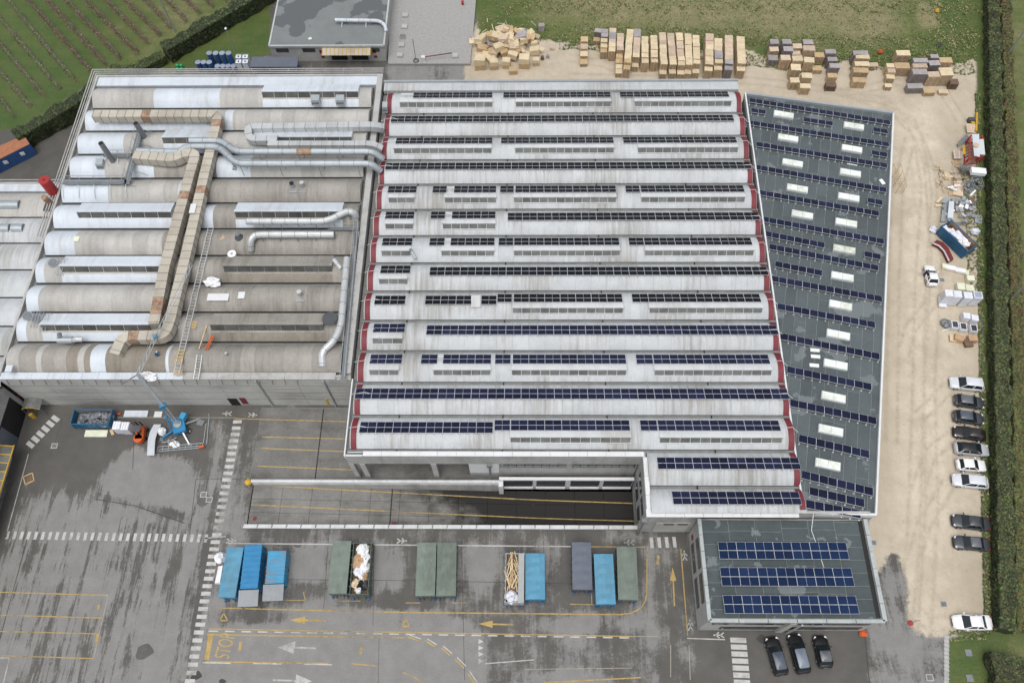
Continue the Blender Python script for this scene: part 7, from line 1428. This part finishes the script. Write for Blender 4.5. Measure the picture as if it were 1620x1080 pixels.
for i in range(9): t_ = i/8; mb.bar((a[0]+(b_[0]-a[0])*t_, a[1]+(b_[1]-a[1])*t_, 1.2), (a[0]+(b_[0]-a[0])*t_, a[1]+(b_[1]-a[1])*t_-1.3, 1.2), .06); mb.bar((a[0]+(b_[0]-a[0])*t_, a[1]+(b_[1]-a[1])*t_-1.3, 0), (a[0]+(b_[0]-a[0])*t_, a[1]+(b_[1]-a[1])*t_-1.3, 1.2), .06)
mb.build('frame', MAT['galv_dark'], T)
for X, Y, w_, lab in ((700, 890, 1.2, 'left of two grey scrap cages below the white box'), (810, 850, 1.5, 'right of two grey scrap cages below the white box')):
    x, y = at(*zA(X, Y), .8); T = thing('scrap_cage', 'grey steel cage of scrap, '+lab, 'cage', (x, y, 0), 0, 'grey scrap cages'); mb = MB(); d = 1.9
    for sx in (-1, 1):
        for sy in (-1, 1): mb.bar((x+sx*w_/2, y+sy*d/2, 0), (x+sx*w_/2, y+sy*d/2, 1.3), .08)
    for z in (.1, .5, .9, 1.3):
        for sx in (-1, 1): mb.bar((x+sx*w_/2, y-d/2, z), (x+sx*w_/2, y+d/2, z), .05)
        for sy in (-1, 1): mb.bar((x-w_/2, y+sy*d/2, z), (x+w_/2, y+sy*d/2, z), .05)
    mb.build('cage', MAT['galv'], T)
    for i in range(8): mb = MB(); mb.obox((x+rg.uniform(-.35, .35), y+rg.uniform(-.7, .7), .3+.1*i), (rg.uniform(.4, 1), .25, .12), rg.random()*3, rot=Matrix.Rotation(rg.random()*3, 3, 'Z') @ Matrix.Rotation(rg.uniform(-.6, .6), 3, 'X')); mb.build('scrap', MAT[rg.choice(['galv_dark', 'film_grey', 'steel_dark'])], T)
mb = MB(); mb.tube([at3(*zA(730, 1000), 1.4), at3(*zA(795, 935), 1.7)], .16, 10); one('pale_tube', 'pale tube sticking out of the right scrap cage', 'tube', mb, MAT['white_sack'])
for i, (X, Y, a) in enumerate(((490, 895, .2), (530, 920, -.6), (570, 880, .1))): x, y = at(*zA(X, Y), .6); mb = MB(); mb.obox((x, y, .6), (1.0, .25, .25), a); one('white_tube', 'short white packing piece, %s of three on the grey board' % ORD[i], 'packing', mb, MAT['white_sack'], 'white packing pieces')
plank('grey_board', 'flat greyish wooden board left of the scrap cages', zA, [(540, 820), (650, 825), (645, 1010), (520, 985)], .35, 'wood_pinkish', 'board'); plank('brown_mat', 'brown rusty mesh mat below the scrap cages', zB, [(690, 95), (790, 100), (795, 180), (690, 180)], .25, 'wood_dark', 'mat')
# heap of grey sheet metal
for i in range(64):
    a, r = rg.random()*6.28, math.sqrt(rg.random()); X, Y = 590+210*r*math.cos(a)*.95, 290+170*r*math.sin(a); x, y = at(*zB(X, Y)); h = .2+1.3*(1-r)*rg.random()+.25
    mb = MB(); w_, d = rg.uniform(.3, 1.0), rg.uniform(.25, .7); mb.box(-w_/2, w_/2, -d/2, d/2, -.02, .02); mb.box(-w_/2, -w_/2+.03, -d/2, d/2, .021, .12); o = mb.build('metal_offcut', MAT[rg.choice(['foil_grey', 'foil_grey', 'galv', 'cool_grey', 'white_sack', 'galv_light', 'galv_dark'])]); o.location = (x, y, h); o.rotation_euler = (rg.uniform(-.6, .6), rg.uniform(-.6, .6), rg.random()*3.1); tag(o, 'bent sheet metal offcut, %s, %s of the scrap heap by the skip' % (['upright', 'flat', 'tilted'][i % 3], '%s %s' % ('far' if Y < 230 else 'near' if Y > 350 else 'middle', 'left' if X < 530 else 'right' if X > 660 else 'centre')), 'offcut', 'sheet metal offcuts')
plank('long_grey_sheet', 'large grey sheet at the left of the metal scrap heap', zB, [(400, 160), (470, 130), (450, 380), (375, 390)], .5, 'cool_grey', 'sheet'); plank('long_pale_sheet', 'long pale blue sheet standing on the metal scrap heap', zB, [(475, 140), (535, 140), (525, 345), (455, 345)], 1.2, 'roof_white', 'sheet'); plank('pale_sheet', 'slanted pale sheet at the top of the metal scrap heap', zB, [(375, 150), (440, 85), (500, 110), (430, 165)], .9, 'cool_grey', 'sheet')
plank('dark_sheet', 'dark slate sheet at the hedge side of the metal heap', zB, [(785, 305), (880, 315), (875, 415), (790, 400)], .3, 'cool_grey', 'sheet'); plank('wood_board', 'tan board left of the metal heap', zB, [(310, 150), (370, 85), (405, 100), (345, 160)], .3, 'wood_pale', 'board'); plank('wood_board', 'second tan board lower left of the metal heap', zB, [(305, 180), (390, 170), (400, 200), (310, 210)], .25, 'wood_pale', 'board')
SK2 = skip('big blue skip with rusty inside full of white waste beside the metal heap', (1504.9, 348.2), (1547.4, 388.2), (1530.8, 397.5), 2.2, MAT['rust'], MAT['blue_skip'])
T0, ce, rz, hl, hw = SK2
for i in range(20):
    u = rg.uniform(-hl+.6, hl-1.6); v = rg.uniform(-hw+.5, hw-.5); x = ce.x+u*math.cos(rz)-v*math.sin(rz); y = ce.y+u*math.sin(rz)+v*math.cos(rz); mb = MB(); mb.obox((0, 0, 0), (rg.uniform(.6, 1.9), rg.uniform(.3, .7), .12)); o = mb.build('white_board', MAT[rg.choice(['white_sack', 'white_wrap', 'white_sack'])]); o.location = (x, y, 1.3+.04*i); o.rotation_euler = (rg.uniform(-.3, .3), rg.uniform(-.25, .25), rz+rg.uniform(-.4, .4)); tag(o, 'white waste board, %s laid in the big blue skip' % ORD[i], 'waste board', 'white boards in the big blue skip')
for i, u in enumerate((.9, 1.6)): x = ce.x+u*math.cos(rz); y = ce.y+u*math.sin(rz); mb = MB(); mb.blob((x, y, 1.8), (.7, .55, .45), 0, 40+i, 12, 7, .3); one('waste_bag', 'crumpled white bag, %s of two at the near end of the big skip' % ('left' if i == 0 else 'right'), 'bag', mb, MAT['white_sack'], 'white bags in the big skip')
x, y = at(*zB(780, 525)); mb = MB(); mb.blob((x, y, .4), (.75, .5, .5), 0, 3, 12, 7, .25); one('foil_bundle', 'round silvery foil bundle between the skip and the hedge', 'bundle', mb, MAT['white_wrap'])
x, y = at(*zB(270, 500)); mb = MB(); mb.blob((x, y, .25), (.6, .7, .35), 0, 4, 12, 7, .35); one('glass_sheet_pile', 'crumpled clear film at the left end of the big blue skip', 'film', mb, MAT['white_wrap'])
# curved red gable piece
cl = [(300, 625), (380, 660), (445, 730), (505, 860)]; mb = MB(); v = []
for (X, Y), (nx2, ny2) in zip(cl, ((-22, 30), (-28, 26), (-32, 18), (-32, 12))):
    a = at(*zB(X+25, Y-15), .7); b_ = at(*zB(X+nx2, Y+ny2), .7); v += [(*a, .7), (*b_, .7), (*a, .05), (*b_, .05)]
for i in range(3): mb.add(v[4*i:4*i+8], [(0, 1, 5, 4), (1, 3, 7, 5), (2, 6, 7, 3), (0, 4, 6, 2)])
mb.add(v[:4], [(0, 2, 3, 1)]); mb.add(v[-4:], [(0, 1, 3, 2)]); T = thing('curved_red_panel', 'curved dark red gable panel with pale edge lying by the blue skip', 'panel', at3(*zB(430, 700))); mb.build('panel', MAT['red_sheet'], T); mb = MB(); mb.tube([(v[4*i+1][0], v[4*i+1][1], .72) for i in range(4)], .12, 6); mb.build('edge', MAT['roof_white_trim'], T)
# crates and wrapped goods
def goods(label, c, X, Y, w_, d, h, m, rz=-.05, top=None, group='wrapped goods by the hedge', name='wrapped_goods'):
    x, y = at(*c(X, Y), h); T = thing(name, label, 'goods', (x, y, 0), rz, group); B = lambda mb, n, mm: mb.build(n, MAT[mm], T, local=True)
    mb = MB(); mb.box(-w_/2, w_/2, -d/2, d/2, .02, .14); B(mb, 'pallet', 'wood_mid'); n = max(1, round(h/.55))
    for i in range(n): z = .15+(h-.15)*i/n; mb = MB(); mb.box(-w_/2+.02*(i % 2), w_/2-.02*(i % 2), -d/2+.015*(i % 2), d/2-.015*(i % 2), z, z+(h-.15)/n-.025); B(mb, 'layer', m)
    if top: mb = MB(); mb.box(-w_/2+.15, w_/2-.15, -d/2+.15, d/2-.15, h-.02, h+.03); B(mb, 'top_cover', top)
    return T
for i, (X, Y) in enumerate(((435, 152), (542, 182))): goods('long white crate lid, %s half of the long box below the skip' % ('left' if i == 0 else 'right'), zC, X, Y, 1.5, .75, .55, 'white_sack', -.25)
goods('cream end piece at the left of the long white box', zC, 365, 135, .55, .8, .5, 'cream', -.2); goods('cream end piece at the right of the long white box', zC, 612, 208, .5, .8, .5, 'cream', -.25); goods('cream box nearest the hedge under the long white box', zC, 650, 265, 1.15, .95, .8, 'cream', -.08)
goods('tall cream box, left of two behind the white stacks', zC, 547, 355, 1.2, 1.2, .9, 'cream', -.1); goods('tall cream box, right of two behind the white stacks', zC, 640, 372, 1.2, 1.1, .8, 'cream', -.05)
for i, (X, Y, h, t_) in enumerate(((422, 427, 2.6, None), (508, 437, 2.6, None), (622, 450, 2.6, None), (728, 447, 2.5, 'drum_top'))): goods('tall stack of white wrapped blocks, %s of four from the left' % ORD[i], zC, X, Y, 1.25, 1.15, h, 'white_wrap', -.08, t_, 'tall white wrapped stacks')
goods('low white wrapped block before the leftmost tall stack', zC, 350, 556, 1.1, .55, .5, 'white_wrap', -.1); goods('low translucent block left of the tall white stacks', zC, 345, 500, .9, .9, .7, 'white_wrap', -.1)
for i, (X, Y) in enumerate(((608, 668), (695, 690))): goods('white wrapped cube, %s of the pair above the dark topped ones' % ('left' if i == 0 else 'right'), zC, X, Y, 1.05, 1.0, 1.2, 'white_wrap', -.15)
for i, (X, Y) in enumerate(((482, 762), (570, 782), (682, 800))): goods('white wrapped pallet with dark top, %s of three from the left' % ORD[i], zC, X, Y, 1.05, 1.25, .9, 'white_wrap', -.1, 'glass_dark', 'dark topped wrapped pallets')
x, y = at(*zC(385, 750), .5); T = thing('film_bundle', 'dark grey film covered bundle with white strap left of the wrapped pallets', 'bundle', (x, y, 0)); mb = MB(); mb.blob((x, y, .4), (.75, .8, .5), 0, 12, 14, 8, .18); mb.build('cover', MAT['galv_dark'], T); mb = MB(); mb.bar((x+.8, y-.6, .2), (x-.7, y-1.1, .1), .12); mb.build('strap', MAT['white_sack'], T)
goods('yellow wooden crate base left of the cardboard box', zC, 462, 905, 1.0, 1.1, .45, 'wood_pale', -.1); goods('brown cardboard box set askew on the wooden crates', zC, 528, 898, 1.3, 1.0, .9, 'cardboard', -.35); goods('dark slatted crate between cardboard box and pinkish box', zC, 625, 955, 1.2, 1.2, .6, 'wood_dark', .1); goods('pinkish brown box at the hedge end of the crates', zC, 675, 905, 1.3, 1.0, .9, 'cardboard', -.02)
# scaffold against the annexe
x, y = at(1419, 290); T = thing('steel_rack', 'rusty brown steel rack standing against the annexe side', 'rack', (x, y, 0)); mb = MB()
for i in range(4):
    for s in (0, 1.1): mb.bar((x-.8+s, y-2.2+1.5*i, 0), (x-.8+s, y-2.2+1.5*i, 2.2), .05)
    for z in (.8, 2.1): mb.bar((x-.8, y-2.2+1.5*i, z), (x+.3, y-2.2+1.5*i, z), .05)
for z in (.8, 2.1):
    for s in (0, 1.1): mb.bar((x-.8+s, y-2.2, z), (x-.8+s, y+2.3, z), .05)
mb.build('frame', MAT['wood_mid'], T)
x, y = at(1396, 287, 8.7); mb = MB(); mb.obox((x, y, 8.6), (.55, 1.0, .1), .4); one('white_sheet', 'small white sheet lying on the membrane roof near its right edge', 'sheet', mb, MAT['white_sack'])
mb = MB(); mb.bar(at3(1340, 259, 8.65), at3(1356, 262, 8.65), .12); one('white_lath', 'white lath lying beside a panel row on the membrane roof', 'lath', mb, MAT['white_sack'])
for i, (px, py, c_) in enumerate(((1365, 1001, 'orange_paint'),)): x, y = at(px, py); mb = MB(); mb.blob((x, y, .15), (.55, .4, .3), 0, 2, 10, 6, .3); one('orange_bush', 'small orange autumn shrub at the office corner', 'shrub', mb, MAT['orange_paint'])
x, y = at(1440, 985); T = thing('road_sign', 'round white road sign with red rim on a post at the yard edge', 'road sign', (x, y, 0)); mb = MB(); mb.tube([(x, y, 0), (x, y, 2.3)], .04, 6); mb.build('post', MAT['galv'], T); mb = MB(); mb.tube([(x, y-.05, 2.2), (x, y-.08, 2.2)], .32, 18); d_ = mb.build('rim', MAT['red_paint'], T); mb = MB(); mb.tube([(x, y-.081, 2.2), (x, y-.09, 2.2)], .24, 18); mb.build('disc', MAT['white_paint'], d_); mb = MB(); mb.cyl((x, y), .35, 0, .14, 12); mb.build('foot', MAT['red_paint'], T)
for i, (px, py, c_, lab) in enumerate(((1391, 85, 'orange_paint', 'small orange plastic fence bag on the grass behind the stacks'), (1484, 74, 'steel_dark', 'small dark bin lying on the grass near the right stacks'), (1481, 20, 'yellow_paint', 'tiny yellow thing by the bare patch in the grass'))): x, y = at(px, py); mb = MB(); mb.blob((x, y, .4), (.4, .4, .5), 0, i, 10, 6, .2); one('grass_litter', lab, 'litter', mb, MAT[c_])
# kerb along the hedge and lawn patch
KB = tag(None or thing('kerb', 'thin concrete kerb between the sandy yard and the hedge', 'kerb', at3(1550, 560)), None)
a, b_ = Vector(at(1547, 150)), Vector(at(1562, 1003))
for i in range(40): p, q = a.lerp(b_, i/40), a.lerp(b_, (i+.97)/40); mb = MB(); mb.bar((*p, .05), (*q, .05), .16); mb.build('kerb_stone', MAT['concrete_dark'], KB)
KB2 = thing('lawn_kerb', 'paved concrete edging along the small lawn patch', 'kerb', at3(1497, 1040))
for i in range(14): p, q = Vector(at(1497, 1004+i*6.5)), Vector(at(1497, 1004+(i+.92)*6.5)); mb = MB(); mb.obox(((p.x+q.x)/2, (p.y+q.y)/2, .04), (.6, (p-q).length, .12), .03); mb.build('edging_stone', MAT['concrete'], KB2)
# ------------------------------------------------------------------ hedges, vines, poles
def leaves(name, boxes, n, size, mats, w=None, parent=None, seed=0, kind=None):
    """leaf clumps scattered through a volume: boxes = list of (P0,P1 along axis, half width, z0, z1)"""
    rr = np.random.default_rng(seed); V = []; Fm = []
    tot = sum((Vector(b_[1])-Vector(b_[0])).length for b_ in boxes)
    for (A_, B_, hw, z0, z1) in boxes:
        A_, B_ = np.array(A_), np.array(B_); L_ = np.linalg.norm(B_-A_); d = (B_-A_)/L_; s = np.array([-d[1], d[0]]); k = int(n*L_/tot)
        u = rr.random(k); v = rr.uniform(-1, 1, k); zt = rr.random(k)
        face = rr.random(k); wob = .12*np.sin(u*L_*1.9)+.1*np.sin(u*L_*.63+2)
        v = np.where(face < .3, -1+.12*rr.random(k), np.where(face < .42, 1-.12*rr.random(k), v)); zt = np.where(face >= .42, 1-.10*rr.random(k)**2, zt)
        c = A_[None, :]+d[None, :]*(u*L_)[:, None]+s[None, :]*(v*hw*(1+wob))[:, None]; z = z0+(z1-z0)*zt*(1+.35*wob)
        th = rr.random(k)*6.28; tl = rr.uniform(-.8, .8, k); sz = size*rr.uniform(.6, 1.4, k)
        ex = np.stack([np.cos(th), np.sin(th), tl*.6], 1)*sz[:, None]; ey = np.stack([-np.sin(th), np.cos(th), rr.uniform(-.7, .7, k)], 1)*(sz*.8)[:, None]
        P = np.concatenate([c, z[:, None]], 1); V.append(np.stack([P-ex-ey*.3, P+ex*.2-ey, P+ex+ey*.3, P-ex*.2+ey], 1).reshape(-1, 3)); 
        pr = np.array(w if w is not None else [1/len(mats)]*len(mats)); pr = pr/pr.sum(); side = (face < .42)
        mi = rr.choice(len(mats), k, p=pr); Fm.append(mi)
    V = np.concatenate(V); mi = np.concatenate(Fm); nf = len(mi)
    if parent is not None: V = V-np.array(woff(parent))
    me = bpy.data.meshes.new(name); me.vertices.add(nf*4); me.vertices.foreach_set('co', V.astype(np.float32).ravel()); me.loops.add(nf*4); me.loops.foreach_set('vertex_index', np.arange(nf*4, dtype=np.int32)); me.polygons.add(nf); me.polygons.foreach_set('loop_start', np.arange(0, nf*4, 4, dtype=np.int32)); me.update(calc_edges=True)
    for m in mats: me.materials.append(m)
    me.polygons.foreach_set('material_index', mi.astype(np.int32)); o = put(name, me, parent)
    if kind: o['kind'] = kind
    return o
def hedge(label, segs, hw, h, n, mats, w, seed, size=.2):
    T = thing('hedge', label, 'hedge', (*segs[0][0], 0)); mb = MB()
    for a, b_ in segs: v = Vector(b_)-Vector(a); c = (Vector(a)+Vector(b_))/2; mb.obox((c.x, c.y, h*.45), (v.length, hw*1.7, h*.9), math.atan2(v.y, v.x))
    mb.build('hedge_core', MAT['hedge_dark'], T); leaves('foliage', [(a, b_, hw, .1, h) for a, b_ in segs], n, size, mats, w, T, seed, 'stuff'); return T
LG, LD, LY, LR_, LBn = MAT['leaf_green'], MAT['leaf_dark'], MAT['leaf_yellow'], MAT['leaf_red'], MAT['leaf_brown']
# right boundary: dark hedge, with a lower band of reddish shrubs behind it
def off_line(px0, px1, n, z=0): return [(at(px0[0]+(px1[0]-px0[0])*i/n, px0[1]+(px1[1]-px0[1])*i/n, z), at(px0[0]+(px1[0]-px0[0])*(i+1)/n, px0[1]+(px1[1]-px0[1])*(i+1)/n, z)) for i in range(n)]
hedge('long dark green hedge along the right side of the sandy yard', off_line((1562, -60), (1581, 1000), 12), 1.0, 2.3, 46000, [LD, LG, LY, LBn], [.60, .30, .04, .06], 1, .17)
T = thing('shrub_row', 'reddish and yellow shrub row growing behind the long dark hedge', 'shrubs', at3(1590, 500)); leaves('foliage', [(a, b_, .85, .2, 1.5) for a, b_ in off_line((1584, -60), (1604, 560), 8)], 15000, .17, [LD, LG, LBn, LR_, LY], [.16, .36, .22, .10, .16], T, 3, 'stuff'); leaves('lower_foliage', [(a, b_, .9, .2, 1.5) for a, b_ in off_line((1604, 560), (1612, 1000), 6)], 15000, .17, [LD, LG, LY, LBn, LR_], [.16, .48, .18, .14, .04], T, 4, 'stuff')
hedge('clipped dark hedge block at the lower right corner', off_line((1585, 1040), (1588, 1110), 1), 1.9, 2.0, 9000, [LD, LG, LBn], [.6, .25, .15], 5, .17)
# top left hedges
hedge('clipped dark hedge running diagonally from the vineyard to the old hall', [(at(38, 232), at(100, 196)), (at(100, 196), at(168, 152))], 1.1, 3.0, 20000, [LD, LG], [.75, .25], 6, .2)
hedge('long dark hedge between vineyard and lawn at the top', [(at(268, 95), at(330, 58)), (at(330, 58), at(445, -10)), (at(445, -10), at(560, -80))], 1.1, 3.0, 26000, [LD, LG], [.78, .22], 7, .2)
hedge('irregular lower green bushes between the two dark hedges', [(at(178, 122), at(225, 118)), (at(225, 116), at(262, 96))], 1.0, 1.7, 7000, [LG, LD], [.55, .45], 8, .22)
VR = [((-2, 152), (24, 186)), ((-6, 106), (50, 170)), ((-6, 62), (74, 156)), ((-4, 24), (96, 142)), ((8, -6), (121, 131)), ((38, -6), (148, 117)), ((68, -6), (170, 106)), ((98, -6), (192, 95)), ((128, -6), (219, 86)), ((160, -6), (236, 71)), ((190, -6), (255, 58)), ((224, -6), (272, 46)), ((257, -6), (296, 36)), ((288, -6), (317, 24)), ((321, -6), (338, 13)), ((350, -8), (360, 4))]
for i, (a, b_) in enumerate(VR):
    A_, B_ = at(*a), at(*b_); grey = i < 5
    T = thing('vine_row', '%s vine row, %s from the left edge of the vineyard' % ('bare grey' if grey else 'brown leafed', ORD[i]), 'vine row', (*B_, 0), 0, 'vine rows in the grass')
    L_ = (Vector(A_)-Vector(B_)).length; n = int(L_*(16 if grey else 36))
    leaves('vine_foliage', [(A_, B_, .2 if grey else .3, .3, 1.1 if grey else 1.3)], n, .08 if grey else .10, [MAT['twig_grey'], LBn] if grey else [LBn, LR_, MAT['twig_grey']], [.7, .3] if grey else [.74, .10, .16], T, 20+i, 'stuff')
    leaves('soil_strip', [(A_, B_, .42, .015, .03)], int(L_*9), .16, [MAT['wood_dark'] if not grey else LBn], None, T, 60+i, 'stuff')
    k = max(2, int(L_/4))
    for j in range(k+1): p = Vector(A_).lerp(Vector(B_), j/k); mb = MB(); mb.bar((p.x, p.y, 0), (p.x, p.y, 1.55), .07); mb.build('post', MAT['twig_grey'], T)
    mb = MB(); mb.bar((*A_, 1.3), (*B_, 1.3), .02); mb.build('wire', MAT['galv_dark'], T)
for px, py, tx, ty, lab in ((277, 50, 253, 0, 'tall pale leaning pole at the end of the vine rows'), (372, 83, 358, 46, 'thin lamp pole on the lawn behind the blue bins')):
    x, y = at(px, py); 
    hgt = 5.5 if px > 300 else 8.0; T = thing('pole', lab, 'pole', (x, y, 0)); mb = MB(); mb.tube([(x, y, 0), (x, y, hgt)], .14 if hgt > 7 else .06, 8); mb.build('shaft', MAT['galv'], T)
    if hgt < 7: mb = MB(); mb.blob((x, y, hgt), (.22, .3, .15), 0, 1, 10, 6, 0, cut=False); mb.build('lamp_head', MAT['white_paint'], T)
x, y = at(1590, 92); T = thing('power_pole', 'leaning grey power pole with white insulators beyond the shrub row', 'pole', (x, y, 0)); mb = MB(); mb.tube([(x, y, 0), (x+.3, y, 9.5)], .14, 8); mb.build('shaft', MAT['galv'], T)
for z in (8.6, 9.3): mb = MB(); mb.bar((x-1.0, y, z), (x+1.4, y, z), .1); mb.build('crossarm', MAT['galv'], T)
for z in (8.6, 9.3):
    for s in (-.9, .2, 1.3): mb = MB(); mb.cyl((x+s, y), .09, z+.05, z+.3, 8); mb.build('insulator', MAT['white_paint'], T)
x, y = at(1592, 478); T = thing('power_pole', 'plain grey pole leaning over the lane right of the shrubs', 'pole', (x, y, 0)); mb = MB(); mb.tube([(x, y, 0), (x+.3, y, 8)], .13, 8); mb.build('shaft', MAT['galv'], T)
for px, py, lab in ((1532, 1032, 'upper of two drain grates in the small lawn'), (1534, 1072, 'lower of two drain grates in the small lawn')):
    x, y = at(px, py); mb = MB(); mb.box(x-.4, x+.4, y-.4, y+.4, .0, .08); one('drain_grate', lab, 'grate', mb, MAT['galv_dark'], 'lawn grates')

# rough tufts in the fields and weeds along the edges of the sand
dm('straw', (.27, .235, .12), .9, .3, .5); dm('tuft_green', (.075, .12, .03), .9, .35, .4)
def tufts(name, label, segs, n, size, mats, w, seed, h=.22):
    o = leaves(name, segs, n, size, mats, w, None, seed, 'stuff'); return tag(o, label, 'grass')
sx = lambda L_: [(at(*a), at(*b), hw, .0, h) for a, b, hw, h in L_]
tufts('grass_tufts', 'rough green and straw tufts over the field behind the pallets', sx([((760, 20), (1540, 20), 7.5, .2), ((800, -30), (1540, -30), 8, .2), ((900, 58), (1210, 60), 2.2, .2), ((1215, 75), (1540, 75), 2.4, .22), ((1290, 98), (1345, 88), 1.0, .2), ((1500, 5), (1520, 80), 3, .25)]), 15000, .13, [MAT['tuft_green'], MAT['straw'], LG], [.45, .40, .15], 91)
tufts('edge_weeds', 'low weeds along the edges of the sandy yard', sx([((1546, 150), (1553, 600), .35, .3), ((1553, 600), (1562, 1003), .35, .3), ((885, 70), (1000, 76), 1.2, .25), ((1085, 84), (1290, 108), 1.4, .25), ((1340, 100), (1540, 108), 1.6, .25), ((1500, 1006), (1560, 1004), .5, .25), ((1530, 270), (1545, 460), 1.0, .2)]), 5200, .15, [MAT['tuft_green'], LG, MAT['straw']], [.4, .35, .25], 92)
